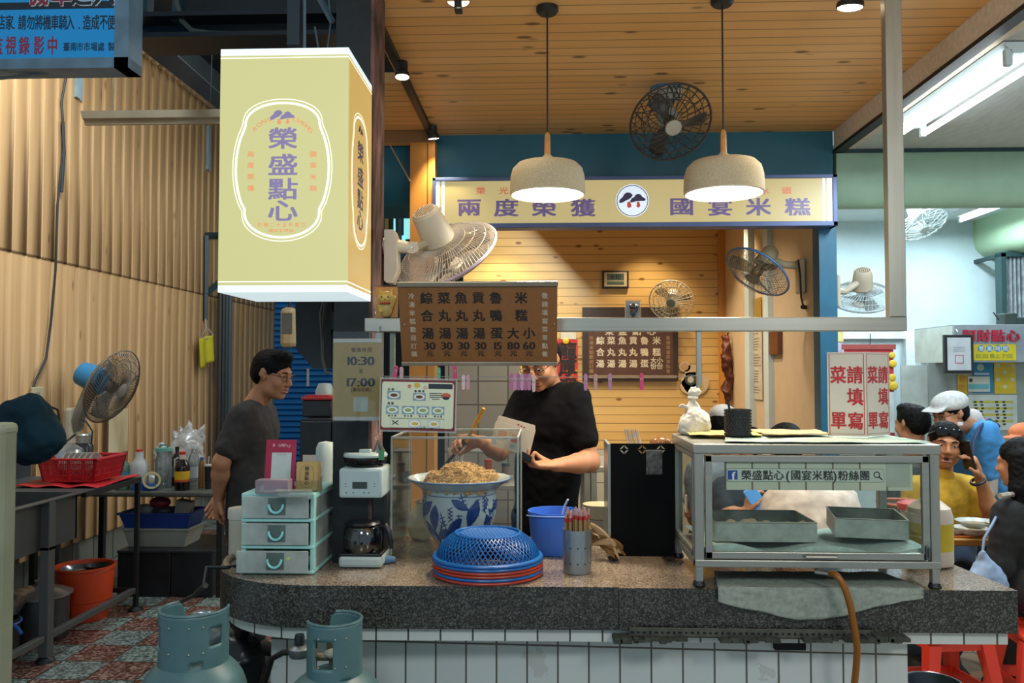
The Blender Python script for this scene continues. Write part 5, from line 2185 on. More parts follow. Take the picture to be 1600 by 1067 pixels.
# other panes
obj('side_pane',MB().b2((gx0+.008,gy0+ts,gz0+.024),(gx0+.011,gy1-ts,gz1-.032),m=wm),m_glass,gb)
obj('side_pane',MB().b2((gx1-.011,gy0+ts,gz0+.024),(gx1-.008,gy1-ts,gz1-.032),m=wm),m_glass,gb)
sp=MB()
for z in(gz0+.03,gz1-.05):
 sp.b2((gx0-.001,gy0+ts,z),(gx0+.014,gy1-ts,z+.018),.002,wm)
for y_ in(gy0+ts,gy1-ts-.018):
 sp.b2((gx0-.001,y_,gz0+.03),(gx0+.014,y_+.018,gz1-.04),.002,wm)
obj('side_frame',sp,m_ss,gb)
obj('side_catch',MB().b2((gx0-.008,2.83,gz0+.15),(gx0+.0,2.845,gz0+.21),.003,wm),M('c2a888',.5),gb)
# sign band behind the front pane
t=planks('whitewashed_boards',0,.085,2,'b3bba8','c6cab8',.25,.03,.6,'8a7a48')
a,b=P(1132,716,gy0+.02),P(1424,766,gy0+.02)
band=obj('sign_band',MB().b2((a.x,gy0+.0095,b.z),(b.x,gy0+.02,a.z),m=wm),t,gb)
yb_=gy0+.0095
a,b=P(1135,732,yb_),P(1381,753,yb_)
hw,hh,r_=(b.x-a.x)/2,(a.z-b.z)/2,.008
cx_,cz_=(a.x+b.x)/2,(a.z+b.z)/2
rr=[]
for qx,qy,a0 in((1,1,0),(-1,1,90),(-1,-1,180),(1,-1,270)):
 for k in range(6):
  an=math.radians(a0+k*18)
  rr.append((qx*(hw-r_)+r_*math.cos(an),qy*(hh-r_)+r_*math.sin(an)))
mfb_=wm@facing((cx_,yb_,cz_))
lab_=MB()
lab_.prism([(p_[0]*1.004,p_[1]*1.05)for p_ in rr],.0008,mfb_)
lab_.mat(1).prism(rr,.0008,mfb_@Matrix.Translation((0,0,.0006)))
obj('search_label',lab_,[M('20282a',.5),M('bcc6ba',.5,var=.03)],band)
mb=MB()
sg_=yb_/F
up=mfb_@Matrix.Translation((0,0,.0016))
u_=lambda px:(px-1258)*sg_
put_text(mb,'榮盛點心',u_(1193.5),0,15*sg_,up,.024,16.4*sg_,1)
put_text(mb,'(',u_(1232),0,14*sg_,up,.03)
put_text(mb,'國宴米糕',u_(1268.5),0,15*sg_,up,.024,16.3*sg_,1)
put_text(mb,')',u_(1303),0,14*sg_,up,.03)
put_text(mb,'粉絲團',u_(1332),0,15*sg_,up,.024,16.3*sg_,1)
outline(mb,[(u_(1366.5)+4.2*sg_*math.cos(k*PI/12),1.3*sg_+4.2*sg_*math.sin(k*PI/12))for k in range(24)],1.6*sg_,up)
mb.tube([up@V((u_(1370),-2*sg_,0)),up@V((u_(1374),-6*sg_,0))],.0022,6)
mb.mat(1).box((u_(1148),0,.0002),(15*sg_,14*sg_,.0004),0,up)
mb.mat(2)
put_char(mb,'f',u_(1149.5),-1.0*sg_,12.5*sg_,12.5*sg_,up@Matrix.Translation((0,0,.0006)),.05)
obj('lettering',mb,[M('181d1f',.5),M('1d3f94',.4),M('d5dbe0',.5)],band)
a,b=P(1384,723,yb_),P(1422,761,yb_)
obj('white_sticker',MB().b2((a.x,yb_-.001,b.z),(b.x,yb_,a.z),m=wm),M('a9b0a6',.5),band)
# padding towel inside and trays
p0=gz0+.023


def towel(u,v):
 x=gx0+.035+u*(gx1-gx0-.07)
 y_=gy0+.03+v*(gy1-gy0-.06)
 return V((x,y_,p0+.030+.012*math.sin(u*14+v*2)*(1-v*.4)+.008*noise.noise(V((x*9,y_*9,0)))))-V((gx0+gx1,gy0+gy1,0))/2


m_tow=M('b4c8c0',.95,var=.12,sc=60)
tw=MB()
tw.grid(towel,40,16)
vs=[]
for i in range(41):
 q_=towel(i/40,0)
 vs+=[q_,V((q_.x,q_.y-.004,p0+.002))]
tw.add(vs,[(2*i,2*i+1,2*i+3,2*i+2)for i in range(40)])
tag(obj('towel',tw,m_tow,loc=((gx0+gx1)/2,(gy0+gy1)/2,0)),'pale green folded towel lining the floor of the glass cabinet','towel')


def tray(lab,c,w,d,h,rz,tilt=0.):
 t=thing('steel_tray',lab,'tray',c,rz,'steel trays in the glass cabinet')
 m=Matrix.Rotation(tilt,4,'Y')
 mb=MB()
 th=.0016
 mb.box((0,0,.001),(w,d,.002),0,m)
 for s_ in(-1,1):
  mb.box((s_*w/2,0,h/2),(th,d,h),0,m).box((0,s_*d/2,h/2),(w,th,h),0,m)
 obj('tray_shell',mb,M('a9afa6',.35,.35,var=.15,sc=30),t)
 mb=MB()
 for s_ in(-1,1):
  mb.tube([m@V((s_*w/2,-d/2,h)),m@V((s_*w/2,d/2,h))],.0025,6).tube([m@V((-w/2,s_*d/2,h)),m@V((w/2,s_*d/2,h))],.0025,6)
 obj('rolled_rim',mb,m_ss,t)
 return t


a,b=P(1116,835,2.78),P(1275,838,2.78)
zt_=p0+.045
hgt=P(1190,808,2.78).z-P(1190,838,2.78).z
tray('shallow steel tray with pale buns behind the near left pane of the cabinet',((a.x+b.x)/2,2.89,zt_),b.x-a.x,.24,hgt,0)
random.seed(8)
m_bun=M('cbb79c',.7,var=.1)
for i,(px,py)in enumerate(((1122,806),(1164,808),(1198,809),(1213,810),(1230,808),(1256,810),(1145,800),(1180,800))):
 r_=.019 if i!=1 else .024
 x=P(px,py,2.86).x
 y_=2.83+.02*(i%3)+(.06 if i>5 else 0)
 tag(obj('steamed_bun',MB().sphere((0,0,r_*.8),r_,10,(1,1,.8)),m_bun,loc=(x,y_,zt_+.022)),'small pale round bun lying in the shallow steel tray of the cabinet','bun','buns in the tray')
c=P(1352,842,2.93)
tray('deeper steel tray set askew in the cabinet, holding a few scraps',(c.x,2.925,zt_+.006),.225,.24,.062,math.radians(-12))
for px,py in((1316,801),(1322,806),(1329,811)):
 q_=P(px,py,2.98)
 tag(obj('dumpling',MB().sphere((0,0,.012),.015,8,(1.2,.9,.8)),m_bun,loc=(q_.x+.025,q_.y-.03,zt_+.012)),'small lump of food left in the askew steel tray','dumpling','food scraps in the askew tray')

# -- papers, towel on the top cover
m_mint=M('a9beb0',.9,var=.08,sc=40)


def flat(name,lab,pts,mt_,cat,z,wob=.004):
 c=sum((V((p_[0],p_[1],0))for p_ in pts),V())/len(pts)
 n=9
 A_,B_,C_,D_=[V((p_[0],p_[1],0))-c for p_ in pts]
 fn=lambda u,v:(A_.lerp(B_,u)).lerp(D_.lerp(C_,u),v)+V((0,0,wob*(1+noise.noise(V((u*4+z*90,v*4,z*50))))))
 o=obj(name,MB().grid(fn,n*2,n),mt_,loc=(c.x,c.y,z),smooth=60)
 solid(o,.0015,1)
 return tag(o,lab,cat)


Zc=gz1+.001
flat('cloth','pale mint cloth spread on top of the glass cabinet',((gx0+.1,gy0+.01),(gx1-.02,gy0+.005),(gx1-.05,gy0+.30),(gx0+.16,gy0+.28)),m_mint,'cloth',Zc)
flat('paper_sheet','yellowed paper sheet on the cabinet top behind the pen holder',((gx0+.02,gy0+.2),(gx0+.26,gy0+.17),(gx0+.3,gy1-.06),(gx0+.04,gy1-.02)),M('b5a860',.8,var=.15),'paper',Zc+.008)
flat('paper_sheet','tan paper sheet on the cabinet top beside the red menu standee',((gx0+.28,gy0+.16),(gx0+.5,gy0+.2),(gx0+.52,gy1-.02),(gx0+.27,gy1-.03)),M('b9a070',.8,var=.15),'paper',Zc+.012)
# -- pen holder
p=PZ(1153,683,Zc+.006)
ph_=thing('pen_holder','black studded pen holder standing on the glass cabinet','pen holder',(p.x,p.y,Zc+.012))
r_=20*p.y/F
hz=P(1153,640,p.y).z-Zc-.01
obj('cup',MB().lathe([(0,0),(r_*.95,0),(r_*.97,hz),(r_*.9,hz),(r_*.88,.004),(0,.004)],32),M('0d1214',.5),ph_)
mb=MB()
for i in range(9):
 for k in range(22):
  a=2*PI*(k+.5*(i%2))/22
  mb.sphere((r_*.97*math.cos(a),r_*.97*math.sin(a),hz*(i+.5)/9),.004,4)
obj('studs',mb,M('14191c',.35),ph_)
tag(obj('pen',MB().cyl((0,0,0),(-.012,.008,hz+.022),.004,n=8),m_lampblk,loc=(p.x-.018,p.y,Zc+.018)),'black pen sticking out of the studded holder','pen')
# -- menu standee
cr=PZ(1354,684,Zc+.004)
sd=thing('menu_standee','folded white standee with red characters on top of the glass cabinet','standee',(cr.x,cr.y,Zc+.008))
hz=P(1354,550,cr.y).z-Zc-.008
e0=P(1294,680,cr.y+.03)
e1=P(1391,680,cr.y+.09)
L0=V((e0.x-cr.x,.03,0))
L1=V((e1.x-cr.x,.09,0))
m_sheet=M('cfc6b8',.5,var=.03)
m_red=M('b51c22',.5)
for nm,A_,B_,st in(('front_face',L0,V((0,0,0)),0),('side_face',V((0,0,0)),L1,1)):
 d_=(B_-A_)
 w_=d_.length
 rz=math.atan2(d_.y,d_.x)
 mp=facing((A_+B_)/2+V((0,0,hz/2)),rz)
 fc=obj(nm,MB().box((0,0,-.002),(w_,hz,.004),0,mp),m_sheet,sd)
 mb=MB()
 bx=w_/2-.006
 outline(mb,[(-bx,-hz/2+.008),(bx,-hz/2+.008),(bx,hz/2-.006),(-bx,hz/2-.006)],.0025,mp,.0006)
 up=mp@Matrix.Translation((0,0,.0008))
 cw=w_*.40
 for ch,fy in zip('請填寫',(.73,.47,.185)):
  put_char(mb,ch,w_*.22,hz*(fy-.5),cw,hz*.20,up,.03)
 for ch,fy in zip('菜單',(.73,.185)):
  put_char(mb,ch,-w_*.22,hz*(fy-.5),cw,hz*.20,up,.03)
 obj('lettering',mb,m_red,fc)
# -- white knotted bag on the cabinet's far corner
p=P(1085,676,3.07)
bg_=thing('plastic_bag','white knotted plastic bag standing on the far corner of the glass cabinet','bag',(p.x,3.07,Zc))
s_=3.07/F
m_bag=M('c9c7bf',.45,var=.06)


def bagf(s):
 s.ell((0,0,14*s_),(25*s_,.05,24*s_))
 s.cap((2*s_,0,20*s_),(-2*s_,0,56*s_),.042,.011,k=.02)
 s.ell((0,0,66*s_),(11*s_,.014,8*s_),k=.01)
 s.cap((-6*s_,0,60*s_),(8*s_,.01,74*s_),.009,.005,k=.01)
 s.cap((-14*s_,0,44*s_),(-22*s_,0,42*s_),.010,.005,k=.01)
 s.cut((0,0,.002),(0,0,1))


blob('bag_body',m_bag,bg_,bagf,.004,.008,30)
obj('knot',MB().torus(.014,.006,16,8,Matrix.Translation((-2*s_,0,57*s_))),m_bag,bg_)
# -- black table-top rack beside the cabinet
p0_,p1_=onC(952,874),onC(1057,874)
rk=thing('black_screen_box','black steel box with diamond cut-outs standing left of the glass cabinet','steel box',((p0_.x+p1_.x)/2,p0_.y+.1,ZT))
w_=p1_.x-p0_.x-.012
hz=P(1000,693,p0_.y).z-ZT
m_jet=M('07080a',.7,var=.1,spec=.12)
fr_=MB()
zc_,dd=hz-.022,.0105
xs_=[(-w_/2)+(px-952)*p0_.y/F for px in(973,1001,1029.5,1057)]
obj('front_sheet',MB().b2((-w_/2,-.1,.012),(w_/2,-.096,hz)),m_jet,rk)
obj('side_sheet',MB().b2((-w_/2-.010,-.1,.012),(-w_/2,.10,hz-.002)),m_ssv,rk)
obj('side_sheet',MB().b2((w_/2-.004,-.095,.012),(w_/2,.10,hz-.002)),m_ssv,rk)
obj('shelf',MB().b2((-w_/2,-.095,hz-.03),(w_/2-.005,.1,hz-.026)),m_ssd,rk)
mb=MB()
for i,x in enumerate(xs_):
 mb=MB()
 for k in range(4):
  a0=k*PI/2
  p_=[(x+r_*math.cos(a0+da),zc_+r_*math.sin(a0+da))for r_,da in((.016,.12),(.016,PI/2-.12),(.0095,PI/2-.25),(.0095,.25))]
  mb.prism(p_,.0008,facing((0,-.1002,0)))
 obj('diamond_cutout',mb,(M('b9b29c',.6),M('a5803c',.6))[i%2],rk)
obj('foot',MB().b2((-w_/2,-.1,0),(-w_/2+.03,.1,.012)).b2((w_/2-.03,-.1,0),(w_/2,.1,.012)),M('3a2018',.6),rk)
q_=P(1022,722,p0_.y)
tag(obj('spice_packet',MB().box((0,0,0),(.06,.006,.09),.003).box((0,-.0005,-.035),(.058,.0075,.018),.003),M('5b5b58',.3,var=.5,sc=60),loc=(q_.x,p0_.y-.0045,q_.z)),'small foil packet stuck on the front of the black steel box','packet')
tag(obj('napkin_stack',MB().box((0,0,.006),(.12,.09,.012),.002).box((.01,.0,.014),(.11,.08,.006),.002),M('b9b4aa',.8),loc=((p0_.x+p1_.x)/2-.02,p0_.y+.06,ZT+hz-.026)),'flat pile of napkins on the black steel box','napkins')
for i in range(7):
 x=(p0_.x+p1_.x)/2-.045+i*.008
 tag(obj('straw',MB().cyl((0,0,0),(-.012,.0,.055),.0028,n=6),M(('a9a498','8d8f94')[i%2],.4),loc=(x,p0_.y+.08,ZT+hz-.008)),'wrapped straw in the bunch standing on the black steel box','straw','bunch of straws on the black box')
tag(obj('coin_bag',MB().sphere((0,0,.022),.04,10,(1,.7,.6)),glassy('bag_film','e0cdb8',.15,.15,.5,'9a6a40'),loc=((p0_.x+p1_.x)/2+.075,p0_.y+.07,ZT+hz-.024)),'small clear bag with brown contents on the black steel box','bag')
# -- seasoning jug
p=onC(1456,884)
jg=thing('seasoning_jug','white plastic jug with red cap and yellow label behind the cabinet leg','jug',(p.x+.012,3.07,ZT))
r_=.078
m_milk=M('c6b9ac',.4,var=.05)
obj('jug_body',MB().lathe([(0,0),(r_*.95,0),(r_,.01),(r_,.17),(r_*.9,.2),(r_*.5,.225),(.024,.235),(.024,.25),(0,.25)],32),m_milk,jg)
obj('cap',MB().lathe([(0,.235),(.028,.235),(.028,.268),(.026,.272),(0,.272)],24,Matrix.Translation((.0,0,-.0))),M('b02a26',.4),jg)
obj('label',MB().lathe([(r_+.0008,.055),(r_+.0008,.15)],24,None,-PI*.95,PI*.1),M('bca51f',.5),jg)
# -- draped towel under the cabinet and the orange hose


zrel=lambda py:PZ(1280,py,ZT)
m_rag=M('8f9a90',.95,var=.16,sc=70)
txa,txb=P(1125,930,2.66).x,P(1453,930,2.66).x


def rag(u,v):
 x=txa+(txb-txa)*u
 low=[949,958,965,972,977,977,970,962,954,945,943]
 k=min(int(u*10),9)
 f_=u*10-k
 py=low[k]*(1-f_)+low[k+1]*f_
 zl=P(1280,py,2.65).z
 yf=YFR(x)
 if v<.5:
  t_=v/.5
  return V((x+(1-t_)*(.03 if u<.5 else-.05)*abs(u-.5)*2,yf+.20*(1-t_)-.004,ZT+.006+.004*noise.noise(V((u*8,v*6,1)))))
 t_=(v-.5)/.5
 return V((x,yf-.010-.006*math.sin(u*23)*t_-.004*t_-.006*abs(noise.noise(V((u*9,t_*3,2)))),ZT+.004-(ZT-zl)*t_))


o=obj('drain_cloth',MB().grid(rag,48,26),m_rag,smooth=70)
solid(o,.004,1)
tag(o,'damp grey cloth draped over the counter edge beneath the glass cabinet','cloth')
m_hose=M('8a5312',.35,var=.1)
hs_=thing('drain_hose','orange-brown rubber hose hanging from the cabinet down the tiled front','hose',P(1300,898,2.64))
wh=-P(1300,898,2.64)
pts=[P(1296,896,2.68),P(1306,898,2.645),P(1318,915,2.63),P(1328,945,2.625),P(1334,975,2.625),P(1339,1010,2.63),P(1338,1040,2.64),P(1334,1080,2.65),P(1330,1140,2.66)]
sm_=[]
for i in range(len(pts)-1):
 a,b,c_,d_=pts[max(i-1,0)],pts[i],pts[i+1],pts[min(i+2,len(pts)-1)]
 for k in range(5):
  t_=k/5
  sm_.append(.5*((2*b)+(c_-a)*t_+(2*a-5*b+4*c_-d_)*t_**2+(3*b-a-3*c_+d_)*t_**3))
sm_.append(pts[-1])
obj('hose_tube',MB().tube([p_+wh for p_ in sm_],.0105,12),m_hose,hs_)
obj('drain_pipe',MB().tube([P(1275,888,2.72)+wh,P(1275,894,2.70)+wh,P(1297,897,2.67)+wh],.006,8),m_ss,hs_)
# ================================================================== PEOPLE
m_skin=M('b07a58',.55,var=.06,sc=20,name='skin')
m_skin2=M('a8704c',.55,var=.06,sc=20,name='skin_tan')
m_hair=M('090809',.7,var=.3,sc=60,name='black_hair',spec=.15)
m_lip=M('8a4a40',.5)
m_eyew,m_eyeb=M('b9b0a6',.3),M('120d0b',.25)


def hframe(f,tilt=0.):
 """head axes: columns right, forward, up"""
 f=V(f).normalized()
 r=f.cross(V((0,0,1))).normalized()
 if tilt:
  r=Matrix.Rotation(tilt,3,f)@r
 u=r.cross(f).normalized()
 return Matrix((r,f,u)).transposed()


def head_sdf(s,c,R,k=1.,mouth=0.):
 L=lambda x,y,z:V(c)+R@V((x*k,y*k,z*k))
 q=[a*k for a in(1,)][0]
 E=lambda cc,r,kk=.012,op='u':s.ell(L(*cc),tuple(a*q for a in r),R,kk,op)
 E((0,-.014,.030),(.076,.096,.086))
 E((0,.030,-.040),(.060,.062,.080),.03)
 s.cap(L(-.034,.018,-.074),L(.034,.018,-.074),.030*q,k=.03)
 E((0,.066,-.098),(.024,.022,.019),.02)
 for x in(-1,1):
  E((x*.036,.062,-.032),(.026,.024,.024),.02)
  s.cap(L(x*.010,.086,.022),L(x*.048,.072,.019),.010*q,.008*q,k=.012)
  E((x*.032,.098,.003),(.017,.013,.010),.010,'s')
  s.cap(L(x*.044,.078,.007),L(x*.020,.084,.008),.0072*q,k=.004)
  s.cap(L(x*.043,.076,-.006),L(x*.021,.083,-.007),.0062*q,k=.004)
  s.cap(L(x*.078,-.006,.016),L(x*.080,-.010,-.004),.016*q,.016*q,k=.006,fl=R@V((1,.35*x,0)),fs=.42)
  s.cap(L(x*.077,-.004,-.006),L(x*.074,.002,-.026),.013*q,.008*q,k=.006,fl=R@V((1,.35*x,0)),fs=.5)
  E((x*.012,.098,-.036),(.009,.009,.008),.006)
 s.cap(L(0,.088,.010),L(0,.106,-.030),.008*q,.013*q,k=.010)
 s.cap(L(-.020,.086,-.060),L(.020,.086,-.060),.0065*q,k=.006)
 s.cap(L(-.018,.086,-.073-mouth*.012),L(.018,.086,-.073-mouth*.012),.0075*q,k=.006)
 if mouth:
  E((0,.096,-.067-mouth*.005),(.017,.012,.005+.006*mouth),.004,'s')
 else:
  s.cap(L(-.022,.097,-.066),L(.022,.097,-.066),.0025*q,k=.003,op='s')


def hand_sdf(s,w,d,n,side,curl,spread=.0,k=1.,thumb=.5):
 """w wrist, d finger direction, n palm normal (towards what is held), side = +1/-1 thumb side along d x n"""
 d=V(d).normalized()
 n=(V(n)-d*V(n).dot(d)).normalized()
 t=d.cross(n).normalized()*side
 s.cap(w,V(w)+d*.05*k,.030*k,.037*k,k=.015,fl=n,fs=.50)
 s.cap(V(w)+d*.045*k,V(w)+d*.085*k,.038*k,.036*k,k=.012,fl=n,fs=.42)
 for i,(o,ln)in enumerate(((.028,.92),(.009,1.),(-.010,.94),(-.028,.76))):
  p=V(w)+d*(.088-.004*abs(i-1.2))*k+t*o*k
  dd=(d+t*o*spread*8).normalized()
  c_=curl[i]if isinstance(curl,(list,tuple))else curl
  ang=0
  for j,(l,r0,r1)in enumerate(((.043,.0095,.009),(.027,.009,.0085),(.021,.0085,.0072))):
   ang+=c_*(.9,1.1,.8)[j]
   v=dd*math.cos(ang)+n*math.sin(ang)
   p2=p+v*l*ln*k
   s.cap(p,p2,r0*k,r1*k,k=.003)
   p=p2
 p=V(w)+d*.022*k+t*.028*k+n*.006*k
 v=(d*.62+t*.62+n*.35*thumb).normalized()
 p2=p+v*.046*k
 s.cap(p,p2,.0145*k,.011*k,k=.012)
 v2=(d*.8+t*.1+n*.75*thumb).normalized()
 s.cap(p2,p2+v2*.032*k,.0105*k,.0082*k,k=.004)


def person(label,head,hf,pelvis,bf,sh,el,wr,hands,hair='short',shirt='1a1a1c',sleeve=.62,pants='20242c',skin=None,knees=None,feet=None,
           h=.006,k=1.,tilt=0.,mouth=0.,chest_r=.152,glasses=False,collar=None,group=None,eyes=True,lower=True,hem=None):
 """sh/el/wr: (right, left) world joints; hands: (right, left) = (dir, normal, thumb side, curl) or None"""
 head,pelvis=V(head),V(pelvis)
 bf=V(bf).normalized()
 R=hframe(hf,tilt)
 skin=skin or m_skin
 base=V((pelvis.x,pelvis.y,0))
 t=thing('person',label,'person',base,0,group)
 o=-base
 sR,sL=V(sh[0]),V(sh[1])
 nk=(sR+sL)/2+V((0,0,.035*k))
 rt=(sR-sL).normalized()
 up=(nk-pelvis).normalized()
 fb=up.cross(rt).normalized()
 if fb.dot(bf)<0:
  fb=-fb
 waist=pelvis.lerp(nk,.38)
 chest=pelvis.lerp(nk,.72)

 def torso(s,e):
  s.cap(pelvis+o,waist+o,.150*k+e,.138*k+e,k=.04,fl=fb,fs=.72)
  s.cap(waist+o,chest+o,.142*k+e,chest_r*k+e,k=.05,fl=fb,fs=.70)
  s.cap(sR.lerp(sL,.12)+o-up*.02,sL.lerp(sR,.12)+o-up*.02,.066*k+e,k=.06,fl=fb,fs=.95)
  s.cap(sR.lerp(sL,.2)+o-up*.10,sL.lerp(sR,.2)+o-up*.10,.085*k+e,k=.06,fl=fb,fs=.9)

 B=SDF(h)
 torso(B,-.006)
 hd=head+o
 head_sdf(B,hd,R,k,mouth)
 neck_top=hd+R@V((0,-.028,-.075))*k
 B.cap(neck_top,nk+o+fb*-.005,.050*k,.056*k,k=.025)
 for i in(0,1):
  if el[i]is None:
   continue
  S,E_,W_=(sR,sL)[i]+o,V(el[i])+o,V(wr[i])+o
  B.cap(S,E_,.047*k,.040*k,k=.03)
  B.cap(E_,E_.lerp(W_,.35),.041*k,.041*k,k=.02)
  B.cap(E_.lerp(W_,.35),W_,.041*k,.027*k,k=.02)
  hs=hands[i]
  if hs:
   hand_sdf(B,W_,hs[0],hs[1],hs[2],hs[3],k=.98*k,thumb=hs[4]if len(hs)>4 else .5)
 if lower:
  kn=knees or[pelvis+rt*s_*.10+V((0,0,-.46))for s_ in(1,-1)]
  ft=feet or[V((q.x,q.y,.09))for q in kn]
  for i in(0,1):
   hip=pelvis+rt*(.085 if i==0 else-.085)
   B.cap(hip+o,V(kn[i])+o,.078,.055,k=.03)
   B.cap(V(kn[i])+o,V(ft[i])+o,.052,.038,k=.02)
   fw=V((bf.x,bf.y,0)).normalized()
   B.cap(V(ft[i])+o-V((0,0,.05)),V(ft[i])+o+fw*.15-V((0,0,.055)),.036,.030,k=.02)
 body=bpy.data.objects.new('body',B.mesh('body',skin))
 COL.objects.link(body)
 body.parent=t
 # shirt
 if shirt:
  s=SDF(h)
  torso(s,.012)
  for i in(0,1):
   if el[i]is None:
    continue
   S,E_,W_=(sR,sL)[i]+o,V(el[i])+o,V(wr[i])+o
   if sleeve<=1:
    s.cap(S,S.lerp(E_,sleeve),.060*k,.060*k,k=.04)
   else:
    s.cap(S,E_,.060*k,.055*k,k=.04)
    s.cap(E_,E_.lerp(W_,sleeve-1),.054*k,.042*k,k=.03)
  s.cap(nk+o-up*.02,nk+o+up*.012,.064*k,.060*k,k=.02)
  s.cap(nk+o+up*.03,neck_top,.052*k,.062*k,k=.008,op='s')
  hz=hem if hem is not None else-.10
  s.cut(pelvis+o+up*hz,up)
  for i in(0,1):
   if el[i]is None or sleeve>1:
    continue
  so=bpy.data.objects.new('shirt',s.mesh('shirt',shirt if isinstance(shirt,bpy.types.Material)else M(shirt,.85,var=.22,sc=14),None,.008,11))
  COL.objects.link(so)
  so.parent=t
  if collar:
   cs=SDF(h)
   cs.cap(nk+o+up*.005,nk+o+up*.04,.066*k,.060*k,k=.01)
   cs.cap(nk+o-up*.05,neck_top,.055*k,.055*k,k=.006,op='s')
   co=bpy.data.objects.new('collar',cs.mesh('collar',M(collar,.8)))
   COL.objects.link(co)
   co.parent=t
 if lower and pants:
  s=SDF(h*1.3)
  s.cap(pelvis+o-rt*.05,pelvis+o+rt*.05,.125,k=.04,fl=fb,fs=.8)
  for i in(0,1):
   hip=pelvis+rt*(.085 if i==0 else-.085)
   s.cap(hip+o,V(kn[i])+o,.09,.068,k=.03)
   s.cap(V(kn[i])+o,(V(kn[i]).lerp(V(ft[i]),.9))+o,.066,.056,k=.02)
  po=bpy.data.objects.new('trousers',s.mesh('trousers',M(pants,.85,var=.2,sc=14),None,.006,9))
  COL.objects.link(po)
  po.parent=t
 if lower:
  for i in(0,1):
   s=SDF(h*1.2)
   fw=V((bf.x,bf.y,0)).normalized()
   f0=V((ft[i][0],ft[i][1],.045))+o
   s.cap(f0-fw*.04,f0+fw*.16-V((0,0,.006)),.048,.040,k=.02)
   s.cap(f0,f0+V((0,0,.05)),.048,.046,k=.03)
   s.cut(f0-V((0,0,.044)),(0,0,1))
   so=bpy.data.objects.new('shoe',s.mesh('shoe',M('17181a',.7)))
   COL.objects.link(so)
   so.parent=t
 # eyes, brows
 L=lambda x,y,z:hd+R@V((x,y,z))*k
 if eyes:
  for x in(-1,1):
   mb=MB().sphere(L(x*.032,.0775,.0005),.0118*k,8)
   mb.mat(1).sphere(L(x*.032,.0835,.0),.0068*k,8)
   obj('eye',mb,[m_eyew,m_eyeb],t)
   obj('eyebrow',MB().tube([L(x*.016,.0935,.021),L(x*.032,.091,.026),L(x*.049,.080,.021)],[.0032*k,.0036*k,.002*k],6),m_hair,t)
  obj('lips',MB().tube([L(-.020,.0905,-.0605),L(-.008,.0945,-.059),L(.008,.0945,-.059),L(.020,.0905,-.0605)],.0038*k,6).tube([L(-.018,.0915,-.074-mouth*.012),L(0,.0955,-.0755-mouth*.012),L(.018,.0915,-.074-mouth*.012)],.0042*k,6),m_lip,t)
  if mouth:
   obj('mouth',MB().sphere(L(0,.0845,-.067-mouth*.005),.014*k,8,(1,.5,.5),None),m_eyeb,t)
 if hair:
  s=SDF(h*.8)
  E=lambda cc,r,kk=.01,op='u':s.ell(L(*cc),tuple(a*k for a in r),R,kk,op)
  E((0,-.018,.038),(.083,.103,.083))
  E((0,-.045,-.005),(.080,.074,.07),.02)
  if hair=='full':
   E((0,.03,.095),(.062,.055,.036),.02)
  E((0,.105,-.055),(.092,.085,.108),.012,'s')
  s.cap(L(-.12,.055,-.05),L(.12,.055,-.05),.055*k,k=.01,op='s')
  s.cap(L(-.12,.0,-.050),L(.12,.0,-.050),.040*k,k=.012,op='s')
  if hair=='long':
   for a in range(11):
    an=PI*(.02+.96*a/10)+PI
    x,y=.072*math.cos(an),.085*math.sin(an)-.01
    s.cap(L(x,y,.03),L(x*1.25,y*1.15,-.12),.030*k,.034*k,k=.02)
    s.cap(L(x*1.25,y*1.15,-.12),L(x*1.3,y*1.1+.0,-.30),.034*k,.016*k,k=.02)
  ho=bpy.data.objects.new('hair',s.mesh('hair',m_hair,None,.003,60))
  COL.objects.link(ho)
  ho.parent=t
 if glasses:
  mb=MB()
  for x in(-1,1):
   mb.tube([L(x*.034+.022*math.cos(q_*PI/8),.104-.012*abs(math.cos(q_*PI/8)*x+.0),-.003+.016*math.sin(q_*PI/8))for q_ in range(16)],.0016,5,True)
   mb.tube([L(x*.056,.095,.004),L(x*.079,.03,.008),L(x*.081,-.012,.004)],.0016,5)
  mb.tube([L(-.012,.104,.0),L(0,.108,.003),L(.012,.104,.0)],.0016,5)
  obj('glasses',mb,M('1a1816',.3),t)
 return t,L,R,hd,o


S=lambda px,y,z:V((P(px,700,y).x,y,z))
# ---- the cook behind the counter
Yc=3.83
hd=P(843,563,3.74)
sR,sL=P(820,624,3.92),P(900,620,3.74)
pv=P(853,812,3.88)
t,L,R,hh_,o=person('person in a black T-shirt and glasses behind the counter holding menu cards, head bowed',hd,(-.34,-.80,-.48),pv,(-.5,-.86,0),(sR,sL),
                         (P(780,705,3.78),P(922,722,3.70)),(P(752,690,3.60),P(868,727,3.56)),
                         (((-.80,-.30,.15),(.1,-.5,-.8),-1,.75,.9),((-.92,-.25,.05),(-.1,-.1,1),1,(.35,.5,.6,.7),.9)),
                         'short',M('08090c',.9,var=.2,sc=14,spec=.15),.66,'15181c',h=.005,glasses=True,k=1.03,chest_r=.146)
# the painter's stick / long chopstick in the far hand
a,b=P(756,638,3.50),P(728,690,3.545)
c_=P(692,730,3.56)
bs_=thing('cooking_stick','long cooking stick with yellow handle and dark tip held by the person in black','stick',b)
obj('handle',MB().tube([a-b,V((0,0,0))],.0085,10),M('c08a2c',.45),bs_)
obj('tip',MB().tube([V((0,0,0)),c_-b],[.0085,.006],10),M('2a2420',.5),bs_)


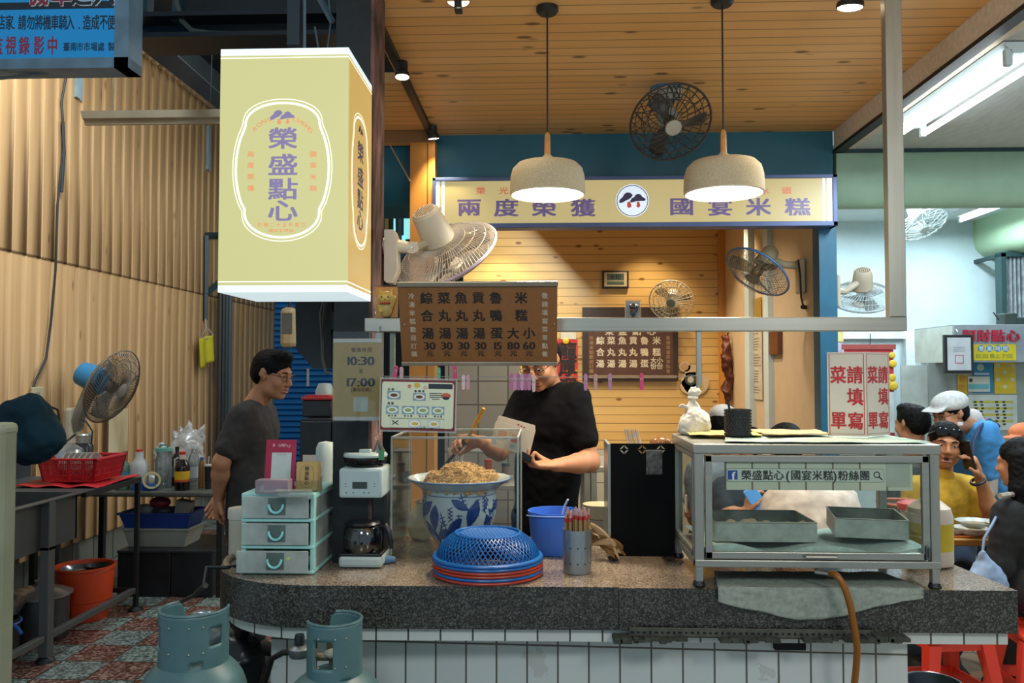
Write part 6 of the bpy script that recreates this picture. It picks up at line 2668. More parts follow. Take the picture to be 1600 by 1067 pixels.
def card(px,py,w,h,rot,y,lab,cols):
 c=P(px,py,y)
 s_=y/F
 t_=thing('menu_card',lab,'menu card',c,0,'menu cards held by the person in black')
 mp=Matrix.Rotation(math.radians(-14),4,'Z')@facing((0,0,0))@Matrix.Rotation(math.radians(rot),4,'Z')
 pts=[]
 for qx,qy,a0 in((1,1,0),(-1,1,90),(-1,-1,180),(1,-1,270)):
  for k_ in range(4):
   an=math.radians(a0+k_*30)
   pts.append((qx*(w/2*s_-.008)+.008*math.cos(an),qy*(h/2*s_-.008)+.008*math.sin(an)))
 obj('card_sheet',MB().prism(pts,.0015,mp),M('bdb6a8',.4,var=.04),t_)
 mb=MB()
 for i,(x,y_,ww,hh2,ci)in enumerate(cols):
  mb.mat(ci).box((x*s_,y_*s_,.0019),(ww*s_,hh2*s_,.0006),0,mp)
 obj('print',mb,[M('c4603c',.5),M('b9a040',.5),M('7da05a',.5),M('8aa8b4',.5),M('8a2630',.5)],t_)


card(803,677,62,42,-14,3.545,'upper laminated menu card with a yellow dish picture',[(-14,2,26,5,1),(-6,4,8,8,2),(-24,-4,8,4,0),(4,15,3,2,4),(9,14,3,2,4),(14,13,3,2,4)])
card(798,684,60,40,-14,3.515,'lower laminated menu card with two orange food pictures',[(-14,2,14,12,0),(8,1,14,12,0),(-2,8,5,5,1),(-24,-12,5,5,3),(6,-12,7,6,3),(16,-12,7,6,3)])
card(822,688,22,44,-14,3.575,'laminated menu card at the back of the fan with an orange stripe',[(0,-2,4,22,0),(6,-2,5,7,3)])
tag(obj('phone',MB().box((0,0,0),(.05,.012,.03),.004,Matrix.Rotation(.5,4,'Y')),M('101214',.3),loc=P(822,714,3.50)),'small black device held under the menu cards','device')

# ---- the man standing by the ribbed wall
hd=P(427,584,4.5)
t,L,R,hh_,o=person('person in a dark grey T-shirt and glasses standing sideways with hands behind back',hd,(.93,-.28,-.22),P(391,815,4.5),(.93,-.3,0),(P(380,650,4.34),P(412,644,4.67)),
                         (P(346,722,4.30),P(372,715,4.72)),(P(342,778,4.38),P(352,770,4.55)),
                         (((-.2,.3,-.9),(.6,.3,0),1,.5),((-.5,-.3,-.8),(.3,-.5,.2),-1,.5)),
                         'full','34302f',.70,'1d2127',skin=m_skin,h=.0055,glasses=True,k=1.09,chest_r=.148)

# ---- seated man in yellow on the phone
hd=P(1477,693,4.55)
t,L,R,hh_,o=person('person in a yellow polo shirt with sunglasses on the forehead talking on a phone',hd,(-.28,-.95,-.06),S(1470,4.72,.60),(-.1,-1,0),(P(1428,762,4.56),P(1516,765,4.62)),
                         (P(1420,840,4.56),P(1552,812,4.52)),(P(1440,850,4.50),P(1531,746,4.46)),
                         (None,((-.28,-.1,.95),(-.8,.3,-.2),1,(.55,.6,.65,.7),.8)),
                         'short','c9a02c',.60,'2b3c55',skin=m_skin2,h=.0052,k=1.0,mouth=.8,tilt=-.10,collar='c39a2a',
                         knees=(S(1440,4.42,.52),S(1500,4.42,.52)),feet=(S(1425,4.47,.09),S(1478,4.47,.09)))
pc=P(1511,711,4.45)
tag(obj('phone',MB().box((0,0,0),(.012,.075,.155),.005,Matrix.Rotation(-.22,4,'Y')@Matrix.Rotation(.3,4,'Z')),M('1a1412',.3),loc=pc),'dark phone held to the ear of the person in yellow','phone')
sgm=MB()
for x in(-1,1):
 sgm.lathe([(0,.006),(.026,.004),(.030,0),(.026,-.004),(0,-.005)],16,Matrix.Translation(L(x*.033,.082,.070))@(R@Matrix(((1,0,0),(0,0,1),(0,1,0)))).to_4x4()@Matrix.Diagonal((1.15,.8,1,1)))
 sgm.tube([L(x*.056,.075,.072),L(x*.082,.02,.05),L(x*.083,-.02,.04)],.003,6)
obj('sunglasses',sgm.tube([L(-.014,.09,.072),L(.014,.09,.072)],.003,6),M('0f1618',.12),t)
obj('wrist_band',MB().torus(.033,.008,20,8,TR(P(1528,752,4.445)+o,d=(P(1552,812,4.5)-P(1526,745,4.44)))),M('14161a',.5),t)

# ---- woman in white cap and blue vest
hd=P(1484,646,5.0)
t,L,R,hh_,o=person('person in a white cap, blue vest and pale sleeves bending over beside the signs',hd,(-.90,-.28,-.24),P(1560,800,5.2),(-.8,-.4,0),(P(1504,672,5.22),P(1541,672,4.95)),
                         (P(1500,770,5.3),P(1545,765,5.02)),(P(1480,800,5.15),P(1508,800,5.0)),
                         (None,((-.8,-.3,-.3),(-.2,.4,-.8),-1,.4)),'short','3d86c4',.72,'1f2a3a',h=.0062,k=.96,glasses=True,collar='b9b2b0')
m_cap=M('b4b5b4',.8,var=.15,sc=50)


def capf(s):
 s.ell(L(0,-.015,.062),(.092,.112,.070),R,.01)
 s.cap(L(-.045,.11,.050),L(.045,.11,.050),.034,k=.02,fl=R@V((0,.25,1)),fs=.25)
 s.cap(L(-.03,.145,.042),L(.03,.145,.042),.034,k=.02,fl=R@V((0,.25,1)),fs=.22)
 s.cut(L(0,0,.028),R@V((0,-.12,1)))


blob('cap',m_cap,t,capf,.0055)
obj('arm_sleeve',MB().tube([P(1545,738,4.99)+o,P(1545,765,5.02)+o,P(1512,798,5.0)+o],[.052,.05,.036],14),M('b3aaa2',.8,var=.1),t)
obj('vest_strap',MB().tube([P(1520,715,4.84)+o,P(1521,690,4.85)+o,P(1530,668,4.90)+o,P(1545,656,4.96)+o,P(1560,666,5.03)+o],.012,8),M('1d3458',.7),t)
obj('name_tag',MB().box(P(1500,662,4.86)+o,(.03,.01,.02),.002,None),M('c4c2cc',.5),t)

# ---- man with black hair seen from behind
hd=P(1424,662,5.3)
person('person with short black hair seen from behind beyond the standee',hd,(-.45,.88,-.05),S(1424,5.3,.58),(-.3,.9,0),(P(1462,735,5.28),P(1386,735,5.35)),(None,None),(None,None),(None,None),'full','3a4650',.6,'20242c',h=.0062,eyes=False,
       knees=(S(1450,5.7,.52),S(1400,5.7,.52)),feet=(S(1450,5.75,.09),S(1400,5.75,.09)))

# ---- woman with long hair in a black jacket, cut by the frame
hd=P(1594,722,3.95)
t,L,R,hh_,o=person('person with long dark hair and a black jacket seated at the dining table edge',hd,(-.55,.80,-.1),S(1610,3.92,.60),(-.5,.85,0),(P(1652,800,4.06),P(1574,800,3.86)),
                         (P(1675,880,4.05),P(1560,885,3.84)),(P(1640,900,4.25),P(1566,900,4.08)),(None,((-.2,.9,0),(.5,0,-.6),1,.4)),'long','101316',1.85,'16181c',h=.006,k=.97,eyes=False,
                         knees=(S(1640,4.22,.52),S(1585,4.2,.52)),feet=(S(1645,4.1,.09),S(1590,4.1,.09)))
obj('bag_strap',MB().tube([P(1562,775,3.80)+o,P(1582,772,3.86)+o,P(1605,778,3.92)+o],.012,6),M('9a9182',.8,var=.4,sc=40),t)

# ---- person in an orange cap at the far edge
hd=P(1600,690,5.6)
t,L,R,hh_,o=person('person in an orange cap half hidden at the right edge of the dining side',hd,(-.8,-.5,-.1),P(1606,860,5.6),(-.8,-.5,0),(P(1590,760,5.75),P(1625,760,5.45)),(None,None),(None,None),(None,None),'short','4a5560',.6,'20242c',h=.0075)


def capo(s):
 s.ell(L(0,-.015,.058),(.090,.110,.066),R,.01)
 s.cap(L(-.03,.13,.045),L(.03,.13,.045),.036,k=.02,fl=R@V((0,.2,1)),fs=.22)
 s.cut(L(0,0,.026),R@V((0,-.1,1)))


blob('cap',M('c2693a',.8),t,capo,.007)

# ---- people behind the glass cabinet
hd=P(1130,664,5.1)
t,L,R,hh_,o=person('person in a grey shirt and white cap seated beyond the pen holder and cabinet',hd,(.3,.9,-.2),S(1122,5.05,.58),(.2,.95,0),(P(1165,735,5.1),P(1088,735,5.1)),(P(1172,800,5.2),P(1080,800,5.2)),(P(1160,830,5.4),P(1095,830,5.4)),(None,None),'short','7e8790',.7,'20242c',h=.0065,eyes=False,
                         knees=(S(1140,5.45,.52),S(1100,5.45,.52)),feet=(S(1140,5.5,.09),S(1100,5.5,.09)))


def capw(s):
 s.ell(L(0,-.018,.055),(.088,.108,.068),R,.01)
 s.cut(L(0,0,.022),R@V((0,-.1,1)))


blob('cap',M('c2c0ba',.8),t,capw,.007)
hd=P(1172,700,4.75)
t,L,R,hh_,o=person('person in a dark shirt behind the cabinet looking at a blue phone',hd,(.35,.8,-.45),S(1150,4.72,.58),(.4,.9,0),(P(1188,765,4.78),P(1128,765,4.66)),(P(1192,800,4.9),P(1135,805,4.52)),(P(1180,800,5.0),P(1168,800,4.40)),
                         (None,((.2,.1,.95),(.6,.2,0),-1,.6)),'short','18222c',.7,'20242c',h=.0058,k=.95,eyes=False,
                         knees=(S(1085,4.78,.52),S(1080,4.62,.52)),feet=(S(1085,4.78,.09),S(1080,4.62,.09)))
tag(obj('phone',MB().box((0,0,0),(.07,.01,.14),.005,Matrix.Rotation(-.55,4,'Y')),emis('4f8fd0',.35,'phone_screen'),loc=P(1181,781,4.37)),'bright blue phone held by the dark-shirted person behind the cabinet','phone')
hd=P(1228,700,4.15)
person('person in a white T-shirt seen from behind through the cabinet glass',hd,(.1,.92,-.35),S(1262,4.0,.58),(.15,.95,0),(P(1320,782,4.06),P(1212,782,4.10)),(P(1336,850,4.0),P(1204,850,4.02)),(P(1320,870,4.2),P(1236,870,4.2)),(None,None),'full','c3b5ae',.75,'3a3f48',h=.0058,eyes=False,chest_r=.165,
       knees=(S(1290,4.36,.52),S(1240,4.36,.52)),feet=(S(1290,4.36,.09),S(1240,4.36,.09)))
# ================================================================== LEFT SIDE: SINK, TABLES, BOTTLES, GAS CYLINDERS
m_dark=M('1b1f20',.5,.3,var=.25,sc=20)
m_sink=steel('grimy_steel','5d6264',.42,1)
ZS=.87
# ---- steel work table with sink
e0=PZ(221,745,ZS)
tx1=e0.x
ty1=e0.y
ty0=3.7
tb=thing('sink_table','long grimy steel sink table on square legs along the ribbed wall','sink table',(-3.05,4.6,0))
wm=Matrix.Translation((3.05,-4.6,0))
tx0=-3.42
obj('table_top',MB().b2((tx0,4.78,ZS-.006),(tx1,ty1,ZS),m=wm).b2((tx0,ty0,ZS-.006),(tx0+.1,4.78,ZS),m=wm).b2((tx1-.06,ty0,ZS-.006),(tx1,4.78,ZS),m=wm).b2((tx0,ty0,ZS-.006),(tx1,ty0+.1,ZS),m=wm),m_sink,tb)
obj('splash_back',MB().b2((tx0-.02,ty0,ZS),(tx0,ty1,ZS+.12),.003,wm),m_sink,tb)
mb=MB().b2((tx1-.03,4.78,ZS-.035),(tx1+.002,ty1,ZS-.001),.002,wm).b2((tx0,ty1-.03,ZS-.035),(tx1,ty1+.002,ZS-.001),.002,wm)
obj('edge_rail',mb,m_dark,tb)
bs_=MB()
for p_,q_ in(((tx0+.1,ty0+.1,.60),(tx1-.06,4.78,.604)),((tx0+.1,ty0+.1,.60),(tx0+.104,4.78,ZS)),((tx1-.064,ty0+.1,.60),(tx1-.05,4.78,ZS)),((tx0+.1,ty0+.1,.60),(tx1-.06,ty0+.104,ZS)),((tx0+.1,4.76,.60),(tx1-.05,4.78,ZS))):
 bs_.b2(p_,q_,.002,wm)
obj('sink_basin',bs_,m_sink,tb)
obj('drain_pipe',MB().tube([(-3.31+3.05,4.9-4.6,.86),(-3.31+3.05,4.9-4.6,.12)],.045,12),m_dark,tb)
m_leg=steel('leg_steel','6c7070',.4,2)
l1=PZ(76,1034,0)
obj('leg',MB().b2((tx1-.052,l1.y-.03,.03),(tx1-.002,l1.y+.03,.62),.003,wm).b2((tx1-.052,l1.y-.03,.6),(tx1-.002,l1.y+.03,ZS-.006),.003,wm),m_leg,tb)
obj('foot',MB().lathe([(0,0),(.05,0),(.045,.015),(.02,.035),(0,.035)],16,wm@Matrix.Translation((tx1-.027,l1.y,.001))),m_dark,tb)
obj('leg',MB().b2((tx1-.03,ty1-.032,.03),(tx1-.002,ty1-.004,ZS-.03),.003,wm),m_dark,tb)
obj('foot',MB().lathe([(0,0),(.05,0),(.045,.012),(.015,.03),(0,.03)],16,wm@Matrix.Translation((tx1-.016,ty1-.018,.001))),m_dark,tb)
for y_ in(l1.y,ty1-.018):
 obj('leg',MB().b2((tx0+.02,y_-.02,.0),(tx0+.06,y_+.02,ZS-.006),.003,wm),m_dark,tb)
obj('lower_rail',MB().b2((tx1-.045,3.7,.115),(tx1-.01,ty1-.03,.15),.003,wm),m_leg,tb)
obj('lower_rail',MB().b2((tx0+.06,ty1-.03,.115),(tx1-.03,ty1-.01,.145),.003,wm),m_dark,tb)
# ---- red baskets on it
m_redp=M('b5202a',.4,var=.06)
bx0,bx1,by0,by1=-3.08,-2.73,4.98,5.35
bz=ZS+.022
mt=thing('drain_mat','wavy red plastic tray lying under the red basket','tray',((bx0+bx1)/2-.02,(by0+by1)/2,ZS+.001))
fn=lambda u,v:V(((u-.5)*.52,(v-.5)*.54,.010+.006*math.sin(u*17+v*5)))
o=obj('tray_sheet',MB().grid(fn,30,20),m_redp,mt,60)
solid(o,.004)
bk=thing('red_basket','red slatted plastic dish basket full of bowls on the sink table','basket',((bx0+bx1)/2,(by0+by1)/2,bz))
w_,d_,h_=bx1-bx0,by1-by0,.14
mb=MB()
fl_=.88
obj('basket_floor',MB().box((0,0,.004),(w_*fl_,d_*fl_,.006)),m_redp,bk)
rim=[(-w_/2,-d_/2,h_),(w_/2,-d_/2,h_),(w_/2,d_/2,h_),(-w_/2,d_/2,h_)]
mb=MB()
for i in range(4):
 a,b=V(rim[i]),V(rim[(i+1)%4])
 mb.box((a+b)/2,[abs(x)+.02 for x in(b-a)][:2]+[.016],.004)
obj('rim',mb,m_redp,bk)
mb=MB()
for i in range(4):
 a,b=V(rim[i]),V(rim[(i+1)%4])
 n=34
 for k in range(n+1):
  p_=a.lerp(b,k/n)
  q_=V((p_.x*fl_,p_.y*fl_,.006))
  wide=k in(0,n)or k%9==0
  mb.tube([p_-V((0,0,.006)),q_],.009 if wide else .0028,4)
 for z_ in(.04,.075,.11):
  f_=fl_+(1-fl_)*z_/h_
  A_,B_=V((a.x*f_,a.y*f_,z_)),V((b.x*f_,b.y*f_,z_))
  mb.tube([A_,B_],.003,4)
obj('slat_wall',mb,m_redp,bk)
m_pl=M('b5b3ac',.3,var=.05)
random.seed(6)


def bowl_prof(r,h):
 return[(0,0),(r*.5,0),(r*.52,.008),(r*.8,h*.5),(r,h),(r*.97,h),(r*.76,h*.5),(r*.45,.014),(0,.012)]


bwl=MB().lathe(bowl_prof(.075,.055),24).mesh('bowl',m_pl)
for i in range(8):
 x,y_=(bx0+bx1)/2+(-.10+.035*i if i<6 else .08-.16*(i-6)),by0+(.12 if i<6 else .26)
 o=obj('bowl',bwl,None,loc=(x,y_,bz+(.088 if i<6 else .045)))
 o.rotation_euler=(0,PI*.42 if i<6 else-.25,0)
 tag(o,'white bowl stacked on its side in the red basket' if i<6 else 'white plate-like bowl lying at the back of the red basket','bowl','bowls tipped in a row in the red basket' if i<6 else 'bowls at the back of the red basket')
m_shiny=steel('mirror_steel','a4a8a8',.15,0)
for px,py,r_,l in((71,712,.095,'small shiny steel bowl turned over at the basket corner'),(92,702,.125,'larger shiny steel bowl turned over under the small one by the red basket')):
 p=V((-3.09,5.26,bz+.151))if r_>.1 else V((-3.15,5.04,bz+.151))
 o=obj('steel_bowl',MB().lathe([(r_,0),(r_*1.04,.004),(r_*.9,r_*.45),(r_*.5,r_*.72),(0,r_*.75),(0,r_*.72),(r_*.48,r_*.68),(r_*.86,r_*.42),(r_*.97,.006)],28),m_shiny,loc=(p.x,p.y,p.z-.03))
 tag(o,l,'bowl')
p=PZ(126,740,ZS)
fk=thing('vacuum_flask','black vacuum flask with steel cap standing behind the red basket','flask',(P(130,710,5.435).x,5.435,ZS+.001))
obj('flask_body',MB().lathe([(0,0),(.062,0),(.062,.20),(.05,.225),(0,.225)],28),M('12151c',.3),fk)
obj('cap',MB().lathe([(0,.225),(.045,.225),(.047,.275),(.04,.285),(0,.285)],28),m_ss,fk)
obj('carry_strap',MB().tube([(.055,0,.22),(.06,0,.30),(.02,0,.36),(-.02,0,.38)],.005,6),m_dark,fk)
# ---- pots, bucket beneath the table
p=PZ(112,985,0)
pt=thing('stock_pot','steel stock pot with domed lid under the sink table','pot',(-2.99,4.86,0.001))
obj('pot_body',MB().lathe([(0,0),(.16,0),(.165,.01),(.165,.24),(.18,.245),(.18,.25),(0,.25)],36),steel('pot_steel','5b5f62',.35,2),pt)
obj('pot_lid',MB().lathe([(.185,.25),(.185,.258),(.12,.285),(.05,.30),(0,.302)],36).lathe([(0,.30),(.012,.30),(.02,.325),(.024,.335),(0,.34)],16),m_shiny,pt)
wk=thing('wok','shallow steel wok resting on a stand with a blue handle under the sink table','wok',(-3.02,4.46,.001))
obj('wok_bowl',MB().lathe([(0,.20),(.09,.205),(.15,.25),(.18,.30),(.185,.305),(.178,.302),(.14,.25),(.08,.212),(0,.208)],36),m_shiny,wk)
obj('stand',MB().lathe([(.15,0),(.15,.22),(.145,.22),(.145,0)],24),m_dark,wk)
obj('blue_band',MB().torus(.156,.007,32,6,Matrix.Translation((0,0,.20))).tube([(.15,-.02,.20),(.20,-.05,.19),(.225,-.06,.165)],.009,8),M('2b5fa8',.4),wk)
p=PZ(152,968,0)
ob=thing('orange_bucket','orange plastic bucket holding dishes beyond the sink table legs','bucket',(-2.93,5.25,.001))
m_or=M('c8431c',.4,var=.06)
hz=.335
obj('bucket_body',MB().lathe([(0,0),(.135,0),(.14,.01),(.155,.12),(.160,.125),(.170,.23),(.174,hz-.02),(.183,hz-.015),(.183,hz),(.17,hz),(.13,.012),(0,.012)],44),m_or,ob)
obj('carry_handle',MB().tube([(.178*math.cos(a),-.178*math.sin(a)*.9,hz-.01-.03*math.sin(a))for a in[PI*k/16 for k in range(17)]],.006,8),M('c9543a',.4),ob)
for k,(x,y_)in enumerate(((-.05,0),(.06,.03))):
 tag(obj('steel_ladle_bowl',MB().lathe(bowl_prof(.1-.02*k,.05),24),(m_shiny,m_dark)[k],loc=(ob.location.x+x,ob.location.y+y_,hz-.065+.01*k)),('steel bowl lying in the orange bucket','black bowl lying in the orange bucket')[k],'bowl')
# ---- back table with bottles
ZB=.735
btx0,btx1,bty0,bty1=-3.48,-2.22,5.72,6.45
bt=thing('back_table','worn steel back table crowded with bottles and bags','table',(-2.9,6.1,0))
wm=Matrix.Translation((2.9,-6.1,0))
obj('table_top',MB().b2((btx0,bty0,ZB-.04),(btx1,bty1,ZB),.012,wm),M('5f625c',.35,.4,var=.2),bt)
for x,y_ in((btx0+.04,bty0+.05),(btx1-.04,bty0+.05),(btx0+.04,bty1-.05),(btx1-.04,bty1-.05)):
 obj('leg',MB().b2((x-.02,y_-.02,0),(x+.02,y_+.02,ZB-.04),m=wm),m_dark,bt)


def onB(px,y):
 return V((P(px,700,y).x,y,ZB+.001))


def bottle(name,lab,px,y,w,h,mat_,cap,neck=.3,lab_col=None,capw=.35,cat='bottle',sh=.62):
 c=onB(px,y)
 t_=thing(name,lab,cat,c)
 r=w*y/F/2
 H_=h*y/F
 obj('bottle_body',MB().lathe([(0,0),(r*.92,0),(r,.01),(r,H_*sh),(r*.8,H_*(sh+.12)),(r*neck,H_*(sh+.24)),(r*neck,H_*.94),(0,H_*.94)],24),mat_,t_)
 obj('cap',MB().lathe([(0,H_*.92),(r*capw,H_*.92),(r*capw,H_),(0,H_)],16),M(cap,.4),t_)
 if lab_col:
  obj('label',MB().lathe([(r+.001,H_*.22),(r+.001,H_*.50)],24),M(lab_col,.5),t_)
 return t_


m_wat=glassy('water_bottle','e3ecec',.12,.05,.2,'a8b4b4')
m_soy=M('120c0a',.15)
bottle('milk_jug','cloudy white jug with red cap on the back table beside the red basket',218,5.84,28,62,M('a9adac',.4),'b5382c',.45,None,.35,sh=.55)
bottle('soap_bottle','green bottle with blue label squeezed behind the corner of the red basket',192,5.80,22,56,glassy('green_film','bfe0d0',.12,.05,.4,'6f9f8c'),'6fb08c',.25,'2c8fb0',.28)
t_=bottle('water_jug','tall clear square jug with aqua lid and handle on the back table',256,5.92,25,62,m_wat,'5f9f94',.95,None,1.02,sh=.70)
t_.children[1].scale=(1,1,1)
H_=62*5.92/F
obj('carry_handle',MB().tube([(-.03,0,H_*.98),(-.025,0,H_*1.07),(.025,0,H_*1.07),(.03,0,H_*.98)],.006,8),M('2f6f68',.4),t_)
t_=bottle('soy_sauce_bottle','dark soy sauce bottle with yellow label and red cap on the back table',285.5,5.80,23,60,m_soy,'b5281e',.38,'c9a01a',.42,sh=.58)
H_,r=60*5.8/F,23*5.8/F/2
obj('bottle_neck',MB().lathe([(0,H_*.80),(r*.44,H_*.80),(r*.42,H_*.92),(0,H_*.92)],16),M('b9b0a4',.5),t_)
obj('handle',MB().tube([(-r*.5,-.01,H_*.84),(-r*.95,-.01,H_*.8),(-r,-.01,H_*.6)],.007,8),M('b9b0a4',.5),t_)
obj('label_stripe',MB().lathe([(r+.0018,H_*.22),(r+.0018,H_*.28)],24),M('a8451a',.5),t_)
bottle('dark_bottle','dark glass bottle with black cap behind the soy sauce bottle',277,6.05,19,60,M('20201f',.2),'0c0c0c',.3,'8f9294',.33,sh=.6)
bottle('water_bottle','large clear water bottle standing right behind the soy sauce',303,5.98,19,64,m_wat,'b9c4c4',.35,'a3b0b8',.4,sh=.6)
bottle('cooking_wine_bottle','amber bottle with blue cap between water bottle and dark cup',315.5,5.9,10,48,M('6d4f24',.3),'24488f',.5,None,.6,sh=.7)
c=onB(326,5.86)
t_=thing('drink_cup','dark drink cup with lid and straw near the standing person','cup',c)
r=.026
obj('cup_body',MB().lathe([(0,0),(r*.8,0),(r,.16),(0,.16)],20),M('14181e',.3),t_)
obj('lid',MB().lathe([(0,.16),(r*1.1,.16),(r*1.05,.172),(0,.175)],20),M('b3b5b2',.4),t_)
obj('straw',MB().tube([(0,0,.17),(.004,0,.23)],.004,6),M('b8b8b4',.4),t_)
c=onB(231,5.78)
t_=thing('tape_dispenser','blue tape dispenser with a roll of clear tape on the back table','tape dispenser',c)
obj('dispenser_body',MB().prism([(-.10,0),(.06,0),(.075,.03),(.045,.045),(-.02,.04),(-.06,.08),(-.09,.05)],.05,TR((0,.025,0),rot=(PI/2,0,0))),M('1c56a4',.4),t_)
obj('tape_roll',MB().lathe([(.045,-.02),(.06,-.02),(.06,.02),(.045,.02),(.045,-.02)],28,TR((.035,-.01,.068),rot=(PI/2-.2,0,.5))),M('b3a678',.4),t_)


def clearbag(name,lab,px,y,pts,mat_=None):
 c=onB(px,y)
 t_=thing(name,lab,'bag',c)
 s_=y/F

 def f(s):
  for a in pts:
   if a[0]=='e':
    s.ell((a[1]*s_,0,a[2]*s_),(a[3]*s_,a[3]*s_*.7,a[4]*s_),k=.03)
   else:
    s.cap((a[1]*s_,0,a[2]*s_),(a[3]*s_,.01,a[4]*s_),a[5]*s_,a[6]*s_,k=.02)
  s.cut((0,0,.003),(0,0,1))
 blob('bag_body',mat_ or m_bagw,t_,f,.008,.014,14)
 return t_


m_bagw=glassy('thin_white_film','f0f0ee',.14,.15,.62,'c3c3bf')
clearbag('plastic_bag','big white plastic bag with spiky knotted top on the back table',292,6.25,(('e',0,34,27,38),('c',-10,52,-23,82,16,.8),('c',-4,60,-12,88,12,.8),('c',2,60,2,98,15,.8),('c',6,60,15,84,12,.8),('c',12,56,27,89,15,1.5)))
clearbag('plastic_bag','small white plastic bag beside the big spiky one on the back table',254,6.22,(('e',0,36,14,26),('e',0,14,12,16)))
clearbag('plastic_bag','grey crumpled bag behind the tape dispenser',236,6.0,(('e',0,8,12,10),))
# under the table: black cupboards with tubs on top
for i,(a,b,l)in enumerate(((177,262,'black steel box under the back table, nearer the wall'),(263,328,'black steel box under the back table, nearer the counter'))):
 x0_,x1_=PZ(a,935,0).x,PZ(b,935,0).x
 t_=thing('black_box',l,'box',((x0_+x1_)/2,6.05,.001))
 obj('box_body',MB().b2((-(x1_-x0_)/2,-.30,0),((x1_-x0_)/2,.3,.30),.006),M('14171a',.5,.2,var=.4),t_)
 obj('box_lid',MB().b2((-(x1_-x0_)/2-.003,-.306,.30),((x1_-x0_)/2+.003,.3,.318),.004),M('25292b',.4,.3,var=.3),t_)


def tub(name,lab,px0,px1,y,z0_,z1_,col,dep=.3):
 x0_,x1_=P(px0,800,y).x,P(px1,800,y).x
 t_=thing(name,lab,'tub',((x0_+x1_)/2,y+dep/2,z0_))
 w_,h_=x1_-x0_,z1_-z0_
 mb=MB()
 m_=M(col,.4,var=.06)
 k_=.86
 for i in range(4):
  c4=[(-1,-1),(1,-1),(1,1),(-1,1)]
  A_,B_=c4[i],c4[(i+1)%4]
  vs=[(A_[0]*w_/2*k_,A_[1]*dep/2*k_,0),(B_[0]*w_/2*k_,B_[1]*dep/2*k_,0),(B_[0]*w_/2,B_[1]*dep/2,h_),(A_[0]*w_/2,A_[1]*dep/2,h_)]
  mb.add(vs,[(0,1,2,3)])
 mb.add([(-w_/2*k_,-dep/2*k_,0.002),(w_/2*k_,-dep/2*k_,.002),(w_/2*k_,dep/2*k_,.002),(-w_/2*k_,dep/2*k_,.002)],[(0,1,2,3)])
 o=obj('tub_body',mb,m_,t_,0)
 solid(o,.004)
 rm_=MB()
 for s_ in(-1,1):
  rm_.box((0,s_*dep/2,h_),(w_+.03,.022,.016),.004).box((s_*w_/2,0,h_),(.022,dep+.03,.016),.004)
 obj('rim',rm_,m_,t_)
 return t_


tub('white_tub','translucent white plastic tub on the black boxes',193,293,5.86,.320,.445,'9aa39c')
tb_=tub('blue_tub','dark blue plastic tub stacked on the white tub under the back table',186,297,5.85,.454,.555,'173f8f')
random.seed(12)
c=tb_.location
for i,(dx,col,nm,l)in enumerate(((-.15,'b0b2ae','plastic_bag','crumpled white bag in the blue tub'),(.0,'3a3f46','utensil_pouch','dark pouch in the blue tub'),(.14,'a8a49a','paper_box','pale paper box standing in the blue tub'),(-.02,'8a2434','red_packet','crimson packet lying in the blue tub'))):
 if nm=='paper_box':
  o=obj(nm,MB().box((0,0,.06),(.11,.08,.12),.004,Matrix.Rotation(.2,4,'Y')),M(col,.6),loc=c+V((dx,0,.06)))
 else:
  o=obj(nm,MB().sphere((0,0,.05),.07,8,(1.1,.8,.6)),M(col,.5,var=.3,sc=20),loc=c+V((dx,.02*(-1)**i,.055+.06*(i==3))))
 tag(o,l,'bag' if 'bag' in nm or 'pouch' in nm else 'packet' if 'pack' in nm else 'box')
# ---- things on the ribbed wall
sw=thing('wall_switch','pale switch plate with cable on the ribbed wall near the dusty fan','switch',PXp(58,617,-3.56))
obj('plate',MB().box((0,0,0),(.02,.13,.11),.004),M('c2b694',.5),sw)
obj('switch_key',MB().box((.012,-.01,.0),(.008,.04,.05),.002),M('a39a7c',.5),sw)
mb=MB()
cpts=[(PXp(105,110,XW+.02)),PXp(96,160,XW+.02),PXp(99,195,XW+.02),PXp(97,250,XW+.02),PXp(90,320,XW+.02),PXp(87,420,XW+.02),PXp(80,500,XW+.02),PXp(72,560,XW+.02),PXp(55,595,XW+.02),PXp(50,610,XW+.02)]
mb.tube(cpts,.008,6)
mb.tube([PXp(98,190,XW+.03),PXp(100,240,XW+.03),PXp(96,300,XW+.03)],.012,6)
tag(obj('wall_cable',mb,M('1b2020',.6)),'thin dark cable hanging down the ribbed wall to the switch plate','cable')
a,b=PXp(168,641,-3.55),PXp(197,705,-3.55)
nb_=thing('notice_board','stained pale board hung on the ribbed wall below the dusty fan','board',((-3.55),(a.y+b.y)/2,b.z))
t=NT('stained_board')
n=t.noise(3,t.coord((1,1,.5)),4)
t.base(t.ramp(n,[(.3,'7d5c34'),(.5,'bfae86'),(.7,'c9bea0')]))
obj('board_panel',MB().b2((-.01,a.y-nb_.location.y,0),(.015,b.y-nb_.location.y,a.z-b.z),.004),t.m,nb_)
obj('board_edge',MB().b2((-.012,a.y-nb_.location.y-.025,-.02),(.012,a.y-nb_.location.y,a.z-b.z)).b2((-.012,a.y-nb_.location.y-.025,-.03),(.012,b.y-nb_.location.y,-.0)),M('5a4020',.6),nb_)
for a_,b_ in(((119,108),(128,157)),((325,196),(333,270))):
 p_,q_=PXp(a_[0],a_[1],XW+.02),PXp(b_[0],b_[1],XW+.02)
 tag(obj('wall_bracket',MB().b2((XW,p_.y,q_.z),(XW+.03,p_.y+.05,p_.z)).b2((XW,p_.y+.05,q_.z),(XW+.012,p_.y+.11,p_.z)),M('93a8ac',.4,.4)),'galvanised bracket strip on the ribbed wall under the '+('blue market sign' if a_[0]<200 else 'unlit strip light end'),'bracket')
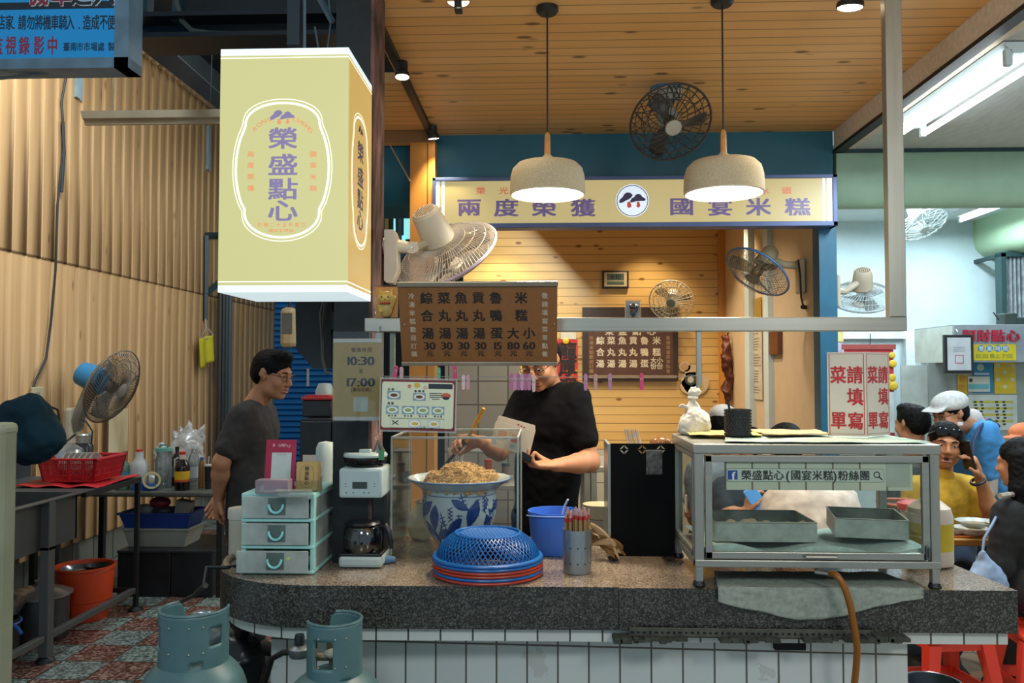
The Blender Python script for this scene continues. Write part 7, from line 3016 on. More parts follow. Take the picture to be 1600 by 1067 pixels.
fb_=thing('wall_frame','dark steel frame with diagonal brace fixed to the ribbed wall beside the light box','frame',PXp(322,460,-3.555))
w_=lambda px,py:PXp(px,py,-3.555)-fb_.location
obj('frame_bars',MB().tube([w_(322,368),w_(349,368)],.035,4).tube([w_(322,368),w_(321,500)],.028,4).tube([w_(321,460),w_(349,436)],.035,4),M('23363a',.5),fb_)
for i,px in enumerate((344,349,354,359)):
 p_,q_=PXp(px,457,-3.45),PXp(px,830,-3.45)
 tag(obj('wall_pipe',MB().cyl((p_.x,p_.y,.3),p_,.03 if i else .022,n=10),M(('2a2c26','1c2022','26302f','39484f')[i],.5)),'dark vertical pipe on the ribbed wall, '+('first','second','third','fourth')[i]+' of the bundle counted from the yellow cloth','pipe','pipes bundled on the ribbed wall')
c=PXp(322,520,-3.5)
hg=thing('cloth_hanger','white wire hanger hooked on the wall frame carrying the yellow cloth','hanger',c)
obj('wire',MB().tube([PXp(321,498,-3.52)-c,PXp(322,512,-3.51)-c,PXp(312,532,-3.5)-c,PXp(333,524,-3.5)-c,PXp(327,515,-3.5)-c,PXp(322,512,-3.51)-c],.006,6),M('b3b5b0',.4),hg)
A_=[PXp(*q_,-3.50)for q_ in((311,529),(331,523),(333,563),(313,576))]
fn=lambda u,v:A_[0].lerp(A_[1],u).lerp(A_[3].lerp(A_[2],u),v)+V((.02*math.sin(u*9),0,0))-c
o=obj('yellow_cloth',MB().grid(fn,14,10),M('b8ae1e',.9,var=.1),loc=c,smooth=60)
solid(o,.01)
tag(o,'small yellow cloth hanging from the wire hanger on the ribbed wall','cloth')
# ---- passage end: blue shutter and post
Yq=10.95
a,b=P(431,500,Yq),P(508,740,Yq)
sh_=thing('roller_shutter','blue ribbed roller shutter at the end of the passage behind the standing person','shutter',((a.x+b.x)/2,Yq,0))
m_blue=M('1a6fb0',.45,var=.06)
mb=MB()
n=34
W_=(b.x-a.x)+.5
for i in range(n):
 z=2.55*i/n
 mb.add([(-W_/2,0,z),(W_/2,0,z),(W_/2,-.035,z+.02),(-W_/2,-.035,z+.02),(-W_/2,-.035,z+.055),(W_/2,-.035,z+.055),(W_/2,0,z+2.55/n),(-W_/2,0,z+2.55/n)],[(0,1,2,3),(3,2,5,4),(4,5,6,7)])
obj('shutter_slats',mb,m_blue,sh_,20)
obj('side_rail',MB().b2((-W_/2-.05,-.06,0),(-W_/2,.02,2.65)),m_blue,sh_)
obj('side_rail',MB().b2((W_/2,-.06,0),(W_/2+.06,.02,2.65)),m_blue,sh_)
obj('top_brace',MB().tube([(-W_/2+.02,-.05,2.3),(-W_/2+.45,-.05,2.75)],.04,4),m_blue,sh_)
p=P(451,512,8.0)
mb=MB().box((0,0,0),(.16,.1,.40),.06)
t_=thing('meter_box','rounded beige meter box hung in the passage before the blue shutter','meter box',p)
obj('housing',mb,M('a08a64',.5),t_)
obj('window',MB().box((0,-.052,.04),(.10,.006,.2),.02),M('4a4e48',.3),t_)
obj('bracket',MB().tube([(0,.03,.19),(0,.03,4.62-p.z)],.015,6),m_dark,t_)
tag(obj('pull_strap',MB().b2((P(479,600,10.9).x,10.9,P(479,600,10.9).z-.03),(P(483,578,10.9).x,10.914,P(483,576,10.9).z)),M('b9bcb8',.5)),'short white strap hanging before the blue shutter','strap')
# dark passage behind the pillar: yellow hoarding and teal lights far back
mb=MB()
a,b=P(578,262,11.16),P(606,380,11.16)
tag(obj('yellow_hoarding',MB().b2((a.x-.3,11.16,b.z),(b.x,11.199,a.z),0).mat(1).b2((a.x-.3,11.15,P(590,340,11.16).z),(b.x,11.16,P(590,328,11.16).z)),[M('b78a1a',.6),M('b9b4a0',.6)]),'yellow painted hoarding with white stripe deep in the passage','hoarding')
for a_,b_,l in(((615,325),(621,365),'narrow teal lit window pane deep in the passage'),((631,335),(641,372),'wider teal lit window pane next to the pine post'),((610,368),(632,380),'low teal lit opening under the passage beams')):
 p_,q_=P(a_[0],a_[1],11.12),P(b_[0],b_[1],11.12)
 tag(obj('lit_window_pane',MB().b2((p_.x,11.12,q_.z),(q_.x,11.199,p_.z)),emis('8fe6e8',.8,'teal_daylight')),l,'window pane')
for i,(a_,b_)in enumerate((((596,300),(598,440)),((622,300),(624,440)),((580,303),(640,300)),((580,395),(640,398)),((580,415),(640,420)))):
 tag(obj('passage_beam',MB().tube([P(*a_,9.5),P(*b_,9.5)],.035,4),M(('1c2a2e','20343a','3a4f52','2f5a66','2a4a54')[i],.5)),('thin upright steel bar at the passage mouth behind the cream fan','second upright steel bar in the passage','top cross bar of the passage rack','teal cross bar lit behind the cream fan','lower teal cross bar behind the cream fan')[i],'bar')
tag(obj('rope',MB().tube([P(608,224,4.9),P(642,285,4.9)],.005,6),M('a08c60',.7)),'thin pale rope slanting from the pine fascia to the pine post','rope')
# ---- black panel and cabinet by the pillar
Yp=3.25
pts=[P(461,460,Yp),P(527,460,Yp),P(527,576,Yp),P(489,576,Yp),P(463,546,Yp)]
c=pts[2]
bp_=thing('sheet_metal_guard','black sheet-metal panel with cut lower corner fixed beside the pillar below the light box','panel',c)
obj('sheet',MB().prism([(q_.x-c.x,q_.z-c.z)for q_ in pts]if True else None,.05,TR((0,.05,0),rot=(PI/2,0,0))),M('171d22',.5,.2,var=.2,sc=30),bp_)
obj('wall_stay',MB().b2((-.005,-.08,.15),(.045,.03,.22)),m_dark,bp_)
obj('upright_seam',MB().b2((P(515,500,Yp).x-c.x,-.02,0),(P(519,500,Yp).x-c.x,0,pts[1].z-c.z)),m_dark,bp_)
obj('top_rail',MB().b2((pts[0].x-c.x,-.012,pts[0].z-c.z-.03),(-.46,.0,pts[0].z-c.z))if False else MB().b2((pts[0].x-c.x,-.012,pts[0].z-c.z-.02),(0,-.0005,pts[0].z-c.z)),M('4a4c34',.6),bp_)
mb=MB().tube([P(506,470,3.2)-c,P(501,490,3.2)-c,P(503,525,3.2)-c,P(504,560,3.2)-c,P(508,580,3.2)-c,P(516,584,3.2)-c],.006,6).tube([P(508,470,3.2)-c,P(503,520,3.2)-c],.005,6)
obj('cable',mb,M('4c4a3c',.6),bp_)
Yk=3.72
a,b=P(468,655,Yk),P(568,655,Yk)
kc=thing('black_cabinet','black two-door cabinet behind the coffee machine next to the pillar','cabinet',((a.x+b.x)/2,Yk,0))
w_=b.x-a.x
obj('body',MB().b2((-w_/2,.02,.0),(w_/2,.4,a.z),.004),m_blackmetal,kc)
obj('door',MB().b2((-w_/2+.002,0,.05),(-.002,.018,a.z-.01),.004),m_blackmetal,kc)
obj('door',MB().b2((.002,0,.05),(w_/2-.002,.018,a.z-.01),.004),m_blackmetal,kc)
mb=MB()
for px,py in((526,659),(544,676)):
 q_=P(px,py,Yk)
 mb.sphere((q_.x-kc.location.x,-.004,q_.z),.006,6)
obj('bolt',mb,m_ss,kc)
p0_,p1_=P(472,655,3.85),P(518,655,3.85)
rb=thing('lunch_container','black food container with red lid standing on the black cabinet','container',((p0_.x+p1_.x)/2,3.9,kc.location.z+a.z+.001))
w_=p1_.x-p0_.x
obj('container_body',MB().box((0,0,.04),(w_,.11,.08),.008),M('14161a',.4),rb)
obj('lid',MB().box((0,0,.088),(w_+.01,.12,.016),.005).box((0,0,.099),(w_-.02,.09,.01),.003),M('9c2024',.35),rb)
tag(obj('white_cup',MB().lathe([(0,0),(.04,0),(.045,.02),(.045,.12),(.03,.155),(0,.158)],24),M('9fb0b4',.4),loc=(P(507,650,4.05).x,4.05,a.z+.001)),'pale cup with domed lid behind the red-lidded container','cup')
q_=P(528,611,2.98)
tag(obj('socket_box',MB().box((0,0,0),(.02,.03,.055),.004),M('a9b0ac',.5),loc=(q_.x-.0,3.0+.0-.016,q_.z)),'small white socket box on the pillar edge below the black panel','socket')
# keys on the stub
c=P(591,688,2.87)
ky=thing('key_bunch','bunch of keys with green tag hanging beside the coffee machine hopper','keys',c)
obj('cord',MB().tube([V((0,0,.02)),V((.0,.0,1.43-c.z))],.0015,5),M('3a3a38',.5),ky)
obj('key_ring',MB().torus(.012,.0015,16,5,TR((0,0,.012),rot=(PI/2,0,0))),m_ss,ky)
for i in range(4):
 a_=-.5+i*.3
 obj('key',MB().box((0,0,-.022),(.009,.002,.045),.0008,Matrix.Rotation(a_,4,'Y')@Matrix.Translation((0,.003*i,0))),M(('8a8478','6a5a3a','9a9a92','75706a')[i],.35,.7),ky)
obj('key_tag',MB().box((.012,-.004,-.05),(.02,.003,.035),.001),M('3f8a5a',.5),ky)
# ---- cable leaving the counter end
mb=MB().tube([onC(374,889)+V((0,.02,.0085)),onC(352,897)+V((0,0,.022)),PZ(331,897,ZT)+V((-.012,-.015,.026)),P(318,917,2.72),P(303,930,2.78),P(285,939,2.86),P(268,944,2.98)],.0065,8)
pc_=thing('power_cord','black power cord with joint running off the rounded counter end','cord',onC(374,889))
obj('cord',MB().add(mb.v,mb.f,Matrix.Translation(-onC(374,889))),m_lampblk,pc_)
obj('joint',MB().tube([P(321,914.5,2.713)-pc_.location,P(307,927,2.768)-pc_.location],.010,8),m_lampblk,pc_)
p=onC(369,893)
tag(obj('pen_stub',MB().cyl((-.012,0,.006),(.012,.006,.006),.006,n=10),M('24348a',.4),loc=p),'short blue pen end lying before the lowest drawer','pen')
# ---- gas cylinders
m_gas=M('4a6c70',.42,var=.16,sc=7,name='grey_blue_enamel')


def cyl_tank(px,y,rg,zc0,zc1,R_,lab,open_at,span,holes,stick=None):
 x=P(px,1000,y).x
 t_=thing('gas_cylinder',lab,'gas cylinder',(x,y,0))
 pr=[(0,.02),(R_*.6,.02),(R_*.9,.05),(R_,.10),(R_,zc0-.12)]
 for k in range(1,9):
  a_=k/8*PI/2
  pr.append((R_*math.cos(a_)if k<8 else 0,zc0-.12+.13*math.sin(a_)))
 obj('tank_body',MB().lathe(pr,48),m_gas,t_)
 obj('foot_ring',MB().lathe([(R_*.75,0),(R_*.75,.06),(R_*.7,.06),(R_*.7,0),(R_*.75,0)],32),m_gas,t_)
 # collar wall with cut-outs
 nA,nZ=72,16
 mb=MB()
 th0=open_at+(2*PI-span)/2
 idx={}
 vs=[]
 for i in range(nA+1):
  for j in range(nZ+1):
   a_=th0+span*i/nA
   z=zc0-.03+(zc1-zc0+.03)*j/nZ
   # rounded ends of the collar
   f=min(i,nA-i)/nA*span*rg
   if f<.03:
    z=min(z,zc1-.03+math.sqrt(max(0,.03**2-(.03-f)**2)))
   idx[i,j]=len(vs)
   vs.append((rg*math.cos(a_),rg*math.sin(a_),z))
 fs=[]
 for i in range(nA):
  for j in range(nZ):
   a_=math.degrees(th0+span*(i+.5)/nA)%360
   z=(j+.5)/nZ
   if any(h0<=a_<=h1 and z0_<=z<=z1_ for h0,h1,z0_,z1_ in holes):
    continue
   fs.append((idx[i,j],idx[i+1,j],idx[i+1,j+1],idx[i,j+1]))
 mb.add(vs,fs)
 o=obj('guard_collar',mb,m_gas,t_)
 solid(o,.005)
 mb=MB()
 pts_=[]
 for i in range(3,nA-2):
  a_=th0+span*i/nA
  pts_.append((rg*math.cos(a_),rg*math.sin(a_),zc1))
 obj('collar_rim',mb.tube(pts_,.0045,6),m_gas,t_)
 mb=MB()
 for a_ in(250,285,262+45):
  for z_ in(.2,.75):
   an=math.radians(a_)
   mb.sphere(((rg+.003)*math.cos(an),(rg+.003)*math.sin(an),zc0+(zc1-zc0)*z_),.0035,6)
 obj('rivet',mb,m_ss,t_)
 obj('valve',MB().cyl((0,0,zc0),(0,0,zc0+.06),.016).cyl((0,0,zc0+.06),(0,0,zc0+.085),.024,n=12).cyl((-.05,0,zc0+.035),(.02,0,zc0+.035),.011),M('8d8468',.4,.5),t_)
 return t_


t1=cyl_tank(303,2.40,.094,.755,.885,.150,'grey-blue gas cylinder with open collar nearer the ribbed wall side',math.radians(80),math.radians(262),((318,345,.42,.78),(195,222,.35,.78),(285,308,.04,.16)))
t2=cyl_tank(523,2.40,.076,.715,.858,.150,'grey-blue gas cylinder with regulator and yellow sticker before the counter front',math.radians(152),math.radians(285),((236,282,.30,.72),(296,322,.02,.13)))
an=math.radians(300)
obj('sticker',MB().box((0,0,0),(.016,.0015,.036),0,Matrix.Translation((.085,-.112,.672))@Matrix.Rotation(.65,4,'Z')@Matrix.Rotation(.8,4,'X')@Matrix.Rotation(.5,4,'Y')).mat(1).box((0,0,-.014),(.0165,.002,.010),0,Matrix.Translation((.085,-.112,.672))@Matrix.Rotation(.65,4,'Z')@Matrix.Rotation(.8,4,'X')@Matrix.Rotation(.5,4,'Y')),[M('b5b8b4',.5),M('c9a81e',.5)],t2)
tag(obj('paper_scrap',MB().sphere((0,0,0),.028,8,(1.2,.8,.5)).sphere((.02,.01,.012),.016,6),M('a9a598',.7,var=.3,sc=40),loc=(t2.location.x+.012,t2.location.y-.035,.772)),'crumpled white wad stuffed in the collar of the regulator cylinder','wad')
tag(obj('foil_bag',MB().sphere((0,0,0),.035,8,(1.1,.8,.4)),M('7d8b94',.25,.5,var=.4,sc=40),loc=(t1.location.x+.02,t1.location.y+.01,.862)),'silvery foil scrap lying in the collar of the cylinder near the wall','scrap')
p=P(468,1012,2.5)
rg_=thing('gas_regulator','steel gas regulator with black knob between the two cylinders','regulator',p)
obj('regulator_body',MB().lathe([(0,-.03),(.028,-.026),(.034,-.012),(.034,.0),(.02,.008),(0,.01)],24),steel('regulator_steel','7d8488',.3,2),rg_)
obj('knob',MB().lathe([(0,.008),(.014,.008),(.0155,.03),(.013,.04),(0,.043)],18),M('1a2026',.25),rg_)
obj('coupling',MB().cyl((.02,0,-.01),(.052,-.01,-.012),.013,n=12),steel('brass_nut','8a8270',.3,0),rg_)
obj('gas_hose',MB().tube([(-.02,0,-.012),(-.05,0,-.015),(-.09,.02,-.04),(-.12,.05,-.12),(-.13,.06,-.3),(-.12,.06,-.6)],.009,10),m_dark,rg_)
# dark sacks beneath the counter end
for px,py,y,r_,l,col in((372,1040,3.02,.11,'black rubbish sack under the rounded counter end','0f1315'),(338,1000,3.36,.075,'greyish plastic bag tucked beneath the slab beside the cylinder','6c7678')):
 q_=P(px,py,y)
 t_=thing('rubbish_sack',l,'sack',(q_.x,q_.y,.0))

 def f(s,q_=q_,r_=r_):
  s.ell((0,0,.2),(r_*1.2,r_,.2),k=.03)
  s.cap((0,0,.2),(.01,0,q_.z+r_*.2),r_*1.05,r_*.8,k=.06)
  s.cut((0,0,.004),(0,0,1))
 blob('sack_body',M(col,.35,var=.3,sc=14),t_,f,.012,.02,12)
 obj('tied_neck',MB().cyl((.01,0,q_.z+r_*.85),(.015,0,q_.z+r_*1.25),.02,.035,n=10),M(col,.35,var=.3,sc=14),t_)
# blurred foreground objects at the frame edge
c=P(20,690,1.35)
m_tealc=M('051c25',.9,var=.3,sc=12,spec=.15)
cv=thing('teal_cover','dark teal vinyl cover jutting in at the left edge before the ribbed wall','cover',c)
s_=1.35/F


def cvf(s):
 pts=[(-60,40),(0,52),(30,48),(62,22),(70,0),(55,-18),(40,-42),(0,-30),(-60,-26)]
 s.cap((-60*s_,0,30*s_),(26*s_,0,44*s_),26*s_,24*s_,k=.03)
 s.cap((26*s_,0,42*s_),(58*s_,0,6*s_),24*s_,20*s_,k=.03)
 s.cap((56*s_,0,4*s_),(36*s_,0,-16*s_),22*s_,14*s_,k=.03)
 s.cap((-60*s_,0,4*s_),(40*s_,0,-10*s_),30*s_,16*s_,k=.04)


blob('cover_sheet',m_tealc,cv,cvf,.004,.006,30)
obj('support_rod',MB().tube([(-60*s_,.01,0),(-64*s_,.01,-.9),(-64*s_,.01,-(c.z-.002))],.012,8),m_dark,cv)
q_=P(2,740,1.25)
po_=thing('pale_post','pale cream post cut by the left edge in front of the teal cover','post',(q_.x-.012,1.25,0))
obj('post_body',MB().b2((-.03,-.02,0),(.026,.02,P(2,662,1.25).z),.008),M('6d705c',.8),po_)
obj('post_cap',MB().b2((-.031,-.021,P(2,662,1.25).z-.02),(.027,.021,P(2,660,1.25).z),.008),M('757863',.8),po_)
# ================================================================== BACK WALL AND RIGHT SIDE
# ---- things on the pine back wall
YW=7.69
c=P(961.5,437,YW)
ck=thing('wall_clock','small framed digital clock on the pine back wall','clock',c)
s=YW/F
obj('frame',MB().box((0,-.012,0),(41*s,.024,28*s),.006),M('1c1511',.4),ck)
obj('face',MB().box((0,-.025,0),(35*s,.004,22*s),.001),M('b5a888',.5),ck)
obj('display',MB().box((0,-.028,4*s),(26*s,.004,10*s)).box((0,-.028,-5.5*s),(26*s,.004,4.5*s)),M('4d5a50',.3),ck)
mb=MB()
put_text(mb,'8:10',0,4*s,7*s,facing((0,-.0305,0)),.03,asp=1.2)
obj('digits',mb,M('141a16',.4),ck)
wmn=P(986,545,7.64)
wm_=thing('wall_menu','dark brown wall menu with pale characters on the pine back wall','menu board',wmn)
wm=Matrix.Translation(-wmn)
s=7.64/F
mb=rect(MB(),910,480,1060,595,7.64,.03)
obj('board',MB().add(mb.v,mb.f,wm),M('2c1a12',.5),wm_)
mb=rect(MB(),919,495,1052,586,7.635,.004)
obj('panel',MB().add(mb.v,mb.f,wm),M('4a2a1a',.45),wm_)
mb=rect(MB(),920,586,1057,591,7.63,.006)
obj('bottom_rail',MB().add(mb.v,mb.f,wm),M('8a7050',.4),wm_)
mb=MB()
mf=wm@facing((0,7.633,0))


def wc(ch,px,py,h):
 X_,Z_=fx(px,py,7.633)
 put_char(mb,ch,X_,Z_,h*s,h*s,mf,.03)


for i,px in enumerate((938,955,972.5,989.5,1007)):
 for j,py in enumerate((512,532,550,568)):
  ch=['綜菜魚貢魯','綜菜魚貢魯','合丸丸丸鴨','湯湯湯湯蛋'][j][i]
  if j:
   wc(ch,px,py,12)
for px,ch,py in((1026,'米',532),(1026,'糕',550),(1021,'大',563),(1031,'小',563),(1021,'份',572),(1031,'份',572)):
 wc(ch,px,py,12 if py<560 else 9)
for px,ch in((952,'榮'),(973,'盛'),(995,'點'),(1018,'心')):
 wc(ch,px,517,13)
mb.mat(1)
for px,st in((924,'冷凍米糕歡迎訂購'),(1044,'敬請填寫菜單點餐')):
 for k_,ch in enumerate(st):
  wc(ch,px,528+k_*7.4,6)
obj('lettering',mb,[M('c3b69c',.5),M('8a6a40',.5)],wm_)
# red festive banner
bn=thing('red_banner','red paper banner with black brush characters and gold specks beside the dark wall menu','banner',P(887,580,7.66))
wm=Matrix.Translation(-P(887,580,7.66))
mb=rect(MB(),871,530,903,640,7.66,.006)
obj('paper',MB().add(mb.v,mb.f,wm),M('b3221f',.6,var=.08),bn)
mb=MB()
random.seed(14)
for k_ in range(26):
 X_,Z_=fx(random.uniform(873,901),random.uniform(533,638),7.658)
 mb.lathe([(0,0),(random.uniform(.006,.014),0)],8,wm@facing((X_,7.658,Z_)))
obj('gold_speck',mb,M('b98a2a',.4),bn)
mb=MB()
for ch,py in zip('龍厚呷',(547,575,604)):
 X_,Z_=fx(887,py,7.655)
 put_char(mb,ch,X_,Z_,27*7.66/F,27*7.66/F,wm@facing((0,7.655,0)),.035)
obj('lettering',mb,M('160b08',.5),bn)
mb=rect(MB(),876,514,900,530,7.655,.01)
obj('paper_charm',MB().add(mb.v,mb.f,wm).mat(1).sphere(wm@P(884,533,7.65),.03,8,(1,.3,1)),[M('b9b29c',.6),M('c9a01e',.4)],bn)
# sticker of round decorations on the wall
c=P(1083,587,7.68)
st=thing('wall_sticker','die-cut pale sticker with round badge on the pine wall behind the hanging stub','sticker',c)
s=7.68/F
mb=MB()
for x,y_,r_ in((-13,14,9),(0,6,13),(-4,-8,15),(4,-12,20),(-6,-16,14)):
 mb.prism([(x*s+r_*s*math.cos(a*PI/12),y_*s+r_*s*math.sin(a*PI/12)*.9)for a in range(24)],.004,facing((0,-.0,0)))
obj('sticker_sheet',mb,M('c6b08a',.5),st)
mb=MB()
for x,y_,r_,mi in((-13,14,6,0),(-4,-6,9,1),(-4,-6,5,2),(10,-16,6,3)):
 mb.mat(mi).prism([(x*s+r_*s*math.cos(a*PI/10),y_*s+r_*s*math.sin(a*PI/10))for a in range(20)],.002+.0008*mi,facing((0,-.004,0)))
obj('sticker_print',mb,[M('b8906a',.5),M('2f3a36',.5),M('b9b2a0',.5),M('c9a83a',.5)],st)
# root-wood ornament at the corner of the pine wall
rw=thing('driftwood_ornament','twisted reddish driftwood branch hanging at the corner of the pine wall','ornament',P(1138,580,7.4))
c=rw.location


def rwf(s):
 q_=[P(1137,530,7.4)-c,P(1134,560,7.38)-c,P(1140,590,7.4)-c,P(1136,610,7.4)-c,P(1138,640,7.42)-c]
 rr_=[.03,.045,.04,.045,.02]
 for i in range(4):
  s.cap(q_[i],q_[i+1],rr_[i],rr_[i+1],k=.02)
 s.cap(q_[1],q_[1]+V((-.05,0,.04)),.025,.01,k=.02)
 s.cap(q_[0],q_[0]+V((-.06,0,.03)),.022,.012,k=.02)


blob('branch',M('5e2a1a',.5,var=.5,sc=18),rw,rwf,.01,.025,14)
obj('hook',MB().tube([P(1137,532,7.4)-c,P(1137,520,7.4)-c,V((1.64,7.45,P(1137,520,7.4).z))-c],.006,6),m_dark,rw)
# posters on the cream side wall
def side_sheet(mb,pxa,pya,pxb,pyb,off=.004):
 a,b=PXp(pxa,pya,1.655),PXp(pxb,pyb,1.655)
 return mb.b2((1.655-off,b.y,b.z),(1.655,a.y,a.z)),a,b


mb,a,b=side_sheet(MB(),1166,472,1190,500)
g_=tag(obj('gold_plaque',mb,M('a08238',.5)),'small gold plaque on the cream side wall above the white text poster','plaque')
mb,a,b=side_sheet(MB(),1165,503,1192,625)
ps=thing('text_poster','tall white text poster on the cream side wall','poster',(1.655,(a.y+b.y)/2,b.z))
obj('sheet',MB().add(mb.v,mb.f,Matrix.Translation(-ps.location)),M('c3b8a4',.6),ps)
mb=MB()
for k_ in range(26):
 if k_%6==4:
  continue
 z=a.z-.05-k_*(a.z-b.z-.08)/26
 l=random.uniform(.25,.42)*(a.y-b.y)
 mb.b2((1.6495,(a.y+b.y)/2-l,z),(1.6505,(a.y+b.y)/2+l,z+.006),m=Matrix.Translation(-ps.location))
obj('text_lines',mb,M('8a8070',.6),ps)
mb,a,b=side_sheet(MB(),1208,517,1222,553,.03)
tag(obj('wood_plaque',mb,M('6a3c1a',.5)),'small brown wooden plaque on the cream side wall below the steel bar','plaque')
# lucky cats in clear boxes standing on the steel bar


def lucky_cat(px,py,w,h,y,lab,body,dark,col):
 c=P(px,py+h/2,y)
 c.z=zb1+.001
 t_=thing('lucky_cat_box',lab,'figurine box',c)
 s_=y/F
 W_,H_=w*s_,h*s_
 obj('clear_case',MB().box((0,.015,H_/2),(W_,.035,H_),.002),m_clear,t_)
 obj('backing_card',MB().box((0,.029,H_/2),(W_*.94,.002,H_*.94)),M(col,.5),t_)
 k_=H_/.1

 def f(s):
  s.ell((0,.012,.028*k_),(.020*k_,.013,.026*k_),k=.006)
  s.ell((0,.010,.062*k_),(.024*k_,.015,.020*k_),k=.006)
  for x in(-1,1):
   s.cap((x*.015*k_,.011,.075*k_),(x*.019*k_,.011,.088*k_),.006*k_,.002*k_,k=.004)
  s.cap((.018*k_,.008,.035*k_),(.026*k_,.006,.062*k_),.006*k_,.007*k_,k=.004)
  s.cap((-.016*k_,.006,.035*k_),(-.012*k_,.0,.02*k_),.006*k_,.006*k_,k=.004)
 blob('cat_body',M(body,.4),t_,f,.0022)
 mb=MB()
 for x in(-1,1):
  mb.sphere((x*.010*k_,-.0045,.063*k_),.0026*k_,6)
 mb.sphere((0,-.006,.056*k_),.0018*k_,6)
 obj('cat_face',mb,M(dark,.4),t_)
 mb=MB().torus(.016*k_,.003*k_,20,6,Matrix.Translation((0,.010,.044*k_)))
 obj('cat_collar',mb,M('b3342a',.4),t_)


lucky_cat(601.5,468,37,52,YF,'golden beckoning cat figurine in a clear box at the pillar end of the steel bar','c9a94e','2a2010','c98a2a')
lucky_cat(990,482.5,24,27,YF,'little black beckoning cat figurine in a clear box midway on the steel bar','1c1a1c','d9c9a0','b9b2aa')
# ---- kitchen shelf behind the bowl and the cook
ks=thing('back_shelf','steel kitchen table with raised rear shelf behind the person in black','kitchen table',(-.1,5.2,0))
kx0,kx1,ky0,ky1=P(690,760,5.0).x,P(812,760,5.0).x,5.0,5.5
wm=Matrix.Translation((.1,-5.2,0))
zs_=P(750,758,5.0).z
obj('table_top',MB().b2((kx0,ky0,zs_-.03),(kx1,ky1,zs_),.004,wm),M('8f8c82',.4,.3),ks)
obj('rear_shelf',MB().b2((kx0,ky1-.2,zs_+.16),(kx1,ky1,zs_+.175),.003,wm),m_ss,ks)
for x in(kx0+.02,kx1-.02):
 obj('leg',MB().b2((x-.015,ky0+.02,0),(x+.015,ky0+.05,zs_-.03),m=wm),m_ssv,ks)
 obj('leg',MB().b2((x-.015,ky1-.04,0),(x+.015,ky1-.01,zs_+.16),m=wm),m_ssv,ks)
obj('under_shelf',MB().b2((kx0,ky0+.02,.3),(kx1,ky1,.33),m=wm),m_ssd,ks)
random.seed(21)
for i,(px,col,r_,h_,nm,l)in enumerate(((712,'a8a29a',.045,.12,'straw_cup','cup bristling with pale straws behind the bowl'),(745,'b5aa98',.06,.04,'food_dish','low dish of food behind the porcelain bowl'),(763,'9c4a34',.024,.12,'spice_jar','brown lidded spice jar behind the acrylic guard'),(775,'8fa0a0',.055,.06,'soup_bowl','pale soup bowl on the kitchen table near the cook'),(790,'7d6a5a',.024,.10,'spice_jar','small dark spice jar beside the soup bowl'))):
 x=P(px,740,5.12).x
 t_=thing(nm,l,nm.split('_')[-1],(x,5.12,zs_+.001))
 obj('vessel',MB().lathe([(0,0),(r_*.8,0),(r_,h_),(r_*.93,h_),(r_*.7,.006),(0,.006)],20),M(col,.4),t_)
 if nm=='straw_cup':
  mb=MB()
  for k_ in range(14):
   a=k_*2.4
   mb.cyl((.02*math.cos(a),.02*math.sin(a),.01),(.05*math.cos(a),.03*math.sin(a),.21),.004,n=5)
  o=obj('straws',mb,M('b9b4ac',.5),t_)
  o['kind']='stuff'
 elif 'jar' in nm:
  obj('lid',MB().lathe([(0,h_),(r_*1.05,h_),(r_*1.05,h_+.02),(0,h_+.02)],16),M('b03a2a' if px<780 else '3a4a5a',.4),t_)
# cloth bundle in the lower corner seen through the acrylic
p=onC(636,838)
t_=thing('cloth_bundle','cream cloth bundle lying behind the acrylic guard beside the bowl','cloth',(P(640,800,3.40).x+.045,3.42,ZT))


def cbf(s):
 s.ell((0,0,.06),(.052,.045,.075),k=.02)
 s.ell((.01,-.01,.11),(.042,.035,.05),k=.03)
 s.cut((0,0,.002),(0,0,1))


blob('bundle_body',M('cdbb94',.8,var=.12),t_,cbf,.007,.012,12)
obj('tie',MB().torus(.03,.004,16,6,Matrix.Translation((.01,-.01,.155))),M('9a8a70',.8),t_)
p=onC(628,848)
tag(obj('rice_scoop',MB().tube([(-.05,0,.012),(0,0,.014),(.04,.01,.012)],[.014,.018,.010],10),M('4f7aa4',.4),loc=(p.x-.005,2.99,ZT)),'blue plastic scoop lying before the acrylic guard','scoop')
# steel table between cook and black box
kt=thing('side_table','steel side table between the person in black and the black steel box','table',(P(935,740,4.3).x,4.5,0))
zt2=P(935,727,4.3).z
w_=45*4.3/F
obj('table_top',MB().b2((-w_/2,-.25,zt2-.03),(w_/2+.25,.3,zt2),.004),m_ss,kt)
for x in(-w_/2+.015,-w_/2+.05):
 for y_ in(-.23,.27):
  obj('leg',MB().b2((x-.014,y_-.014,0),(x+.014,y_+.014,zt2-.03)),m_ssv,kt)
q_=onC(934,850)
tag(obj('paper_bowl',MB().lathe([(0,0),(.05,0),(.062,.05),(.066,.052),(.066,.056),(0,.056)],28),M('b3a684',.5),loc=(P(936,790,3.38).x,3.38,ZT+.10)),'cream paper bowl on top of the low stack beside the black steel box','bowl')
tag(obj('bowl_stack',MB().lathe([(0,0),(.045,0),(.055,.098),(0,.098)],28),M('a39a84',.6),loc=(P(936,790,3.38).x,3.38,ZT)),'wrapped column of paper bowls carrying the cream bowl','bowl stack')
tag(obj('sponge',MB().box((0,0,.015),(.07,.05,.03),.01),M('b9b0a0',.8),loc=(P(776,820,3.3).x+.03,3.42,ZT)),'pale sponge lying behind the bowl inside the acrylic guard','sponge')
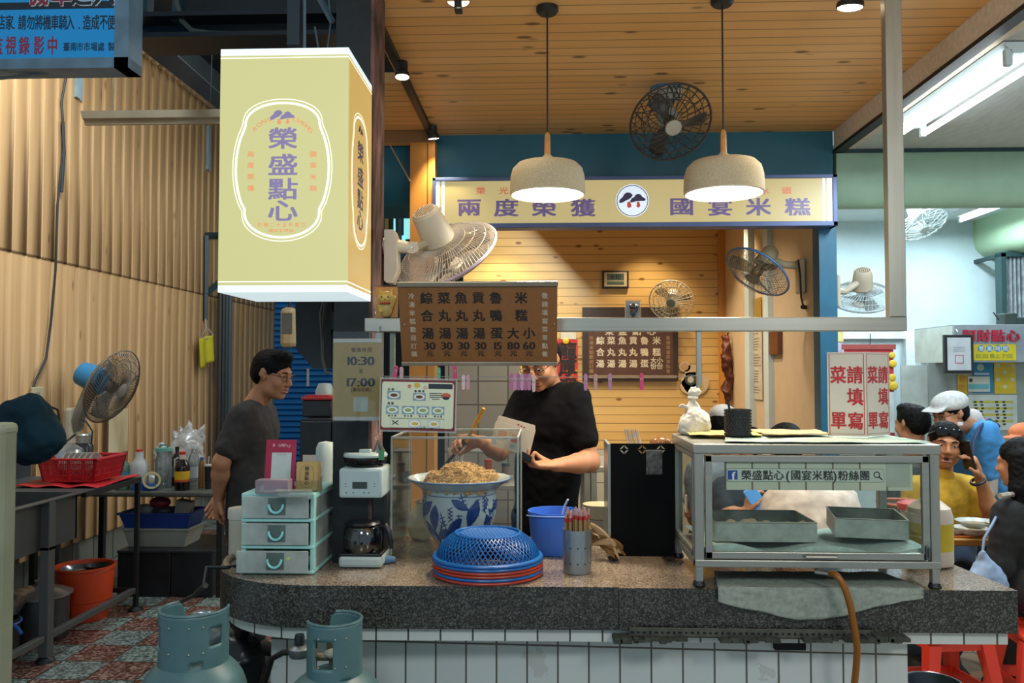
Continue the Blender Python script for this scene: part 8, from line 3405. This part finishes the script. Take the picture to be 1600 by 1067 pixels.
# ---- dining side
tbx=thing('dining_table','wooden dining table with bowls in front of the person in yellow','dining table',(2.35,4.38,0))
zt3=.755
obj('table_top',MB().b2((-.9,-.22,zt3-.035),(.6,.03,zt3),.006),M('b08a54',.45,var=.2,sc=14),tbx)
obj('edge_band',MB().b2((-.903,-.225,zt3-.03),(.603,-.22,zt3-.006)),M('7d5220',.5),tbx)
obj('leg',MB().b2((-.07,-.06,.02),(-.01,.0,zt3-.035)),M('1f1a18',.5),tbx)
obj('leg',MB().b2((-.7,-.05,.03),(-.63,.02,zt3-.035)),M('1f1a18',.5),tbx)
obj('foot',MB().b2((-.09,-.10,0),(.01,.0,.02)).b2((-.72,-.1,0),(-.62,.0,.02)),M('1f1a18',.5),tbx)
m_bwl=M('b5bcba',.3,var=.04)
for px,y_,r_,l in((1516,4.22,.082,'white soup bowl at the near edge of the dining table'),(1510,4.44,.105,'wide white bowl with a spoon before the person in yellow'),(1548,4.46,.09,'white bowl half hidden by the long-haired person'),(1488,4.24,.07,'small white dish beside the near soup bowl')):
 t_=thing('soup_bowl',l,'bowl',(P(px,800,y_).x,min(y_,4.33),zt3+.001))
 obj('bowl_body',MB().lathe(bowl_prof(r_,r_*.55),32),m_bwl,t_)
 obj('soup',MB().lathe([(0,r_*.40),(r_*.78,r_*.40)],24),M('8a7a5a',.3),t_)
tag(obj('chopsticks_pair',MB().cyl((-.1,0,.006),(.1,-.01,.006),.0045,n=6).cyl((-.1,.012,.006),(.1,.006,.006),.0045,n=6),M('c8701e',.5),loc=(P(1506,830,4.2).x,4.185,zt3+.001)),'orange chopsticks lying along the near table edge','chopsticks')
q_=P(1402,772,4.4)
ob_=thing('orange_bowl','large orange and grey plastic bowl on the dining table behind the cabinet','bowl',(q_.x-.02,4.30,zt3+.001))
obj('bowl_body',MB().lathe([(0,0),(.06,0),(.075,.02),(.115,.15),(.112,.15),(.07,.024),(0,.012)],32),M('54504e',.5),ob_)
obj('orange_rim',MB().torus(.115,.007,36,8,Matrix.Translation((0,0,.152))).lathe([(.113,.15),(.08,.06),(0,.05)],32),M('b9603a',.5),ob_)
q_=onC(1436,868)
rl=thing('sauce_tub','clear tub with red lid on the counter behind the cabinet','tub',(P(1434,800,3.36).x,3.38,ZT))
hz=P(1434,797,3.36).z-ZT
obj('tub_body',MB().lathe([(0,0),(.05,0),(.055,hz),(0,hz)],24),M('b3aaa0',.4),rl)
obj('lid',MB().lathe([(0,hz),(.066,hz),(.068,hz+.025),(.04,hz+.034),(0,hz+.034)],28),M('b5302a',.4),rl)
# hood and signs of the neighbouring stall
YN=6.3
hx0,hx1=P(1490,540,YN).x,P(1640,540,YN).x
z0_,z1_=P(1490,566,YN).z,P(1490,507,YN).z
hd_=thing('stall_hood','grey stall hood with red raised characters on the dining side','stall hood',((hx0+hx1)/2,YN,z0_))
wm=Matrix.Translation(-hd_.location)
obj('hood_body',MB().b2((hx0,YN,z0_),(hx1,6.95,z1_),.004,wm),M('8f9aa4',.4,.3),hd_)
obj('side_sheet',MB().b2((hx0-.004,YN+.01,z0_),(hx0,6.94,z1_-.01),0,wm),M('b3c0bc',.5),hd_)
mb=MB()
s=YN/F
for ch,px in zip('阿財點心',(1514,1536,1558.5,1582)):
 X_,Z_=fx(px,524.5,YN)
 for k_ in range(3):
  put_char(mb,ch,X_,Z_,19*s,18*s,wm@facing((0,YN-.004-.006*k_,0)),.03)
obj('lettering',mb,M('a3243a',.4),hd_)
obj('wall_stay',MB().b2((hx0+.35,6.95,z0_+.05),(hx1,7.6,z0_+.09),m=wm),m_ss,hd_)
stl=thing('stall_back_panel','grey glossy panel below the stall hood carrying notices','panel',(hx0,YN+.30,0))
obj('panel_sheet',MB().b2((-.05,0,.0),(hx1-hx0,.04,z0_)),M('8a9492',.3,.2,var=.06),stl)
obj('panel_edge',MB().b2((-.25,.02,0),(-.05,.04,z0_-.02)),M('a3adab',.4),stl)
YP=YN+.295


def notice(lab,px0,py0,px1,py1,col,cat='notice',group=None,off=.004,YP=YP):
 c_=P((px0+px1)/2,py1,YP)
 t_=thing('notice',lab,cat,(c_.x,YP-off,c_.z),0,group)
 mb_=rect(MB(),px0,py0,px1,py1,YP-off,.003)
 obj('sheet',MB().add(mb_.v,mb_.f,Matrix.Translation(-t_.location)),M(col,.5),t_)
 return t_,Matrix.Translation(-t_.location),YP-off-.001


s=YP/F
t_,w_,yy=notice('yellow opening-hours notice with blue round characters below the stall hood',1520,538,1588,563,'c9b81e',YP=YN-.001)
mb=MB()
for ch,px in zip('營業時間',(1533,1546,1559,1571)):
 X_,Z_=fx(px,544.5,yy)
 mb.mat(0).lathe([(0,0),(5*s,0)],14,w_@facing((X_,yy,Z_)))
 mb.mat(1)
 put_char(mb,ch,X_,Z_,7*s,7*s,w_@facing((0,yy-.001,0)),.02)
X_,Z_=fx(1554,556,yy)
mb.mat(2)
put_text(mb,'10:30 晚上 7:00',X_,Z_,6.5*s,w_@facing((0,yy-.001,0)),.02,7*s)
obj('lettering',mb,[M('1f7ab0',.5),M('c3ccd0',.5),M('7d8a3a',.5)],t_)
t_,w_,yy=notice('blue poster with round emblem under the yellow hours notice',1520,565,1552,614,'1f78a8')
mb=MB()
X_,Z_=fx(1532,574,yy)
mb.mat(0).lathe([(0,0),(5.5*s,0)],16,w_@facing((X_,yy,Z_)))
mb.mat(1)
X_,Z_=fx(1534,584,yy)
mb.b2((X_-11*s,yy-.001,Z_-1.5*s),(X_+11*s,yy,Z_+1.5*s),m=w_)
obj('print',mb,[M('9cc0a0',.5),M('b3cdd8',.5)],t_)
t_,w_,yy=notice('yellow number sheet with pale rows under the hours notice',1553,564,1588,615,'c9b020')
mb=MB()
for i in range(3):
 for j in range(4):
  X_,Z_=fx(1559+i*11.5,571+j*11,yy)
  mb.mat((i+j)%2).lathe([(0,0),(3.2*s,0)],10,w_@facing((X_,yy,Z_)))
obj('print',mb,[M('c3c0a0',.5),M('c9a84a',.5)],t_)
t_,w_,yy=notice('narrow yellow strip notice with red marks beside the framed certificate',1496,585,1512,616,'c3a01e')
mb=MB()
for k_,ch in enumerate('好吃'):
 X_,Z_=fx(1504,592+k_*13,yy)
 put_char(mb,ch,X_,Z_,10*s,10*s,w_@facing((0,yy,0)),.02)
obj('lettering',mb,M('b0702a',.5),t_)
t_,w_,yy=notice('rounded white card with a face drawing and teal band below the certificate',1512,588,1547,612,'b9c0b8',off=.012)
mb=MB()
X_,Z_=fx(1517,594,yy)
mb.mat(0).lathe([(0,0),(3*s,0)],12,w_@facing((X_,yy,Z_)))
mb.mat(1)
a,b=P(1513,600,yy),P(1545,608,yy)
mb.b2((a.x,yy-.001,b.z),(b.x,yy,a.z),m=w_)
obj('print',mb,[M('3a3a3a',.5),M('5fa8b0',.5)],t_)
t_,w_,yy=notice('white table menu with yellow lines and black marks lowest on the stall panel',1513,617,1590,672,'b9c3c3','menu')
mb=MB()
for j in range(8):
 a,b=P(1519,627+j*5,yy),P(1583,629+j*5,yy)
 mb.mat(0)
 if j%2==0:
  mb.b2((a.x,yy-.0005,b.z-.004),(b.x,yy,a.z+.004),m=w_)
 mb.mat(1)
 for px in(1521,1531,1555,1566):
  q_=P(px+(j%3),628+j*5,yy)
  mb.b2((q_.x,yy-.001,q_.z-.006),(q_.x+.022,yy-.0005,q_.z+.008),m=w_)
obj('print',mb,[M('b9b23a',.5),M('2a3020',.5)],t_)
c=P(1497,553,6.27)
ct_=thing('framed_certificate','white certificate in a thick black frame hung before the stall hood','framed certificate',c)
s=6.275/F
obj('frame',MB().box((0,0,0),(44*s,.03,59*s),.004),M('16191d',.4),ct_)
obj('paper',MB().box((0,-.016,0),(35*s,.003,50*s)),M('b5bcc4',.5),ct_)
mb=MB()
mf=facing((0,-.0185,0))
outline(mb,[(-6*s,-14*s),(6*s,-14*s),(6*s,-2*s),(-6*s,-2*s)],1.5*s,mf)
mb.mat(1)
for k_ in range(3):
 mb.b2((-9*s,-.019,(4+k_*3)*s),(9*s,-.0185,(4.8+k_*3)*s))
obj('red_seal',mb,[M('b34a58',.5),M('8a929a',.5)],ct_)
obj('hanger',MB().tube([(0,0,29*s),(0,.0,34*s),(0,.022,38*s)],.004,5),m_ss,ct_)
# grey striped shutter and its dark frame at the far right
cs_=thing('striped_curtain','grey striped plastic curtain in a dark frame under the green beam','curtain',(P(1582,400,7.2).x,7.2,1.9))
mb=MB()
a,b=P(1566,402,7.2),P(1640,508,7.2)
n=22
fn=lambda u,v:V((a.x+(b.x-a.x)*u,7.2+.03*math.sin(u*70),a.z+(b.z-a.z)*v))-cs_.location
obj('curtain_sheet',MB().grid(fn,90,2),M('8d979e',.4,var=.3,sc=20),cs_)
a2=P(1563,400,7.2)
obj('frame',MB().b2((a2.x-.02,7.15,b.z),(a2.x+.02,7.25,a.z+.03),m=Matrix.Translation(-cs_.location)).b2((a2.x-.02,7.15,a.z),(b.x,7.25,a.z+.04),m=Matrix.Translation(-cs_.location)),M('1d3a3c',.5),cs_)
obj('wall_stay',MB().b2((a2.x-.02,7.25,a.z),(a2.x+.02,7.6,a.z+.03),m=Matrix.Translation(-cs_.location)),M('1d3a3c',.5),cs_)
q_=P(1551,496,6.8)
ms_=thing('hood_motor','small dark motor with antenna on top of the stall hood','motor',(q_.x,6.6,z1_+.001))
obj('motor_body',MB().box((0,0,.05),(.10,.12,.10),.01).box((.09,0,.035),(.07,.09,.07),.01),M('26332f',.5),ms_)
obj('antenna',MB().tube([(-.06,0,.05),(-.10,0,.11)],.005,5),m_dark,ms_)
# red lantern banner behind the standee
rbn=thing('red_calendar','red hanging calendar with yellow flowers behind the menu standee','calendar',P(1360,680,7.45))
w_=Matrix.Translation(-rbn.location)
s=7.45/F
mb=rect(MB(),1319,542,1398,682,7.45,.01)
obj('red_sheet',MB().add(mb.v,mb.f,w_),M('a82a30',.6),rbn)
mb=rect(MB(),1316,538,1400,546,7.44,.02)
obj('top_roll',MB().add(mb.v,mb.f,w_),M('8a3a34',.6),rbn)
mb=rect(MB(),1340,612,1398,676,7.445,.006)
obj('date_pad',MB().add(mb.v,mb.f,w_),M('b9c3c6',.6),rbn)
mb=MB()
for px,py,r_ in((1394,555,5),(1395,568,6),(1394,590,6),(1396,603,7),(1388,598,5)):
 mb.sphere(w_@P(px,py,7.44),r_*s,8,(1,.3,1))
obj('yellow_flower',mb,M('c3a42a',.5),rbn)
obj('hanging_cord',MB().tube([w_@P(1360,540,7.45),w_@P(1360,520,7.56)],.004,5),m_dark,rbn)
for px,py,l,col in((1312,526,'small yellow leaflet stuck on the white wall beside the teal column','c3b87a'),(1310,543,'small mauve leaflet below the yellow one beside the teal column','b0a4bc')):
 p_,q_=P(px-6,py-8,7.54),P(px+6,py+8,7.54)
 tag(obj('leaflet',MB().b2((p_.x,7.54,q_.z),(q_.x,7.598,p_.z)),M(col,.6)),l,'leaflet')
# ---- red stools, pan under the counter end
m_st=M('cf3626',.4,var=.05)


def stool(name,lab,x,y,rz,zt_=.435,wd=.30):
 t_=thing(name,lab,'stool',(x,y,0),rz,'red plastic stools')
 obj('seat',MB().box((0,0,zt_-.012),(wd,wd,.024),.008).box((0,0,zt_-.04),(wd-.02,wd-.02,.04),.006),m_st,t_)
 for sx in(-1,1):
  for sy in(-1,1):
   a_,b_=V((sx*(wd/2-.03),sy*(wd/2-.03),zt_-.03)),V((sx*(wd/2+.03),sy*(wd/2+.03),0))
   vs=[]
   for q2,hw in((a_,.028),(b_,.020)):
    vs+=[q2+V((i*hw,j*hw,0))for i,j in((-1,-1),(1,-1),(1,1),(-1,1))]
   obj('leg',MB().add(vs,[(0,1,5,4),(1,2,6,5),(2,3,7,6),(3,0,4,7),(3,2,1,0),(4,5,6,7)]),m_st,t_)
 mb_=MB()
 e=wd/2-.005
 for s_ in(-1,1):
  mb_.box((0,s_*e,.19),(wd,.012,.05),.003).box((s_*e,0,.19),(.012,wd,.05),.003)
 obj('stretcher',mb_,m_st,t_)
 return t_


stool('plastic_stool','red plastic stool just beyond the tiled counter end',P(1478,990,3.75).x,3.80,.15)
stool('plastic_stool','red plastic stool under the long-haired person at the frame edge',P(1612,990,3.92).x,3.83,-.1)
stool('plastic_stool','red plastic stool carrying the person in yellow, behind the dining table',P(1470,890,4.72).x,4.76,.1)
pn=PZ(1457,1050,.49)
ws=thing('steel_wok','round steel pan with pale rim on a blue crate beyond the tiled counter end','pan',(P(1457,1050,3.05).x,3.05,.36))
r_=40*3.05/F
obj('pan_bowl',MB().lathe([(0,0),(r_*.5,.004),(r_*.85,.05),(r_,.11),(r_*.97,.11),(r_*.82,.052),(r_*.48,.01),(0,.007)],40),steel('pan_steel','5a6468',.3,0),ws)
obj('rim',MB().torus(r_,.0035,44,8,Matrix.Translation((0,0,.11))),m_shiny,ws)
obj('handle',MB().tube([(-r_*.9,.02,.09),(-r_*1.25,.05,.10),(-r_*1.5,.07,.115)],.010,8),m_dark,ws)
cr_=thing('blue_crate','blue plastic crate supporting the steel pan beyond the counter end','crate',(ws.location.x-.02,3.07,0.001))
mb=MB()
for k_ in range(4):
 z=.045+k_*.085
 for s_ in(-1,1):
  mb.box((0,s_*.10,z),(.24,.01,.06),.002).box((s_*.12,0,z),(.01,.2,.06),.002)
obj('crate_slats',mb,M('1d4a9a',.5),cr_)
mb=MB()
for sx in(-1,1):
 for sy in(-1,1):
  mb.box((sx*.115,sy*.095,.175),(.02,.02,.35),.002)
obj('corner_post',mb,M('1d4a9a',.5),cr_)
obj('crate_top',MB().box((0,0,.352),(.25,.21,.008),.002),M('1d4a9a',.5),cr_)
q_=P(1540,900,3.6)
bgx=thing('shopping_bag','pale blue shopping bag hanging at the knees of the long-haired person','bag',P(1543,915,3.72))


def sbf(s):
 s.ell((0,0,0),(.09,.05,.10),k=.02)
 s.cap((0,0,.05),(-.02,.0,.14),.04,.015,k=.03)


blob('bag_body',M('7d94b4',.6,var=.15),bgx,sbf,.008,.012,14)
obj('carry_strap',MB().tube([(-.02,0,.13),(.0,.02,.2),(.06,.06,.26),(.12,.14,.28)],.006,6),M('6a80a0',.6),bgx)
